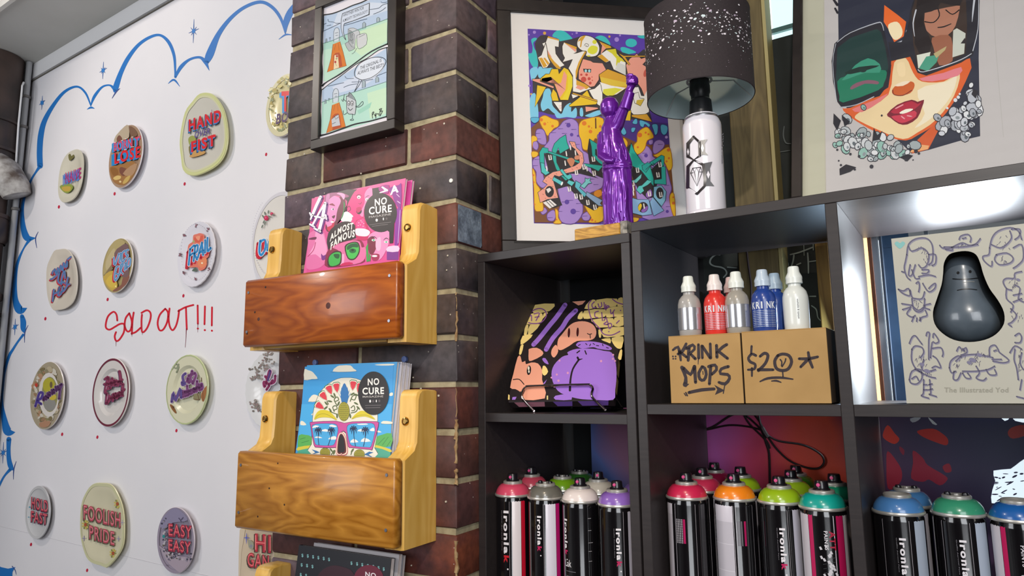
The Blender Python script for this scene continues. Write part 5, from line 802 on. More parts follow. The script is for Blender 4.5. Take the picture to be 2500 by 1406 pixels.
# teal lettering with black shadow blocks
a.poly('#262024', [(250,450),(520,380),(640,360),(700,480),(760,620),(900,740),(940,760),(700,700),(560,700),(680,860),(900,1080),(940,1130),(880,1170),(720,1080),(620,940),(540,860),(400,900),(480,1100),(360,1140),(270,1080),(300,640)], 0).poly('#262024', [(820,260),(1000,380),(1000,760),(860,700),(820,540),(800,400)], 0).poly('#262024', [(1290,380),(1340,330),(1500,560),(1620,640),(1760,500),(1780,740),(1700,780),(1640,1000),(1560,1020),(1440,900),(1380,760),(1330,640)], 0)
def tl(c, pts): a.poly(c, pts, 0); a.line('#123c44', pts+[pts[0]], 7, 0)
tl('#1fae9e', [(525,205),(540,300),(570,380),(500,420),(450,450),(430,370),(400,450),(410,560),(450,640),(480,720),(560,770),(520,790),(440,700),(400,640),(360,520),(350,400),(380,320),(450,250)]); tl('#1fb0a4', [(230,365),(300,380),(305,440),(250,440),(255,620),(320,690),(270,725),(215,690),(195,560),(190,430)]); tl('#4cc4c0', [(205,560),(250,570),(262,630),(320,690),(268,722),(215,680)])
tl('#1fa89c', [(310,415),(720,550),(710,575),(300,440)]); tl('#1fa89c', [(760,572),(1000,600),(940,670),(860,630),(755,600)]); tl('#18a59c', [(825,260),(1000,370),(1000,450),(960,400),(900,390),(900,460),(1000,560),(1000,600),(940,560),(860,470),(850,360)])
tl(SA, [(570,290),(640,300),(660,370),(740,440),(755,540),(720,640),(620,680),(520,700),(440,740),(380,720),(370,800),(400,900),(430,1010),(290,1030),(200,1070),(170,940),(250,880),(290,840),(230,800),(270,740),(360,680),(500,650),(640,600),(700,560),(690,470),(640,390),(600,360)])
a.lines('#8a4438', [[(x,y),(x+14,y+8)] for x, y in ((300,740),(330,760),(270,790),(400,700),(460,690),(520,670),(600,640),(660,620),(700,470),(720,500),(600,310),(620,340),(240,900),(300,900),(230,960),(350,960),(380,990),(260,1010),(350,860))], 5, 0)
a.ell('#262024', 318, 930, 56, 72).poly('#e8e4e0', [(275,900),(320,880),(340,910),(300,950)]).poly('#ece8e4', [(235,1070),(330,1030),(410,1100),(320,1145)], 0).lines('#262024', [[(280,1055),(350,1130)], [(310,1045),(380,1110)]], 8, 0)
tl('#5cc6c8', [(370,740),(485,805),(465,850),(355,785)]); a.ell('#eef4f2', 475, 828, 12, 26, 12, .4); tl('#4cc4c0', [(540,720),(590,710),(605,750),(560,780),(510,740),(450,660),(480,640)]); tl('#5ccac8', [(560,780),(640,810),(600,860),(540,820)]); tl('#5ab8c8', [(650,790),(720,830),(700,880),(790,960),(760,1000),(640,870)]); tl('#7ac8cc', [(770,755),(800,770),(840,755),(830,790),(855,820),(810,830),(760,890),(710,860),(770,800)]); tl('#8aa8cc', [(790,930),(990,1040),(960,1080),(990,1110),(940,1110),(780,980)])
a.poly('#c8805c', [(540,520),(600,500),(640,540),(600,620),(560,570)], 2).poly('#d08a68', [(640,480),(700,470),(690,520),(640,520)], 2)
tl('#1fae9e', [(1355,310),(1400,420),(1500,560),(1600,620),(1640,760),(1640,860),(1590,800),(1480,660),(1340,590),(1320,520),(1330,420)]); tl('#24b0a4', [(1590,560),(1740,465),(1775,480),(1770,600),(1740,610),(1735,520),(1620,600)]); tl('#2eb4a8', [(1735,610),(1790,610),(1800,840),(1650,830),(1650,780),(1740,770)]); tl('#1c9c94', [(1490,600),(1560,560),(1620,580),(1540,690),(1500,650)]); a.lines('#123c44', [[(1590,600),(1640,640)], [(1610,580),(1660,620)], [(1630,565),(1670,600)], [(1540,650),(1620,580)]], 7, 0)
tl('#5ac4c0', [(1560,780),(1620,800),(1560,850),(1500,880),(1520,920),(1470,960),(1420,910),(1450,860),(1490,850)]); tl('#6ac0bc', [(1340,790),(1400,780),(1490,700),(1480,760),(1420,820),(1340,810)])
tl('#8ab4dc', [(1340,1000),(1440,1030),(1580,1030),(1620,1220),(1500,1235),(1320,1190)]); tl('#8ab4dc', [(1590,1060),(1630,1000),(1770,1170),(1640,1240),(1600,1100)]); tl('#7fb8d4', [(1640,870),(1740,850),(1800,930),(1790,1040),(1740,1120),(1640,1000)]); a.ell('#262024', 1718, 950, 48, 74).ell('#262024', 1505, 1130, 66, 68).poly('#8a5cb0', [(1480,1170),(1560,1110),(1560,1160),(1510,1195)], 2).poly('#e8c020', [(1440,1130),(1470,1080),(1490,1110),(1460,1180)], 2).poly('#8a5cb0', [(1540,960),(1600,900),(1620,980),(1560,1010)], 2)
WB_ = [(590,370),(655,440),(540,450),(870,520),(750,620),(800,640),(880,700),(655,690),(565,900),(650,990),(715,1000),(800,1070),(890,1130),(960,430),(1315,480),(1430,660),(1690,720),(1715,590),(1370,830),(1390,890),(1390,950),(1580,960),(1725,970),(1525,1115),(290,640),(320,500),(525,570)]
a.lines('#efeae6', [[(x-12,y-28),(x-4,y+26)] for x, y in WB_], 15, 0).lines('#efeae6', [[(x+14,y-30),(x+22,y+22)] for x, y in WB_ if (x*7+y) % 3], 13, 0).lines('#efeae6', [[(x-6,y+24),(x+20,y+24)] for x, y in WB_ if (x*7+y) % 3], 9, 0)
a.done('graffiti_print', t)
# portrait frame
RP = tilt(S(.5691, .0537, -.4202), -.0781, .2688, -.0108)
t, ap = frame(RP, 0, .42, 0, .52, .0159, .016, 'large black frame with a marker portrait of a face in oversized sunglasses at upper right', '#b9b7a2', proud=.003)  # mount and paper colours greyed to carry the glare of the glass
a = Art(on(ap), .5, base=.0001).crop(1920, 0, 2.812); INK = '#24232c'
a.mb.add([ap.at(x, z, a.k) for x, z in ((.050, .019), (.40, .019), (.40, .50), (.050, .50))], [(0, 1, 2, 3)], M('#bfbab8', .6)); a.line('#b8b3a4', [(255,-300),(268,1300)], 6, 0).line('#b4b0ac', [(1420,-100),(1435,300),(1490,940)], 5, 2)
a.poly('#2a2d3e', [(350,-300),(1330,-300),(1320,400),(1330,935),(1180,970),(975,1030),(860,1055),(700,900),(420,760),(362,600)], 0)
a.poly('#d9602a', [(440,740),(700,600),(720,400),(880,380),(920,500),(1260,400),(1230,560),(1150,700),(1040,840),(900,930),(820,965),(700,940),(560,880),(420,790),(385,740)], 2).poly('#e8cfa0', [(520,760),(700,650),(740,430),(820,400),(870,500),(930,560),(1080,560),(1190,500),(1150,660),(1030,820),(900,910),(800,955),(650,900),(500,830),(470,800)], 3).poly('#ece0c4', [(900,620),(1100,560),(1170,520),(1130,660),(1010,800),(880,880),(950,780)], 3).poly('#cf5a2c', [(860,1055),(900,960),(1030,840),(1040,900),(975,1025)], 1).poly('#e8a870', [(840,1050),(900,990),(980,1000),(970,1025)], 1)
a.poly('#e07a7a', [(450,750),(600,690),(700,640),(640,700),(520,770)], 2).poly('#e0808a', [(910,540),(1080,500),(1200,460),(1180,520),(1000,560)], 2).poly('#e86a2a', [(672,35),(760,100),(822,150),(805,250),(740,290),(700,200),(668,150)], 0).poly('#f4e2b8', [(700,170),(760,150),(795,200),(790,250),(745,275),(710,230)], 3)
a.poly('#c8602c', [(730,610),(780,570),(860,560),(880,590),(850,640),(780,655),(730,645)], 3).poly('#eedcc0', [(740,590),(800,560),(850,560),(800,590)], 2).line('#7a2a1c', [(730,620),(740,650),(800,655),(860,620)], 6).poly('#efd6a8', [(760,440),(810,430),(815,520),(770,520)], 2)
a.poly('#7a1c30', [(690,785),(760,720),(860,685),(900,700),(945,685),(930,740),(900,810),(830,855),(770,850),(715,810)], 2).poly('#b02a40', [(715,770),(780,720),(860,695),(900,715),(930,700),(880,750),(780,780)], 2).poly('#c83a50', [(720,800),(780,790),(880,760),(890,800),(820,840),(770,840)], 2).poly('#f0ecd8', [(775,775),(820,750),(870,748),(850,765),(800,782)], 2).lines('#e8a0a8', [[(790,800),(810,815)], [(830,795),(860,800)], [(750,745),(800,720)]], 8, 0)
a.poly(INK, [(330,300),(420,220),(620,160),(660,165),(690,290),(720,450),(700,580),(640,660),(380,740),(350,700),(320,560),(310,420)], 1).poly('#1c3a38', [(350,330),(440,260),(620,200),(650,220),(680,330),(700,460),(680,560),(630,620),(400,700),(370,690),(340,560)], 1).poly('#1f7a5c', [(350,560),(420,520),(640,480),(690,500),(670,570),(630,620),(390,705),(365,660)], 2).poly('#3a9478', [(470,450),(560,400),(640,440),(640,500),(540,500),(430,540),(380,550),(440,490)], 2).poly('#0f2a26', [(400,500),(500,460),(640,450),(560,480),(440,510)], 2).ell('#16302c', 525, 480, 26, 18).poly('#8a5a6c', [(440,600),(480,570),(560,550),(630,560),(625,580),(540,575),(450,615)], 2)
a.lines('#b8bcc4', [[(350,290,5),(440,225,5),(620,158,7),(655,165,6),(668,210,4)], [(370,738,6),(480,720,5),(600,665,7)], [(340,300,4),(318,440,4),(345,700,4)], [(715,300,7),(800,280,7),(825,210,6)], [(735,410,7),(760,400,4)]], 5, 3)
a.poly(INK, [(700,290),(790,290),(830,200),(850,80),(900,-100),(1330,-100),(1320,200),(1280,380),(1200,430),(960,520),(900,500),(850,390),(720,420)], 0).poly('#3a2c26', [(860,80),(900,-60),(1230,-60),(1240,180),(1230,370),(960,490),(905,480),(870,300)], 1).poly('#b07860', [(950,90),(1020,70),(1170,40),(1190,60),(1160,180),(1110,240),(1040,260),(960,210)], 2).poly('#9a6048', [(1000,260),(1110,240),(1140,300),(1140,420),(1050,450),(1010,330)], 2).poly('#221a1c', [(930,-80),(1200,-80),(1190,40),(1060,20),(1040,60),(950,90),(930,50)], 2).poly('#221a1c', [(900,-20),(950,20),(940,160),(1000,300),(950,380),(880,300)], 2).lines('#1c1618', [[(950,150,8),(1010,155,7),(1050,110,8),(1040,60,8)], [(1095,70,8),(1140,100,7),(1185,70,8)], [(1040,190,7),(1080,185,9),(1130,165,6)]], 6, 3)
a.poly('#c8ccc0', [(1145,210),(1170,195),(1230,230),(1220,370),(1140,395)], 0).poly('#2a2226', [(1225,260),(1196,300),(1235,300)]).poly('#d8dccc', [(895,380),(990,358),(980,400),(920,470),(905,470)], 0).poly('#4a9a80', [(910,470),(960,390),(1050,375),(1030,430),(970,490)], 1).poly('#b8a878', [(1010,370),(1100,318),(1090,345),(1030,400)], 0)
a.lines('#c4c8d0', [[(905,480,7),(940,495,5),(1080,455,7),(1200,410,6),(1270,370,5)], [(1320,0,4),(1315,200,5),(1280,350,6)], [(890,70,10),(870,160,8),(880,250,4)], [(1290,0,14),(1280,90,10),(1275,150,3)]], 6, 3)
rnd = random.Random(15)
def blooms(pts, n, rs, cs):
    for x, y, sx_, sy_ in pts:
        k0_ = blooms.k = getattr(blooms, 'k', a.k)
        for i in range(n):
            a.k = k0_+(i % 11)*4e-5+.0002*(len(getattr(blooms, 'c', [])) % 4); xx, yy = rnd.gauss(x, sx_), rnd.gauss(y, sy_); r = rnd.uniform(*rs); rt = rnd.uniform(0, 3); a.ell('#30303a', xx, yy, r+5, r*.75+5, 9, rt).ell(rnd.choice(cs), xx, yy, r, r*.75, 9, rt)
            if rnd.random() < .6: a.ell(rnd.choice(['#8a9296', '#5d666c']), xx+r*.2, yy+r*.2, r*.4, r*.3, 7, rt)
blooms([(400,900,50,50),(470,960,60,35),(560,960,50,40),(680,980,55,35),(760,1050,40,25),(600,1040,60,25)], 11, (12, 42), ['#c9ccce', '#b8bec0', '#8fb8ac', '#d8dadc', '#9ea8aa'])
blooms([(1270,680,30,40),(1180,780,50,40),(1110,880,45,40),(1230,880,45,35),(1290,780,25,50)], 11, (14, 44), ['#c9ccd2', '#b6bac2', '#dcdee0', '#a4a8b0'])
for l in ([(325,780),(375,830),(350,900),(322,850)], [(380,790),(440,840),(400,870)], [(600,880),(625,930),(660,900),(640,960),(590,970)], [(780,1080),(830,1060),(870,1070),(830,1110)], [(365,1160),(410,1130),(480,1150),(440,1180),(367,1205)], [(1285,612),(1318,630),(1300,680),(1270,650)]): a.poly(INK, l, 0)
a.dots('#30303a', [(585,1145,14),(375,1135,8),(470,1165,8),(360,1105,6),(655,795,7),(890,1040,14),(910,1055,9),(820,1100,9),(500,1075,10),(440,1060,9),(350,1030,8),(870,1100,5)], 6, 8); a.dots('#d8dade', [(1190,648,8),(1160,690,14),(1105,745,9),(1180,670,12)], 6, 8).lines(INK, [[(325,0,14),(350,35,18)], [(335,60,12),(352,90,14)]], 12, 0)
a.done('portrait_print', t)

# ================================================================== STATUE ON ITS BLOCK
OFFC = M('#d9a646', .45, kind='wood', c2='#9a6a20', scale=3.2, amt=(2.2, 4, 7), bump=.05)
t = thing('wooden_block', S(.258, .026, -.4373), 'short offcut of striped yellow pine under the purple statue', 'wood block', rz=SYAW)
m = MB(); m.box(S(.212, .004, -.4373), SX*.088, SY*.048, ZZ*.0215, OFFC, .0015); obj('offcut', m, t); m = MB(); m.box(S(.3005, .006, -.4373), SX*.0125, SY*.044, ZZ*.0235, M('#a8a298', .8, kind='noise', c2='#4c4a46', scale=90)); obj('splashed_end', m, t, label='paint-splashed grey end')
m = MB(); c = S(.2875, .028, -.4160); pp = M('#6a1f9a', .28, metal=.35, coat=.5)
def elr(z, rx, ry, dx=0, dy=0, fold=0, nf=9, ph=0, n=40): return [c+SX*(dx+(rx*(1+fold*sin(nf*2*pi*i/n+ph)))*cos(2*pi*i/n))+SY*(dy+(ry*(1+fold*sin(nf*2*pi*i/n+ph)))*sin(2*pi*i/n))+ZZ*z for i in range(n)]
rings = [elr(0, .0265, .022, 0, 0, .05), elr(.010, .0255, .0215, 0, 0, .07, 9, .4), elr(.030, .0255, .0205, .0, 0, .08, 9, .9), elr(.055, .0262, .0200, .001, 0, .08, 9, 1.6), elr(.080, .0262, .0198, .001, 0, .07, 8, 2.2), elr(.096, .0268, .0200, .001, 0, .05, 8, 2.6), elr(.104, .0262, .0194, .001, 0, .03), elr(.112, .0262, .0198, .001, 0, .07, 6, .8), elr(.130, .0240, .0185, -.0015, 0, .06, 5, 1.2), elr(.150, .0205, .0170, -.005, 0, .05, 5, 1.6), elr(.168, .0185, .0155, -.008, 0, .04, 5), elr(.184, .0175, .0135, -.009, 0, .02), elr(.194, .0120, .0105, -.0095, 0, 0), elr(.202, .0085, .0085, -.0098, 0, 0), elr(.210, .009, .009, -.0098, 0, 0)]
n = 40; vs = [v for r in rings for v in r]; fs = [tuple(range(n))[::-1]]+[(j*n+i, j*n+(i+1) % n, (j+1)*n+(i+1) % n, (j+1)*n+i) for j in range(len(rings)-1) for i in range(n)]+[tuple((len(rings)-1)*n+i for i in range(n))]; m.add(vs, fs, pp)
hc = c+SX*(-.0098)+ZZ*.2195
m.lathe(hc-ZZ*.0185, [(0, 0), (.009, .0015), (.0145, .007), (.0175, .016), (.0172, .026), (.0132, .0345), (.007, .0385), (0, .0395)], pp, 28)      # head under its hood
m.lathe(hc+ZZ*.000-SY*.013, [(0, -.003), (.0022, 0), (0, .006)], pp, 10)                                                                   # nose
sh = c+SX*.004+ZZ*.186; el = c+SX*.0215+ZZ*.212-SY*.006; wr = c+SX*.0345+ZZ*.243-SY*.008; fc = c+SX*.040+ZZ*.252-SY*.008
m.tube([c+SX*(-.004)+ZZ*.178, sh, (sh+el)*.5+ZZ*.0005, el, (el+wr)*.5, wr, fc], [.0135, .0125, .0108, .0092, .0080, .0066, .0075], pp, 18)
m.tube([el+SX*.001-ZZ*.004, (el+wr)*.5+SX*.002, wr-ZZ*.006], [.0105, .0096, .0088], pp, 16)                                                       # sleeve
m.lathe(fc-ZZ*.007, [(0, 0), (.0085, .002), (.0105, .008), (.0102, .015), (.007, .0195), (0, .021)], pp, 18)                                    # fist
for i in range(4): m.tube([fc+SX*(.0075-.001*i)-SY*.007+ZZ*(-.003+i*.0048), fc+SX*(-.002)-SY*.0105+ZZ*(-.002+i*.0048), fc-SX*.008-SY*.006+ZZ*(-.001+i*.0048)], .0026, pp, 8)
m.tube([fc-SX*.006-SY*.004-ZZ*.004, fc-SX*.003-SY*.011+ZZ*.002, fc+SX*.002-SY*.012+ZZ*.008], [.003, .0028, .0022], pp, 8)
m.tube([c-SX*.024+ZZ*.176, c-SX*.0265-SY*.004+ZZ*.150, c-SX*.022-SY*.013+ZZ*.128, c-SX*.008-SY*.021+ZZ*.116, c+SX*.006-SY*.0215+ZZ*.112], [.0085, .0088, .0082, .0066, .0055], pp, 16)   # left arm folded to the waist
rnd = random.Random(21)
for i in range(16):
    th = -pi/2+rnd.uniform(-1.35, 1.35); x_, y_ = cos(th), sin(th); z0, z1 = rnd.choice([(.004, .092), (.01, .06), (.02, .10), (.114, .150), (.112, .165)]); k0 = .0262; k1 = .0258 if z1 < .11 else .020
    m.tube([c+SX*(x_*k0*.98)+SY*(y_*k0*.80)+ZZ*z0, c+SX*(x_*k0*1.0+rnd.uniform(-.002, .002))+SY*(y_*k0*.80)+ZZ*(z0+z1)/2, c+SX*(x_*k1*.9-(.004 if z1 > .11 else 0))+SY*(y_*k1*.76)+ZZ*z1], [.0014, .0028, .0012], pp, 7)
for dz, r in ((.1025, .0032), (.108, .0026)): m.tube([c+SX*(.001+.0255*cos(a_))+SY*(.0192*sin(a_))+ZZ*(dz+.002*sin(a_*2)) for a_ in [2*pi*i/24 for i in range(25)]], r, pp, 7)
raw = obj('raw', m); md = raw.modifiers.new('r', 'REMESH'); md.mode = 'VOXEL'; md.voxel_size = .0011; md.use_smooth_shade = True; ms = raw.modifiers.new('s', 'SMOOTH'); ms.factor = .5; ms.iterations = 3
dg = bpy.context.evaluated_depsgraph_get(); me = bpy.data.meshes.new_from_object(raw.evaluated_get(dg)); st = bpy.data.objects.new('statue', me); col.objects.link(st); st.matrix_world = raw.matrix_world.copy(); st.location = raw.location; bpy.data.objects.remove(raw)
if not me.materials: me.materials.append(pp)
tag(st, 'small glossy purple robed figurine raising one fist, standing on a pine block', 'statue')

# ================================================================== SPRAY-CAN LAMP
LC = S(.437, .050, 0); zb = -.4202
t = thing('table_lamp', LC+ZZ*zb, 'table lamp made from a white spray can with speckled black drum shade', 'lamp', rz=SYAW)
CW_ = M('#e6e2ea', .18, coat=.6)
m = MB(); m.lathe(LC+ZZ*zb, [(0, .001), (.0300, 0), (.0322, .002), (.0322, .006), (.0315, .008), (.0322, .010), (.0322, .158), (.0315, .163), (.0285, .170), (.0270, .1735), (.0272, .176), (.0245, .178), (.017, .180), (0, .181)], CW_, 48); cb = obj('can_body', m, t)
m = MB(); m.lathe(LC+ZZ*(zb+.172), [(.0285, -.002), (.0292, 0), (.0285, .002)], M('#b8b6ba', .3, metal=.9), 40); obj('rim', m, t)
m = MB(); m.lathe(LC+ZZ*(zb+.179), [(.0195, 0), (.0190, .012), (.0180, .026), (.0165, .028), (.0150, .030), (.0155, .038), (.0170, .041), (.0172, .052), (.0160, .058), (.0165, .062), (.0165, .075), (.0190, .077), (.0190, .079), (.006, .080), (.006, .12), (0, .12)], M('#17171a', .35), 32); obj('lamp_holder', m, t)
sz0, sz1, SR = -.212, -.062, .0885
m = MB(); m.lathe(LC, [(SR-.0008, sz0+.001), (SR, sz0), (SR+.0009, sz0+.0015), (SR+.0004, sz0+.003), (SR+.0004, sz1-.003), (SR+.0009, sz1-.0015), (SR, sz1), (SR-.0008, sz1-.001)], M('#2a2226', .8, kind='noise', c2='#2f272a', scale=300, bump=.2), 96); shd = obj('lamp_shade', m, t)
m = MB(); m.lathe(LC, [(SR-.0008, sz1-.001), (SR-.0012, sz1-.003), (SR-.0012, sz0+.003), (SR-.0008, sz0+.001)], M('#c9dcdf', .6), 96); obj('lining', m, shd, label='pale blue-white lining inside the shade')
zr = -.178; m = MB()
for k in range(3): an = .5+k*2*pi/3; m.tube([LC+V3((cos(an)*.021, sin(an)*.021, zr)), LC+V3((cos(an)*(SR-.03), sin(an)*(SR-.03), zr)), LC+V3((cos(an)*(SR-.001), sin(an)*(SR-.001), sz0+.004))], .0013, M('#c8d0d0', .4), 6)
m.lathe(LC+ZZ*zr, [(.018, -.001), (.022, -.001), (.022, .001), (.018, .001)], M('#c8d0d0', .4), 28); obj('shade_ring', m, t)
a = Art(cyl(LC, SR+.0005, .25, z0=0), .6, base=.0001); rnd = random.Random(44); a.step = 0
for i in range(420):
    x = rnd.uniform(-.15, .15); z_ = rnd.gauss(-.112-.02*abs(x)/.15, .019); r = abs(rnd.gauss(0, .0008))+.00028
    if not (sz0+.004 < z_ < sz1-.004): continue
    a.ell(rnd.choice(['#e6dfe8', '#cfc8d2', '#c8d8dc', '#b8a8bc', '#f0ecf2']), x, z_, r*1.35, r*.85, 6, rnd.uniform(-.6, .6))
for i in range(45): a.ell('#a99ca8', rnd.uniform(-.15, .15), rnd.uniform(-.205, -.15), .0005, .0005, 6)
s_ = a.done('speckle', shd); s_['kind'] = 'stuff'
# logo on the lamp can, traced through the camera on to the cylinder
def cylhit(cx_, r):
    def f(x, y, k):
        d = ray(x, y); o = CAM-cx_; A = d.x**2+d.y**2; B = 2*(o.x*d.x+o.y*d.y); Cc = o.x**2+o.y**2-(r+k)**2; D = max(B*B-4*A*Cc, 0); tt = (-B-sqrt(D))/(2*A); return CAM+d*tt
    return f
a = Art(cylhit(LC, .0322), .25, base=.0011).crop(1560, 0, 2.51); LK = '#2a2426'
a.lines(LK, [[(335,838,16),(300,880,22),(300,960,22),(335,980,12),(300,1020,20),(298,1150,22),(355,1188,14)], [(335,838,12),(370,870,16),(372,955,16),(335,980,12),(395,1010,20),(405,1100,18),(402,1140,16),(355,1188,14)]], 14, 0)
a.poly(LK, [(366,862),(420,852),(404,880),(406,930),(424,950),(385,948),(366,962)], 0).poly(LK, [(396,1000),(450,990),(436,1030),(438,1110),(462,1140),(396,1142)], 0).poly('#e6e2ea', [(388,882),(398,908),(390,932),(380,908)], 0).poly('#e6e2ea', [(424,1046),(435,1070),(425,1095),(414,1070)], 0).poly('#e6e2ea', [(300,908),(307,930),(301,952),(294,930)], 0)
a.lines(LK, [[(316,1060),(328,1030),(378,1024),(388,1052),(355,1140),(316,1060)], [(316,1060),(388,1052)], [(328,1030),(340,1056),(352,1028),(366,1054),(378,1024)], [(340,1056),(355,1140),(366,1054)]], 4, 0)
a.crop(1560, 0, 2.51); a.k += a.step
tx = Art(lambda x, y, k: cylhit(LC, .0322)(1560+(506+y)/2.51*1+0, (815+x)/2.51, k), .3, base=.0004); tx.text('#8a868e', 'REBEL8 x Ironlak', (0, 0), (190, 0), -11, .0)
a.mb.add(tx.mb.v, tx.mb.f, M('#77737c', .4)); a.done('logo', cb)
# cord from the lamp, hanging behind the shelves with a tied bundle
t = thing('lamp_cord', S(.45, .29, -.43), 'thin dark lamp cord hanging behind the cubes with a tied loop of slack', 'cord', rz=SYAW)
CDM = M('#231418', .5); q3 = lambda pts, T: [S(*(lambda p: ((p-S0).dot(SX), T, p.z))(Plane(S(0, T, 0), SX, ZZ).hit(x, y))) for x, y in pts]
m = MB(); m.tube(smooth_path([tuple(p) for p in q3([(1822,600),(1826,640),(1834,700),(1832,750),(1829,770)], .3005)], False, 4), .0021, CDM, 7)
m.tube([tuple(p) for p in q3([(1826,766),(1822,790),(1822,806)], .3005)], [.004, .005, .005], CDM, 8); m.tube(smooth_path([tuple(p) for p in q3([(1829,800),(1835,900),(1850,1000),(1858,1040),(1870,1080),(1878,1110),(1880,1180),(1884,1240),(1890,1330),(1890,1420)], .3005)], False, 4), .0022, CDM, 7)
obj('drop', m, t)
m = MB()
for l in ([(1866,1052),(1830,1042),(1780,1038),(1730,1048),(1700,1052),(1740,1042),(1785,1014),(1815,1012),(1845,1035),(1868,1060)], [(1868,1058),(1900,1076),(1960,1086),(2000,1106),(2012,1126),(2000,1142),(1972,1142),(1930,1126),(1900,1100),(1880,1074),(1865,1050)], [(1815,1010),(1830,1035),(1870,1075),(1880,1095)], [(1838,1008),(1855,1030),(1868,1056)]): m.tube(smooth_path([tuple(p) for p in q3(l, .3005)], False, 5), .0019, CDM, 7)
obj('slack_loop', m, t); m = MB(); m.tube([tuple(p) for p in q3([(1860,1044),(1866,1056),(1874,1068)], .300)], [.0045, .0052, .0045], CDM, 8); obj('cable_tie', m, t)
# ================================================================== CANVAS ON ITS WIRE EASEL
FZ = -.7394                                                      # floor of the upper left cell
CP = tilt(S(.047, .0309, -.722), .1813, .6613, .0182); cw, ch = .2021, .2581; th_ = .019
t = thing('canvas', CP.at(cw/2, 0, -th_/2), 'small canvas of pink cartoon shapes on yellow bricks leaning back in the narrow unit', 'canvas')
YB = '#ffe08c'; PKK = '#f8ab8e'; LV_ = '#a878dc'; CK_ = '#241a1e'
m = MB(); m.box(CP.at(0, 0, -th_), CP.u*cw, CP.v*ch, CP.n*th_, M(CK_, .5), .0012); cv = obj('stretched_canvas', m, t)
a = Art(on(CP), .45, base=.0003).crop(1160, 600, 3.056)
def wobble(pts): return pts
for b in ([(420,447),(425,445),(405,500),(400,505)], [(436,443),(592,432),(572,474),(530,495),(435,500)], [(400,512),(500,505),(490,575),(380,585)], [(512,505),(545,500),(505,545),(492,572)], [(376,596),(398,594),(385,662),(364,664)], [(408,592),(485,586),(430,650),(395,660)], [(355,672),(430,664),(390,710),(340,738)], [(340,745),(362,740),(345,808),(328,808)],
  [(855,412),(898,405),(890,465),(815,470)], [(905,404),(1058,395),(1052,450),(985,458),(975,462),(908,466)], [(1068,394),(1108,390),(1108,450),(1062,452)], [(800,488),(802,543),(765,545),(775,510)], [(815,486),(970,475),(968,530),(880,540),(812,545)], [(985,465),(1108,458),(1106,525),(1035,530),(980,535)], [(865,553),(1028,540),(1030,600),(960,610),(905,608),(895,580)], [(1040,538),(1108,532),(1106,595),(1038,600)], [(920,628),(942,626),(940,682),(925,682)], [(955,622),(1108,606),(1108,668),(1030,680),(958,682)], [(940,700),(1008,690),(1010,728),(985,720)], [(1020,688),(1105,678),(1100,740),(1090,768),(1060,765),(1030,732)], [(1082,780),(1098,780),(1090,850),(1066,840)]):
    a.poly(YB, b, 2)
a.poly(PKK, [(725,418),(825,410),(800,438),(770,446)], 1).line(LV_, [(672,442),(610,530),(560,590),(480,690),(436,738)], 34, 3).line(LV_, [(752,484),(690,545),(650,610),(580,690),(530,775)], 34, 3)
a.poly(PKK, [(615,760),(620,700),(650,660),(700,600),(750,570),(820,565),(880,590),(905,640),(890,690),(840,708),(760,712),(700,750),(640,780)], 3).ell(CK_, 700, 650, 9, 36, 16, .05).ell(CK_, 765, 645, 9, 34, 16, .05).ell('#5a1418', 700, 650, 5, 26, 12).ell('#5a1418', 765, 645, 5, 24, 12).lines(CK_, [[(838,655),(850,662),(870,658)], [(858,665),(860,690)]], 6)
a.poly(PKK, [(605,740),(620,790),(590,835),(568,810),(575,770)], 3).poly(PKK, [(400,790),(405,770),(460,762),(505,790),(500,820),(420,860),(400,850)], 2).poly(LV_, [(500,845),(525,840),(550,885),(520,875)], 2).poly(YB, [(505,900),(525,900),(545,940),(520,970),(500,950)], 2).poly(LV_, [(530,1005),(535,1000),(520,1030),(508,1030)], 2)
a.poly(LV_, [(755,735),(790,715),(900,718),(980,740),(1020,765),(1000,780),(920,770),(880,758),(800,768),(760,750)], 3).lines(CK_, [[(770,745),(785,738)], [(825,730),(835,740)], [(855,748),(862,735)], [(880,730),(892,738)], [(905,745),(922,748)], [(950,735),(955,748)], [(980,760),(995,765)]], 6, 0)
a.poly(LV_, [(690,795),(760,770),(880,770),(960,785),(1020,800),(1050,880),(1055,980),(1045,1080),(1030,1150),(880,1150),(760,1140),(640,1100),(590,1040),(570,960),(590,890),(650,830),(695,815)], 3)
a.lines(CK_, [[(765,835,16),(775,850,12),(800,845,5)], [(775,850,14),(730,920,13),(712,1000,14),(708,1080,18)], [(760,800),(780,785)], [(820,785),(830,810)]], 9, 3).dots('#e09ac4', [(630,858,8),(940,862,9),(692,950,9),(610,962,8),(570,985,7),(622,1008,9),(592,1052,8),(1030,815,8),(1028,845,8),(1045,860,7)], 8, 8)
a.poly(PKK, [(318,832),(340,828),(350,870),(375,860),(380,885),(420,872),(470,880),(500,930),(500,1000),(515,1050),(520,1140),(350,1150),(345,1100),(300,1070),(262,1060),(285,960)], 2).lines(CK_, [[(285,1000),(330,998),(365,1035)], [(370,1075),(355,1110),(340,1090)]], 7, 3).ell(CK_, 402, 930, 16, 36, 16, .1).ell('#f4ecd8', 400, 915, 7, 15).ell('#f4ecd8', 402, 940, 6, 10)
a.poly(CK_, [(265,1070),(310,1075),(345,1130),(340,1152),(250,1152)], 1).poly(LV_, [(280,1130),(310,1128),(300,1150),(276,1150)], 1).poly(YB, [(248,1110),(258,1115),(258,1150),(246,1150)], 0).poly(LV_, [(600,1120),(700,1110),(720,1150),(600,1150)], 2).poly('#ecd890', [(535,1120),(545,1118),(545,1150),(535,1150)], 0)
VI = '#9a5ea0'
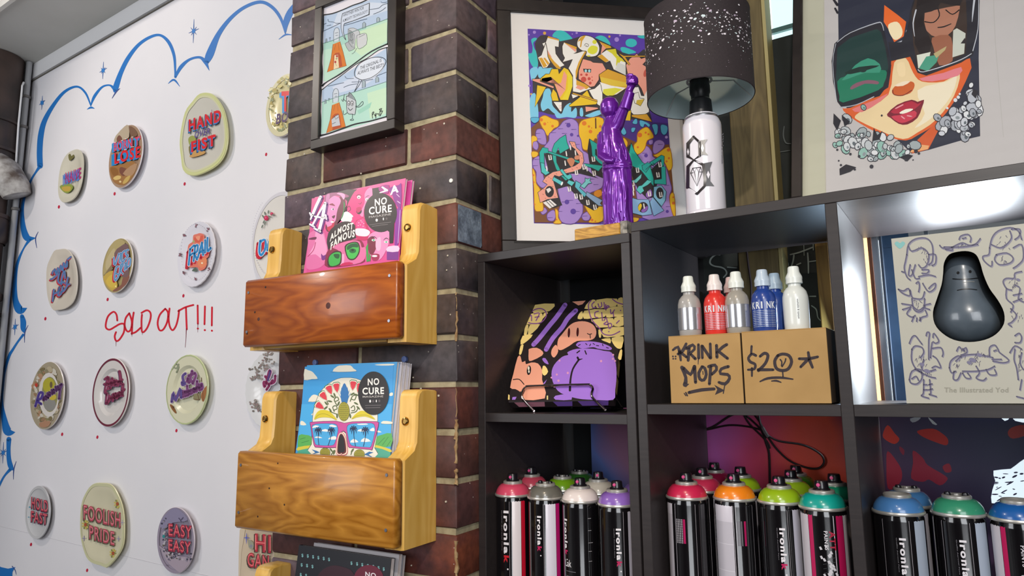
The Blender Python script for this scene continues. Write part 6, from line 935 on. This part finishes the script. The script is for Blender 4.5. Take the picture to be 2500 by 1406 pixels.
a.lines(VI, [[(395,520),(440,480),(490,470),(525,490),(530,530),(490,575),(430,582),(400,575)], [(405,530),(420,520),(422,560)], [(440,510),(480,505),(455,560)], [(448,535),(478,530)]], 8)
a.lines(VI, [[(890,420),(872,440),(880,465),(905,462)], [(918,435),(928,462),(945,450),(942,425)], [(962,425),(966,470)], [(975,440),(975,480),(985,450),(1000,455),(980,470)], [(1010,478),(1016,510),(1040,480)], [(1030,500),(1034,530)], [(920,490),(895,500),(895,530),(915,538)], [(945,500),(950,560)], [(962,560),(975,540),(985,565),(960,585),(990,590)], [(990,570),(1000,620),(1020,600),(1010,580),(985,590)], [(865,410),(845,450),(870,550),(930,620),(960,660),(1020,668),(1080,640)], [(1025,400),(1060,425),(1108,440)], [(1055,580),(1075,560)]], 8).dots(VI, [(1085,484,5),(998,642,5)], 5)
a.done('painting', cv)
BF = Plane(CP.o+CP.n*0, CP.u, -CP.n)                               # painted lower edge
m = MB(); e_ = .0003
for x0, x1, c in ((.012, .072, '#b8788a'), (.088, .125, '#7a55b0'), (.135, .192, '#7a55b0')): m.add([CP.at(x0, -e_, -.001), CP.at(x1, -e_, -.001), CP.at(x1-.003, -e_, -th_+.004), CP.at(x0+.006, -e_, -th_+.004)], [(0, 1, 2, 3)], M(c, .5))
for z0, z1 in ((.02, .055), (.06, .10), (.105, .15), (.155, .2), (.205, .25)):
    m.add([CP.at(cw+e_, z0, -.001), CP.at(cw+e_, z0+.004, -th_+.001), CP.at(cw+e_, z1+.002, -th_+.001), CP.at(cw+e_, z1, -.001)], [(0, 1, 2, 3)], M('#cdb070', .5))
obj('edge_paint', m, cv)
WIR = M('#b8aaa8', .15, metal=1)
t = thing('wire_easel', S(.13, .06, FZ), 'bent chrome wire easel holding the small cartoon canvas', 'easel', rz=SYAW)
m = MB(); ez = CP.at(.035, .030, .008); ex = CP.at(.165, .030, .008)
loop = [CP.at(.050, -.012, -.012), CP.at(.030, .004, .006), CP.at(.028, .020, .0075), CP.at(.033, .0285, .0075), CP.at(.043, .031, .0075), CP.at(.145, .031, .0075), CP.at(.157, .029, .0075), CP.at(.163, .021, .0075), CP.at(.163, .004, .006), CP.at(.185, -.012, -.012)]
m.tube(smooth_path([tuple(p) for p in loop], False, 5), .0022, WIR, 10); obj('front_loop', m, t)
m = MB(); b0 = loop[0]; b1 = loop[-1]
m.tube([b0, S(.06, .10, FZ+.002), S(.07, .23, FZ+.002)], .0022, WIR, 8); m.tube([b1, S(.21, .10, FZ+.002), S(.19, .23, FZ+.002)], .0022, WIR, 8); m.tube([S(.07, .23, FZ+.002), S(.13, .19, FZ+.12), S(.19, .23, FZ+.002)], .0022, WIR, 8); obj('back_leg', m, t)

# ================================================================== CARD BOXES AND PAINT MOPS
FB2 = -.7232
def card(x0, x1, z1, dep, label, jit=0):
    c = S((x0+x1)/2, .02+dep/2, FB2); t = thing('card_box', c, label, 'box', 'kraft card boxes in the middle cell', SYAW)
    KR = M('#b58f58', .75, kind='noise', c2='#ab8650', scale=14)
    m = MB(); m.box(S(x0, .0205, FB2), SX*(x1-x0), SY*(dep-.001), ZZ*(z1-FB2), M('#5f4a32', .8, kind='noise', c2='#54402a', scale=14), .0008); obj('carton', m, t)
    m = MB(); m.box(S(x0, .0195, FB2), SX*(x1-x0), SY*.0012, ZZ*(z1-FB2), KR, .0004); fr = obj('front_panel', m, t)
    m = MB(); m.box(S(x0, .0195, z1), SX*(x1-x0), SY*dep, ZZ*.0014, KR, .0004); obj('lid_flap', m, t); return t, fr
BP = Plane(S(0, .0195, 0), SX, ZZ); INKB = '#2a1a20'
t, fr = card(.3725, .4880, -.6165, .13, 'kraft box on the left hand-lettered KRINK MOPS in black marker')
a = Art(on(BP), .5, base=.0002).crop(1540, 480, 2.6034)
a.lines(INKB, [[(268,975,14),(300,955,20),(312,1000,19),(318,1040,14)], [(352,935,17),(330,980,22),(300,1000,17)], [(310,985,20),(355,1020,17)], [(365,1040,19),(370,960,22)], [(352,965,20),(395,942,20),(405,970,17),(368,1000,17)], [(380,1000,17),(410,1030,20)], [(430,940,17),(432,1025,20)], [(455,1025,17),(452,950,20)], [(455,950,19),(505,1025,19)], [(508,1025,19),(505,935,17)], [(545,945,19),(548,1020,20)], [(610,940,19),(585,955,20),(548,990,19)], [(560,985,19),(615,1028,19)], [(430,1025,7),(428,1065,4)],
 [(345,1195,29),(350,1150,20),(325,1085,23)], [(335,1090,22),(380,1130,23),(405,1080,23)], [(405,1080,22),(412,1180,20)], [(455,1080,17),(432,1120,20),(440,1160,20),(465,1165,20),(480,1130,19),(470,1090,19),(452,1080,17)], [(500,1190,19),(508,1080,20)], [(495,1080,20),(535,1070,20),(545,1100,19),(512,1130,19)], [(620,1080,20),(575,1095,19),(570,1125,19),(615,1130,20),(628,1155,19),(600,1190,22),(560,1180,17)], [(598,1195,7),(588,1250,7)], [(458,1110,6),(460,1130,6)], [(350,1245,9),(360,1265,9)], [(370,1245,20),(450,1228,22),(530,1222,19)], [(340,1250,7),(350,1265,7)]], 13, 2)
a.poly(INKB, [(530,1195),(598,1232),(535,1260),(550,1225)], 0).poly(INKB, [(338,1185),(372,1190),(350,1212)]).dots(INKB, [(268,1015,6),(285,1015,6),(270,1030,6),(285,1030,6)], 4); a.done('marker_writing', fr)
t, fr = card(.4905, .6110, -.6155, .13, 'kraft box on the right hand-lettered $20 and a star in black marker')
a = Art(on(BP), .5, base=.0002).crop(1540, 480, 2.6034)
a.lines(INKB, [[(795,1010,17),(770,1000,17),(748,1025,17),(760,1050,19),(790,1065,17),(785,1095,17),(745,1100,13)], [(768,950,14),(765,1000,14)], [(770,1090,14),(770,1140,12)], [(822,1015,17),(850,995,20),(872,1010,20),(855,1060,19),(812,1105,20)], [(810,1100,20),(865,1100,19),(905,1100,17)], [(935,1010,19),(915,1045,20),(925,1090,20),(960,1105,20),(1000,1095,20),(1022,1050,20),(1005,1010,20),(965,1000,19),(935,1010,19)], [(950,1035,9),(960,1050,9),(958,1075,9)], [(985,1030,9),(980,1050,9),(962,1080,9)], [(965,1110,9),(968,1145,9)], [(822,1175,9),(870,1155,16),(950,1150,16),(1030,1160,9)], [(895,1172,7),(925,1170,13),(955,1180,7)], [(1128,990,17),(1135,1030,20)], [(1070,1030,17),(1130,1030,20),(1188,1018,17)], [(1130,1030,22),(1080,1082,17)], [(1132,1030,22),(1155,1085,17)]], 13, 3); a.done('marker_writing', fr)
def bottle(x, tt, body, label, wrap, txt=None, trans='#e4e8e0', first=None, zf=-.6150):
    c = S(x, tt, zf); t = thing('paint_mop', c, label, 'bottle', 'squeeze paint mops on the card boxes', SYAW); sh = lambda h, d: None
    B = M(body, .25, coat=.3); m = MB(); m.lathe(c, [(0, .001), (.0165, 0), (.0180, .003), (.0183, .012), (.0188, .045), (.0185, .052), (.0165, .060), (.0125, .0655), (.0095, .068), (.0092, .073)], B, 32); bd = obj('body', m, t)
    m = MB(); m.lathe(c, [(.0095, .0725), (.0120, .0726), (.0122, .0745), (.0118, .0785), (.0122, .0800), (.0120, .0830), (.0088, .0900), (.0080, .0975), (.0070, .0990), (0, .0990)], M(trans, .3, coat=.2), 28); obj('cap', m, t)
    if wrap: m = MB(); m.lathe(c, [(.01895, .0095), (.01905, .0115), (.0192, .0440), (.0191, .0455)], M(wrap, .22, metal=.75), 36); obj('sleeve', m, t, label='silver foil sleeve')
    ac = atan2(.7405-x, 1.12+tt); r = .01935 if wrap else .0190
    if txt:
        a = Art(lambda X, Y, k: c+(SX*sin(ac+X)-SY*cos(ac+X))*(r+k)+ZZ*(-Y), .3, base=.0003)
        if txt == 'KRINK':
            for i, ch_ in enumerate('KRINK'): x0 = -1.02+i*.42; a.text('#d8dce2', ch_, (x0, -.0365), (x0+(.34 if ch_ != 'I' else .12), -.0365), .0105, .05)
            sm_ = M('#b9c2ce', .3, metal=.4)
            for j in range(10):
                for seg in range(9): x0 = -1.0+seg*.22; a.mb.add([a.put(x0, -.033+j*.0027, .0004), a.put(x0+.2, -.033+j*.0027, .0004), a.put(x0+.2, -.0324+j*.0027, .0004), a.put(x0, -.0324+j*.0027, .0004)], [(0, 1, 2, 3)], sm_)
        else:
            v = Art(lambda X, Y, k: c+(SX*sin(ac+.15+Y/r)-SY*cos(ac+.15+Y/r))*(r+k)+ZZ*(.047-X), .4, base=.0003); v.text('#3c3c40', 'washable & opaque', (0, .0), (.030, .0), -.0026); a.mb = v.mb
        a.done('print', bd)
    return t
bottle(.4030, .041, '#a8a4a0', 'silver paint mop at the left end of the box tops', '#cfd0d6')
bottle(.4435, .050, '#d8352e', 'red paint mop lettered KRINK between the two silver ones', None, 'KRINK', '#e8dcd8')
bottle(.4580, .094, '#d06a68', 'second red paint mop half hidden behind the right silver one', None, None, '#e8c8c4')
bottle(.4800, .044, '#a09a90', 'silver paint mop nearest the lamp cord, right of the red one', '#c8c9cf')
bottle(.5195, .050, '#26428e', 'front blue paint mop lettered KRINK', None, 'KRINK', '#b9c8d8')
bottle(.5270, .098, '#2a4a9a', 'blue paint mop standing behind the front blue one', None, None, '#a8bccc')
bottle(.5665, .050, '#dfe2dc', 'white paint mop at the right end of the box tops', None, 'side', '#e6eae4')

# ================================================================== BOXED VINYL FIGURE
t = thing('toy_box', S(.795, .03, FB2), 'cream window box printed with ink-drawn beasts around a grey vinyl figure', 'box', rz=SYAW)
TPl = Plane(S(0, .030, 0), SX, ZZ); tx0, tx1, tz0, tz1 = .7035, .8900, FB2, -.4935
pear = smooth_path([(690,490),(720,440),(775,422),(835,420),(880,440),(905,490),(925,560),(960,640),(1010,710),(1045,780),(1045,850),(1000,910),(930,945),(840,958),(750,945),(680,905),(635,850),(625,780),(645,710),(675,620),(685,550)], True, 3)
pw = [TPl.uv(2020+x/2.425, 440+y/2.425) for x, y in pear]; pcx = (min(p[0] for p in pw)+max(p[0] for p in pw))/2; pcz = (min(p[1] for p in pw)+max(p[1] for p in pw))/2
from mathutils.geometry import tessellate_polygon
outer = [V3((x, z, 0)) for x, z in ((tx0, tz0), (tx1, tz0), (tx1, tz1), (tx0, tz1))]; inner = [V3((p[0], p[1], 0)) for p in pw]
tri = tessellate_polygon([outer, inner]); allv = outer+inner; CRM = M('#b9b5a6', .5)
m = MB(); m.add([TPl.at(v.x, v.y) for v in allv], [tuple(f) for f in tri], CRM); npp = len(inner)
m.add([TPl.at(v.x, v.y) for v in inner]+[TPl.at(v.x, v.y, -.003) for v in inner], [(i, (i+1) % npp, npp+(i+1) % npp, npp+i) for i in range(npp)], M('#4a4a4c', .5)); fp = obj('front_panel', m, t)
m = MB(); D_ = .11
m.box(S(tx0, .0302, tz0), SX*.0012, SY*D_, ZZ*(tz1-tz0), CRM); m.box(S(tx1-.0012, .0302, tz0), SX*.0012, SY*D_, ZZ*(tz1-tz0), CRM); m.box(S(tx0, .0302, tz1-.0012), SX*(tx1-tx0), SY*D_, ZZ*.0012, CRM); m.box(S(tx0, .0302, tz0), SX*(tx1-tx0), SY*D_, ZZ*.0012, CRM); m.box(S(tx0, .0302+D_, tz0), SX*(tx1-tx0), SY*.0012, ZZ*(tz1-tz0), M('#3a3c40', .6)); obj('carton', m, t)
m = MB(); m.box(S(tx0+.02, .0345, tz0+.03), SX*(tx1-tx0-.04), SY*.0006, ZZ*(tz1-tz0-.05), glass()); obj('window', m, t)
fig = MB(); FGM = M('#66707a', .25, coat=.5, kind='noise', c2='#4c565f', scale=14); zs = sorted(set(round(p[1], 4) for p in pw)); rows = []
zmin, zmax = min(p[1] for p in pw), max(p[1] for p in pw)
def halfw(z):
    xs = []
    for i in range(npp):
        a_, b_ = pw[i], pw[(i+1) % npp]
        if (a_[1]-z)*(b_[1]-z) <= 0 and a_[1] != b_[1]: xs.append(a_[0]+(b_[0]-a_[0])*(z-a_[1])/(b_[1]-a_[1]))
    return ((max(xs)-min(xs))/2, (max(xs)+min(xs))/2) if len(xs) >= 2 else (0.0005, pcx)
NR = 26; vs = []; fs = []; nn = 36
for j in range(NR+1):
    z = zmin+.0005+(zmax-zmin-.001)*(1-cos(pi*j/NR))/2; hw, cx_ = halfw(z); hw = max(hw*1.04, .0006)
    for i in range(nn): th = 2*pi*i/nn; vs.append(S(cx_+hw*cos(th), .074+hw*.78*sin(th), z))
for j in range(NR):
    for i in range(nn): i2 = (i+1) % nn; fs.append((j*nn+i, j*nn+i2, (j+1)*nn+i2, (j+1)*nn+i))
fig.add(vs, fs, FGM); fo = obj('vinyl_figure', fig); tag(fo, 'grey pear-shaped vinyl figure seen through the window of the cream box', 'toy figure')
fpl = on(Plane(S(0, .036, 0), SX, ZZ))
def figput(x, y, k):
    z = TPl.uv(x, y)[1]; xx = TPl.uv(x, y)[0]; hw, cx_ = halfw(z); s_ = max(-.98, min(.98, (xx-cx_)/max(hw*1.04, 1e-4))); return S(xx, .074-hw*.78*1.04*sqrt(1-s_*s_)-.0006, z)
a = Art(figput, .3).crop(2020, 440, 2.425)
a.lines('#1c1e22', [[(768,640),(800,634),(840,632),(885,636)], [(740,568),(780,572),(840,570),(890,562)]], 6, 4).dots('#0e0f12', [(772,532,9),(845,524,9)], 9, 12).lines('#8a8c8a', [[(805,590),(840,586),(870,586)]], 5, 3); a.done('face', fo)
a = Art(on(TPl), .5, base=.0003).crop(2020, 440, 2.425); IK = '#5b5670'
a.poly('#7fb8b4', [(430,372),(445,362),(460,372),(450,390),(430,405),(410,392),(398,374),(412,362)], 3)
BE = [ [(470,440),(480,380),(520,348),(580,342),(615,370),(625,420),(620,480),(600,500)], [(470,440),(462,480),(455,520),(470,570),(490,590)], [(480,390),(500,420),(560,400),(600,440),(590,500),(560,520),(540,500)], [(520,500),(500,560),(480,560),(490,500)], [(540,570),(600,560),(640,570)], [(600,440),(640,440),(640,490),(620,505)], [(455,545),(440,540)], [(500,530),(520,580),(545,580)], [(560,530),(600,530),(590,550),(560,550)],
 [(420,645),(450,655),(480,640),(490,680),(470,680),(440,665),(420,645)], [(525,610),(540,600),(545,630),(540,660)], [(600,640),(620,620),(640,610),(635,640),(600,660),(570,620),(565,610)], [(490,650),(500,690),(520,700),(560,700),(575,660)], [(500,700),(510,760),(540,780),(570,760),(575,700)], [(440,730),(500,740)], [(445,765),(495,750)], [(570,740),(610,730)], [(575,755),(605,765)], [(505,745),(540,770),(575,745)], [(490,760),(470,790),(500,810),(520,800)], [(580,770),(590,800),(560,810),(545,830)], [(510,810),(500,835)], [(530,815),(528,835)], [(548,812),(550,832)],
 [(665,385),(680,400),(720,405),(760,385),(800,370),(840,385),(880,375),(905,345)], [(700,410),(740,415),(735,395)], [(780,350),(790,330),(830,320),(850,340),(845,365)], [(800,345),(820,340)], [(690,395),(800,395),(890,380)],
 [(960,400),(975,340),(1010,300),(1080,280),(1130,300),(1150,350)], [(960,400),(955,440),(920,450),(930,480),(970,510),(975,480)], [(970,380),(1020,400),(1060,380),(1090,340),(1080,300)], [(1000,440),(1060,430),(1100,460),(1080,490),(1020,500),(990,470),(1000,440)], [(1090,290),(1140,290),(1135,330),(1110,350)], [(1100,400),(1150,380),(1160,460),(1130,500),(1100,520)],
 [(1150,540),(1110,550),(1105,580),(1060,580),(1040,600),(1060,640),(1090,650)], [(1060,640),(1060,700),(1100,740),(1085,780)], [(1085,760),(1120,800),(1090,840),(1070,850),(1090,865)], [(1110,620),(1140,640),(1130,700),(1160,720)], [(1100,680),(1150,670)], [(1100,720),(1150,700)],
 [(485,965),(500,930),(520,920),(545,950),(560,970)], [(500,1000),(520,980),(560,990),(570,1020),(550,1050)], [(500,1000),(498,1060),(520,1110),(560,1140)], [(585,920),(590,900),(605,905),(600,950),(600,1060)], [(625,930),(630,905),(660,950),(640,965),(620,960),(610,1050)], [(620,995),(670,990),(685,1020),(680,1042)], [(625,1040),(650,1060),(672,1110),(640,1100),(620,1110)], [(570,1060),(560,1120),(600,1130),(640,1120)], [(485,1180),(500,1130),(550,1120),(560,1170),(530,1205),(495,1200),(485,1180)], [(500,1175),(525,1160),(540,1185)], [(570,1180),(568,1260),(555,1275),(600,1290)], [(605,1180),(612,1260),(600,1265),(645,1280)], [(570,1210),(590,1210)], [(570,1240),(592,1240)], [(600,1210),(620,1205)], [(600,1240),(622,1235)], [(520,1120),(600,1160),(640,1170)],
 [(722,1110),(730,1070),(770,1040),(790,1045)], [(722,1110),(735,1140),(760,1130)], [(765,1010),(780,985),(800,1005),(820,990),(825,1020),(790,1035)], [(760,1070),(800,1040),(870,1030),(940,1040),(980,1050)], [(750,1130),(745,1175),(770,1180),(790,1140)], [(800,1140),(820,1170),(850,1170),(830,1140)], [(880,1100),(900,1140),(880,1170),(920,1185),(940,1170)], [(940,1120),(960,1150),(1000,1150),(990,1120)], [(800,1130),(880,1130),(950,1120),(990,1100)], [(960,1040),(960,990),(990,975),(1010,1000),(1020,1020),(1075,1065),(1040,1080),(980,1070)], [(975,1060),(1030,1060)], [(985,1010),(1000,1005)],
 [(1110,920),(1135,905),(1150,930),(1140,960),(1110,960)], [(1080,1020),(1110,980),(1150,1000)], [(1110,1000),(1105,1060),(1120,1110),(1130,1180)], [(1150,1020),(1140,1080),(1160,1120)], [(1120,1280),(1160,1290)], [(1150,1180),(1140,1240)] ]
a.lines('#8a869a', [[(x+5, y+6) for x, y in l] for l in BE], 6, 3).lines(IK, BE, 8, 3); rnd = random.Random(31)
for cx_, cy_, sx_, sy_, n_ in ((560,400,30,25,7), (575,460,20,20,6), (530,720,20,20,8), (1050,380,40,30,10), (1040,470,25,15,7), (1110,600,20,40,12), (1130,800,18,30,8), (560,1080,30,40,16), (590,1150,35,20,12), (860,1060,40,20,18), (910,1030,30,12,14), (800,1000,18,10,8), (770,1100,16,20,7), (1140,1060,15,50,12), (800,380,25,8,6)):
    a.lines(IK, [[(x, y, 4), (x+rnd.uniform(-12, 12), y+rnd.uniform(6, 20), 2)] for x, y in [(rnd.gauss(cx_, sx_*.6), rnd.gauss(cy_, sy_*.6)) for _ in range(n_)]], 4, 0)
for cx_, cy_, r in ((860,1065,22), (900,1035,18), (560,1090,16), (590,1130,20), (1130,590,14), (840,1080,16)): a.ell('#77728c', cx_, cy_, r, r*.6, 9, .4)
a.text('#9b9788', 'The Illustrated Yod', (692, 1255), (1072, 1255), 30, .02); a.done('ink_drawings', fp)

# ================================================================== SPRAY CANS
R0 = .0318; BLK = M('#121013', .14, metal=.25, coat=.8); SIL = M('#c9c5be', .33, metal=.6); DKN = M('#17151a', .3, coat=.3); PNK = M('#d8508a', .35)
def smoothprof(p): return p
def make_can(x, tt, zf, colr, label, group, nozzle=1, faceang=0, style='plain'):
    c = S(x, tt, zf); t = thing('spray_can', c, label, 'spray can', group, SYAW)
    m = MB(); m.lathe(c, [(0, .002), (.0300, .001), (.0325, .0005), (.0325, .0035), (R0, .006), (R0, .143), (.0314, .147), (.0300, .150), (.0300, .1515)], BLK, 40); bd = obj('body', m, t)
    m = MB(); m.lathe(c, [(.0302, .1500), (.0332, .1508), (.0340, .1528), (.0334, .1550), (.0300, .1560)], SIL, 40); obj('rim', m, t)
    m = MB(); m.lathe(c, [(.0322, .1545), (.0318, .1575), (.0300, .1625), (.0268, .1675), (.0228, .1712), (.0185, .1728), (.0150, .1732)], M(colr, .25, coat=.5), 40); obj('colour_dome', m, t, label='coloured ring dome')
    m = MB(); m.lathe(c, [(.0172, .1705), (.0182, .1730), (.0180, .1762), (.0166, .1778), (.0145, .1772), (.0125, .1748), (.0060, .1740), (0, .1740)], SIL, 32); obj('valve_cup', m, t)
    if nozzle:
        m = MB(); m.lathe(c, [(.0120, .1745), (.0122, .1790), (.0105, .1800), (.0100, .1800), (.0092, .1885), (.0082, .1905), (0, .1895)], DKN, 24)
        ac = faceang; d = SX*sin(ac)-SY*cos(ac); u = SX*cos(ac)+SY*sin(ac)
        m.box(c+d*.0020-u*.0012+ZZ*.180, u*.0024, d*.0078, ZZ*.0100, DKN, .0004); nz = obj('nozzle', m, t)
        m = MB(); aa = atan2(.7405-x, 1.12+tt)-.38+faceang*.3; dd = SX*sin(aa)-SY*cos(aa); m.lathe(c+dd*.0096+ZZ*.1848, [(0, .0012), (.0026, .0010), (.0030, -.001)], PNK, 14, ax=dd); obj('spray_disc', m, nz, label='pink disc')
    elif nozzle == 0:
        m = MB(); 
        for s_ in (-1, 1): m.lathe(c+SX*s_*.0105+ZZ*.1755, [(.0042, 0), (.0046, .002), (.0036, .005), (0, .0058)], DKN, 12)
        m.lathe(c+ZZ*.174, [(.0045, 0), (.0045, .005), (.002, .0055)], SIL, 12); o_ = obj('bare_stem', m, t)
    ac = atan2(.7405-x, 1.12+tt)
    P_ = lambda X, Y, k: c+(SX*sin(ac+X)-SY*cos(ac+X))*(R0+k)+ZZ*Y
    a = Art(P_, .3, coat=.3, base=.00012)
    def band(cc, a0, a1, z0, z1, k=None):
        n_ = max(2, int(abs(a1-a0)/.12)+1); k = a.k if k is None else k; vs = []
        for i in range(n_+1):
            an = a0+(a1-a0)*i/n_
            for zq in (z0, z1): vs.append(P_(an, zq, a.k))
            vs.append(P_(an, z1+.0028, a.k-.0006) if z1 > .14 else P_(an, z1, a.k))
        a.mb.add(vs, [(3*i, 3*i+3, 3*i+4, 3*i+1) for i in range(n_)]+[(3*i+1, 3*i+4, 3*i+5, 3*i+2) for i in range(n_)], a._m(cc)); a.k += a.step
    def word(a0, z0, ln, h, kred='#c21e5a', big=False):
        def put(X, Y, k): return P_(a0-(Y/R0), z0-X, k)
        w = Art(put, .35, base=.0004); w.text('#ece6ea', 'Ironla', (0, 0), (ln*.80, 0), h, .06); w.text(kred, 'k', (ln*.83, 0), (ln*.97, 0), h, .07); w.ell('#ece6ea', ln*1.08, -h*.75, h*.16, h*.16, 10)
        w.text('#8e8a90', 'Graffiti Aerosol Paint', (0, h*.52), (ln*.75, h*.52), h*.16); w.k = .0004
        a.mb.add(w.mb.v, [], a._m('#ece6ea')); a.mb.v = a.mb.v[:-len(w.mb.v)]; base_i = len(a.mb.v)
        a.mb.v += w.mb.v; a.mb.f += [tuple(base_i+j for j in f) for f in w.mb.f]; a.mb.m += [a.mb.mi(w.mb.mats[i]) for i in w.mb.m]
    if style == 'wordfront':
        word(-.52, .128, .094, .0095, '#c8202c'); band('#b8b2b8', -.185, -.17, .006, .143); band('#e6dcdf', -.02, .50, .006, .143); band('#c4122e', .52, .78, .006, .143)
    elif style == 'wordleft':
        word(-.45, .124, .062, .0075); band('#b8b2b8', -.10, -.085, .006, .143); band('#e2dce8', .03, .62, .006, .143); band('#b8186a', .64, .9, .006, .143)
    elif style == 'clear':
        word(-1.02, .124, .062, .0075); w = Art(P_, .35, base=.0004)
        for i, (z_, ww) in enumerate(((.126, .2), (.106, .2), (.086, .28), (.072, .2), (.056, .2), (.03, .26), (.012, .18))): band('#9a969a', .42, .42+ww, z_, z_+.0010)
        vs, fs, _ = glyphs('Lak', .03); a.mb.add([P_(-1.0+x*.45, .046+y*.016, .0004) for x, y in vs], fs, a._m('#d8d4d8'))
        for z_ in (.038, .030, .027, .024): band('#77747a', -.95, -.30, z_, z_+.0009)
    elif style == 'wordmid':
        word(-.06, .118, .062, .0078); band('#b8b2b8', .32, .335, .006, .143); band('#b9b6c4', .58, 1.3, .006, .143)
    elif style == 'info':
        band('#c9c3cc', -1.35, -.80, .006, .1395); band('#d6d0da', -1.35, -.80, .128, .143); band('#d9d4dc', -.62, -.605, .006, .143); band('#b8b2b8', .42, .435, .006, .143)
        for i in range(4): band('#a8a2a8', -.56+i*.09, -.51+i*.09, .085, .122)
        band('#b01858', -.21, -.10, .085, .122); a.k += .0001
        for i in range(10): band('#121013', -.57, -.20, .087+i*.0036, .0876+i*.0036)
    elif style == 'info2':
        band('#c4bfc8', -1.2, -.10, .006, .1395); band('#d6d0da', -1.2, -.10, .120, .143); band('#d9d4dc', -.07, -.055, .006, .143); band('#dcd8de', .04, .055, .006, .143)
        for i in range(3): band('#77737a', .10+i*.09, .155+i*.09, .085, .122)
        band('#b01858', .42, .52, .085, .122); band('#b8b2b8', .95, .965, .006, .143)
        for z_ in (.086, .046): band('#dcd8e0', -1.15, -.12, z_, z_+.0008)
    elif style == 'artist':
        band('#cfc8d0', -1.3, -.68, .006, .143); band('#bb1856', -.66, -.46, .006, .143); band('#bcb6be', .42, .46, .006, .143); band('#bb1856', .56, .92, .006, .143); band('#cfc8d0', .94, 1.4, .006, .143)
        w = Art(lambda X, Y, k: P_(.13-(Y/R0), .124-X, k), .4, base=.0004); w.text('#b01a3c', 'ATT', (0, -.003), (.026, -.003), .0078, .05).text('#d8d2d8', 'PAINTS', (0, .004), (.026, .004), .0048, .03)
        for i in range(26): xx, yy = rnd2.gauss(.048, .009), rnd2.gauss(0, .0045); w.poly('#cfcbd0', [(xx, yy), (xx+.004, yy-.002), (xx+.005, yy+.001), (xx+.001, yy+.0025)])
        w.lines('#1a181c', [[(.036+i*.006, -.008), (.040+i*.006, .008)] for i in range(4)], .0009, 0); w.poly('#e8e0d8', [(.0755, -.0088), (.11, -.0088), (.11, .0088), (.0755, .0088)]).poly('#d8741c', [(.077, -.0074), (.11, -.0074), (.11, .0074), (.077, .0074)]).ell('#1c1410', .088, 0, .005, .005).ell('#d8741c', .087, 0, .0022, .003)
        bi = len(a.mb.v); a.mb.v += w.mb.v; a.mb.f += [tuple(bi+j for j in f) for f in w.mb.f]; a.mb.m += [a.mb.mi(w.mb.mats[i]) for i in w.mb.m]
    elif style == 'right':
        word(-.02, .122, .060, .0078); band('#b8b2b8', .40, .415, .006, .143); band('#a9b4c4', .62, 1.25, .006, .143); band('#b8b2b8', -.68, -.665, .006, .143)
    else:
        band('#8e8a90', -.3, -.285, .006, .143); band('#a9a4ac', .5, .9, .006, .143)
    a.done('label_print', bd); return t
rnd2 = random.Random(17)
ZL, ZR = -1.0450, -1.0278; GL, GM, GR = 'spray cans in the narrow unit', 'spray cans in the middle cell', 'spray cans in the right-hand cell'
for x, tt, zf, c_, lb, g_, nz, fa, st_ in (
 (.046, .046, ZL, '#d84a68', 'front pink-red spray can at the far left with big white lettering', GL, 1, -.3, 'wordfront'),
 (.022, .150, ZL, '#d64f66', 'pink-red spray can behind the leftmost one', GL, 1, -.2, 'plain'),
 (.1145, .050, ZL, '#6d6a62', 'grey-topped spray can without nozzle beside the front pink-red can', GL, 0, 0, 'wordleft'),
 (.094, .150, ZL, '#7cae1e', 'bright green spray can behind the grey one', GL, 0, 0, 'plain'),
 (.084, .240, ZL, '#3c7a30', 'dark green spray can at the back of the narrow unit', GL, 0, 0, 'plain'),
 (.1870, .048, ZL, '#e6d9d4', 'white-topped dark clear-coat spray can with volume marks', GL, 1, -.3, 'clear'),
 (.174, .146, ZL, '#cfc4b4', 'cream-topped spray can behind the white one', GL, 1, .9, 'plain'),
 (.2600, .044, ZL, '#8a62b8', 'purple-topped spray can at the right end of the narrow unit', GL, 1, -.1, 'wordmid'),
 (.256, .150, ZL, '#7a5a9a', 'spray can hidden behind the purple one, nozzle showing', GL, 1, -.1, 'plain'),
 (.3745, .066, ZR, '#cf2850', 'front crimson spray can at the left of the middle cell', GM, 1, -.1, 'info'),
 (.3735, .150, ZR, '#cf3456', 'second crimson spray can behind the front one', GM, 1, .3, 'wordmid'),
 (.366, .244, ZR, '#a01f44', 'dark crimson spray can at the back left of the middle cell', GM, 1, .4, 'plain'),
 (.4450, .090, ZR, '#f2861c', 'orange-topped spray can in front', GM, 1, .1, 'info2'),
 (.4270, .196, ZR, '#93b41e', 'lime spray can behind the orange one', GM, 1, -.1, 'plain'),
 (.5145, .092, ZR, '#96b61c', 'front lime-green spray can in the middle cell', GM, 1, -.1, 'wordmid'),
 (.5130, .185, ZR, '#8fae1e', 'second lime spray can behind the front lime one', GM, 1, -.1, 'plain'),
 (.5060, .262, ZR, '#4a8a26', 'green spray can at the very back behind the two lime ones', GM, 1, .3, 'plain'),
 (.5800, .070, ZR, '#13a092', 'turquoise spray can in front with crimson stripes', GM, 1, -.1, 'artist'),
 (.5830, .165, ZR, '#1c8a66', 'teal spray can behind the turquoise one', GM, 1, .1, 'plain'),
 (.6770, .082, ZR, '#4a7eb8', 'front light blue spray can without nozzle in the right-hand cell', GR, 2, 0, 'right'),
 (.6840, .152, ZR, '#3f6fa0', 'light blue spray can behind the front blue one', GR, 0, 0, 'plain'),
 (.7480, .108, ZR, '#3a9470', 'sea-green spray can without nozzle in the right-hand cell', GR, 0, 0, 'right'),
 (.8150, .098, ZR, '#1f5ea6', 'deep blue spray can at the right edge of the picture', GR, 2, 0, 'artist')):
    make_can(x, tt, zf, c_, lb, g_, nz if nz != 2 else None, fa, st_)
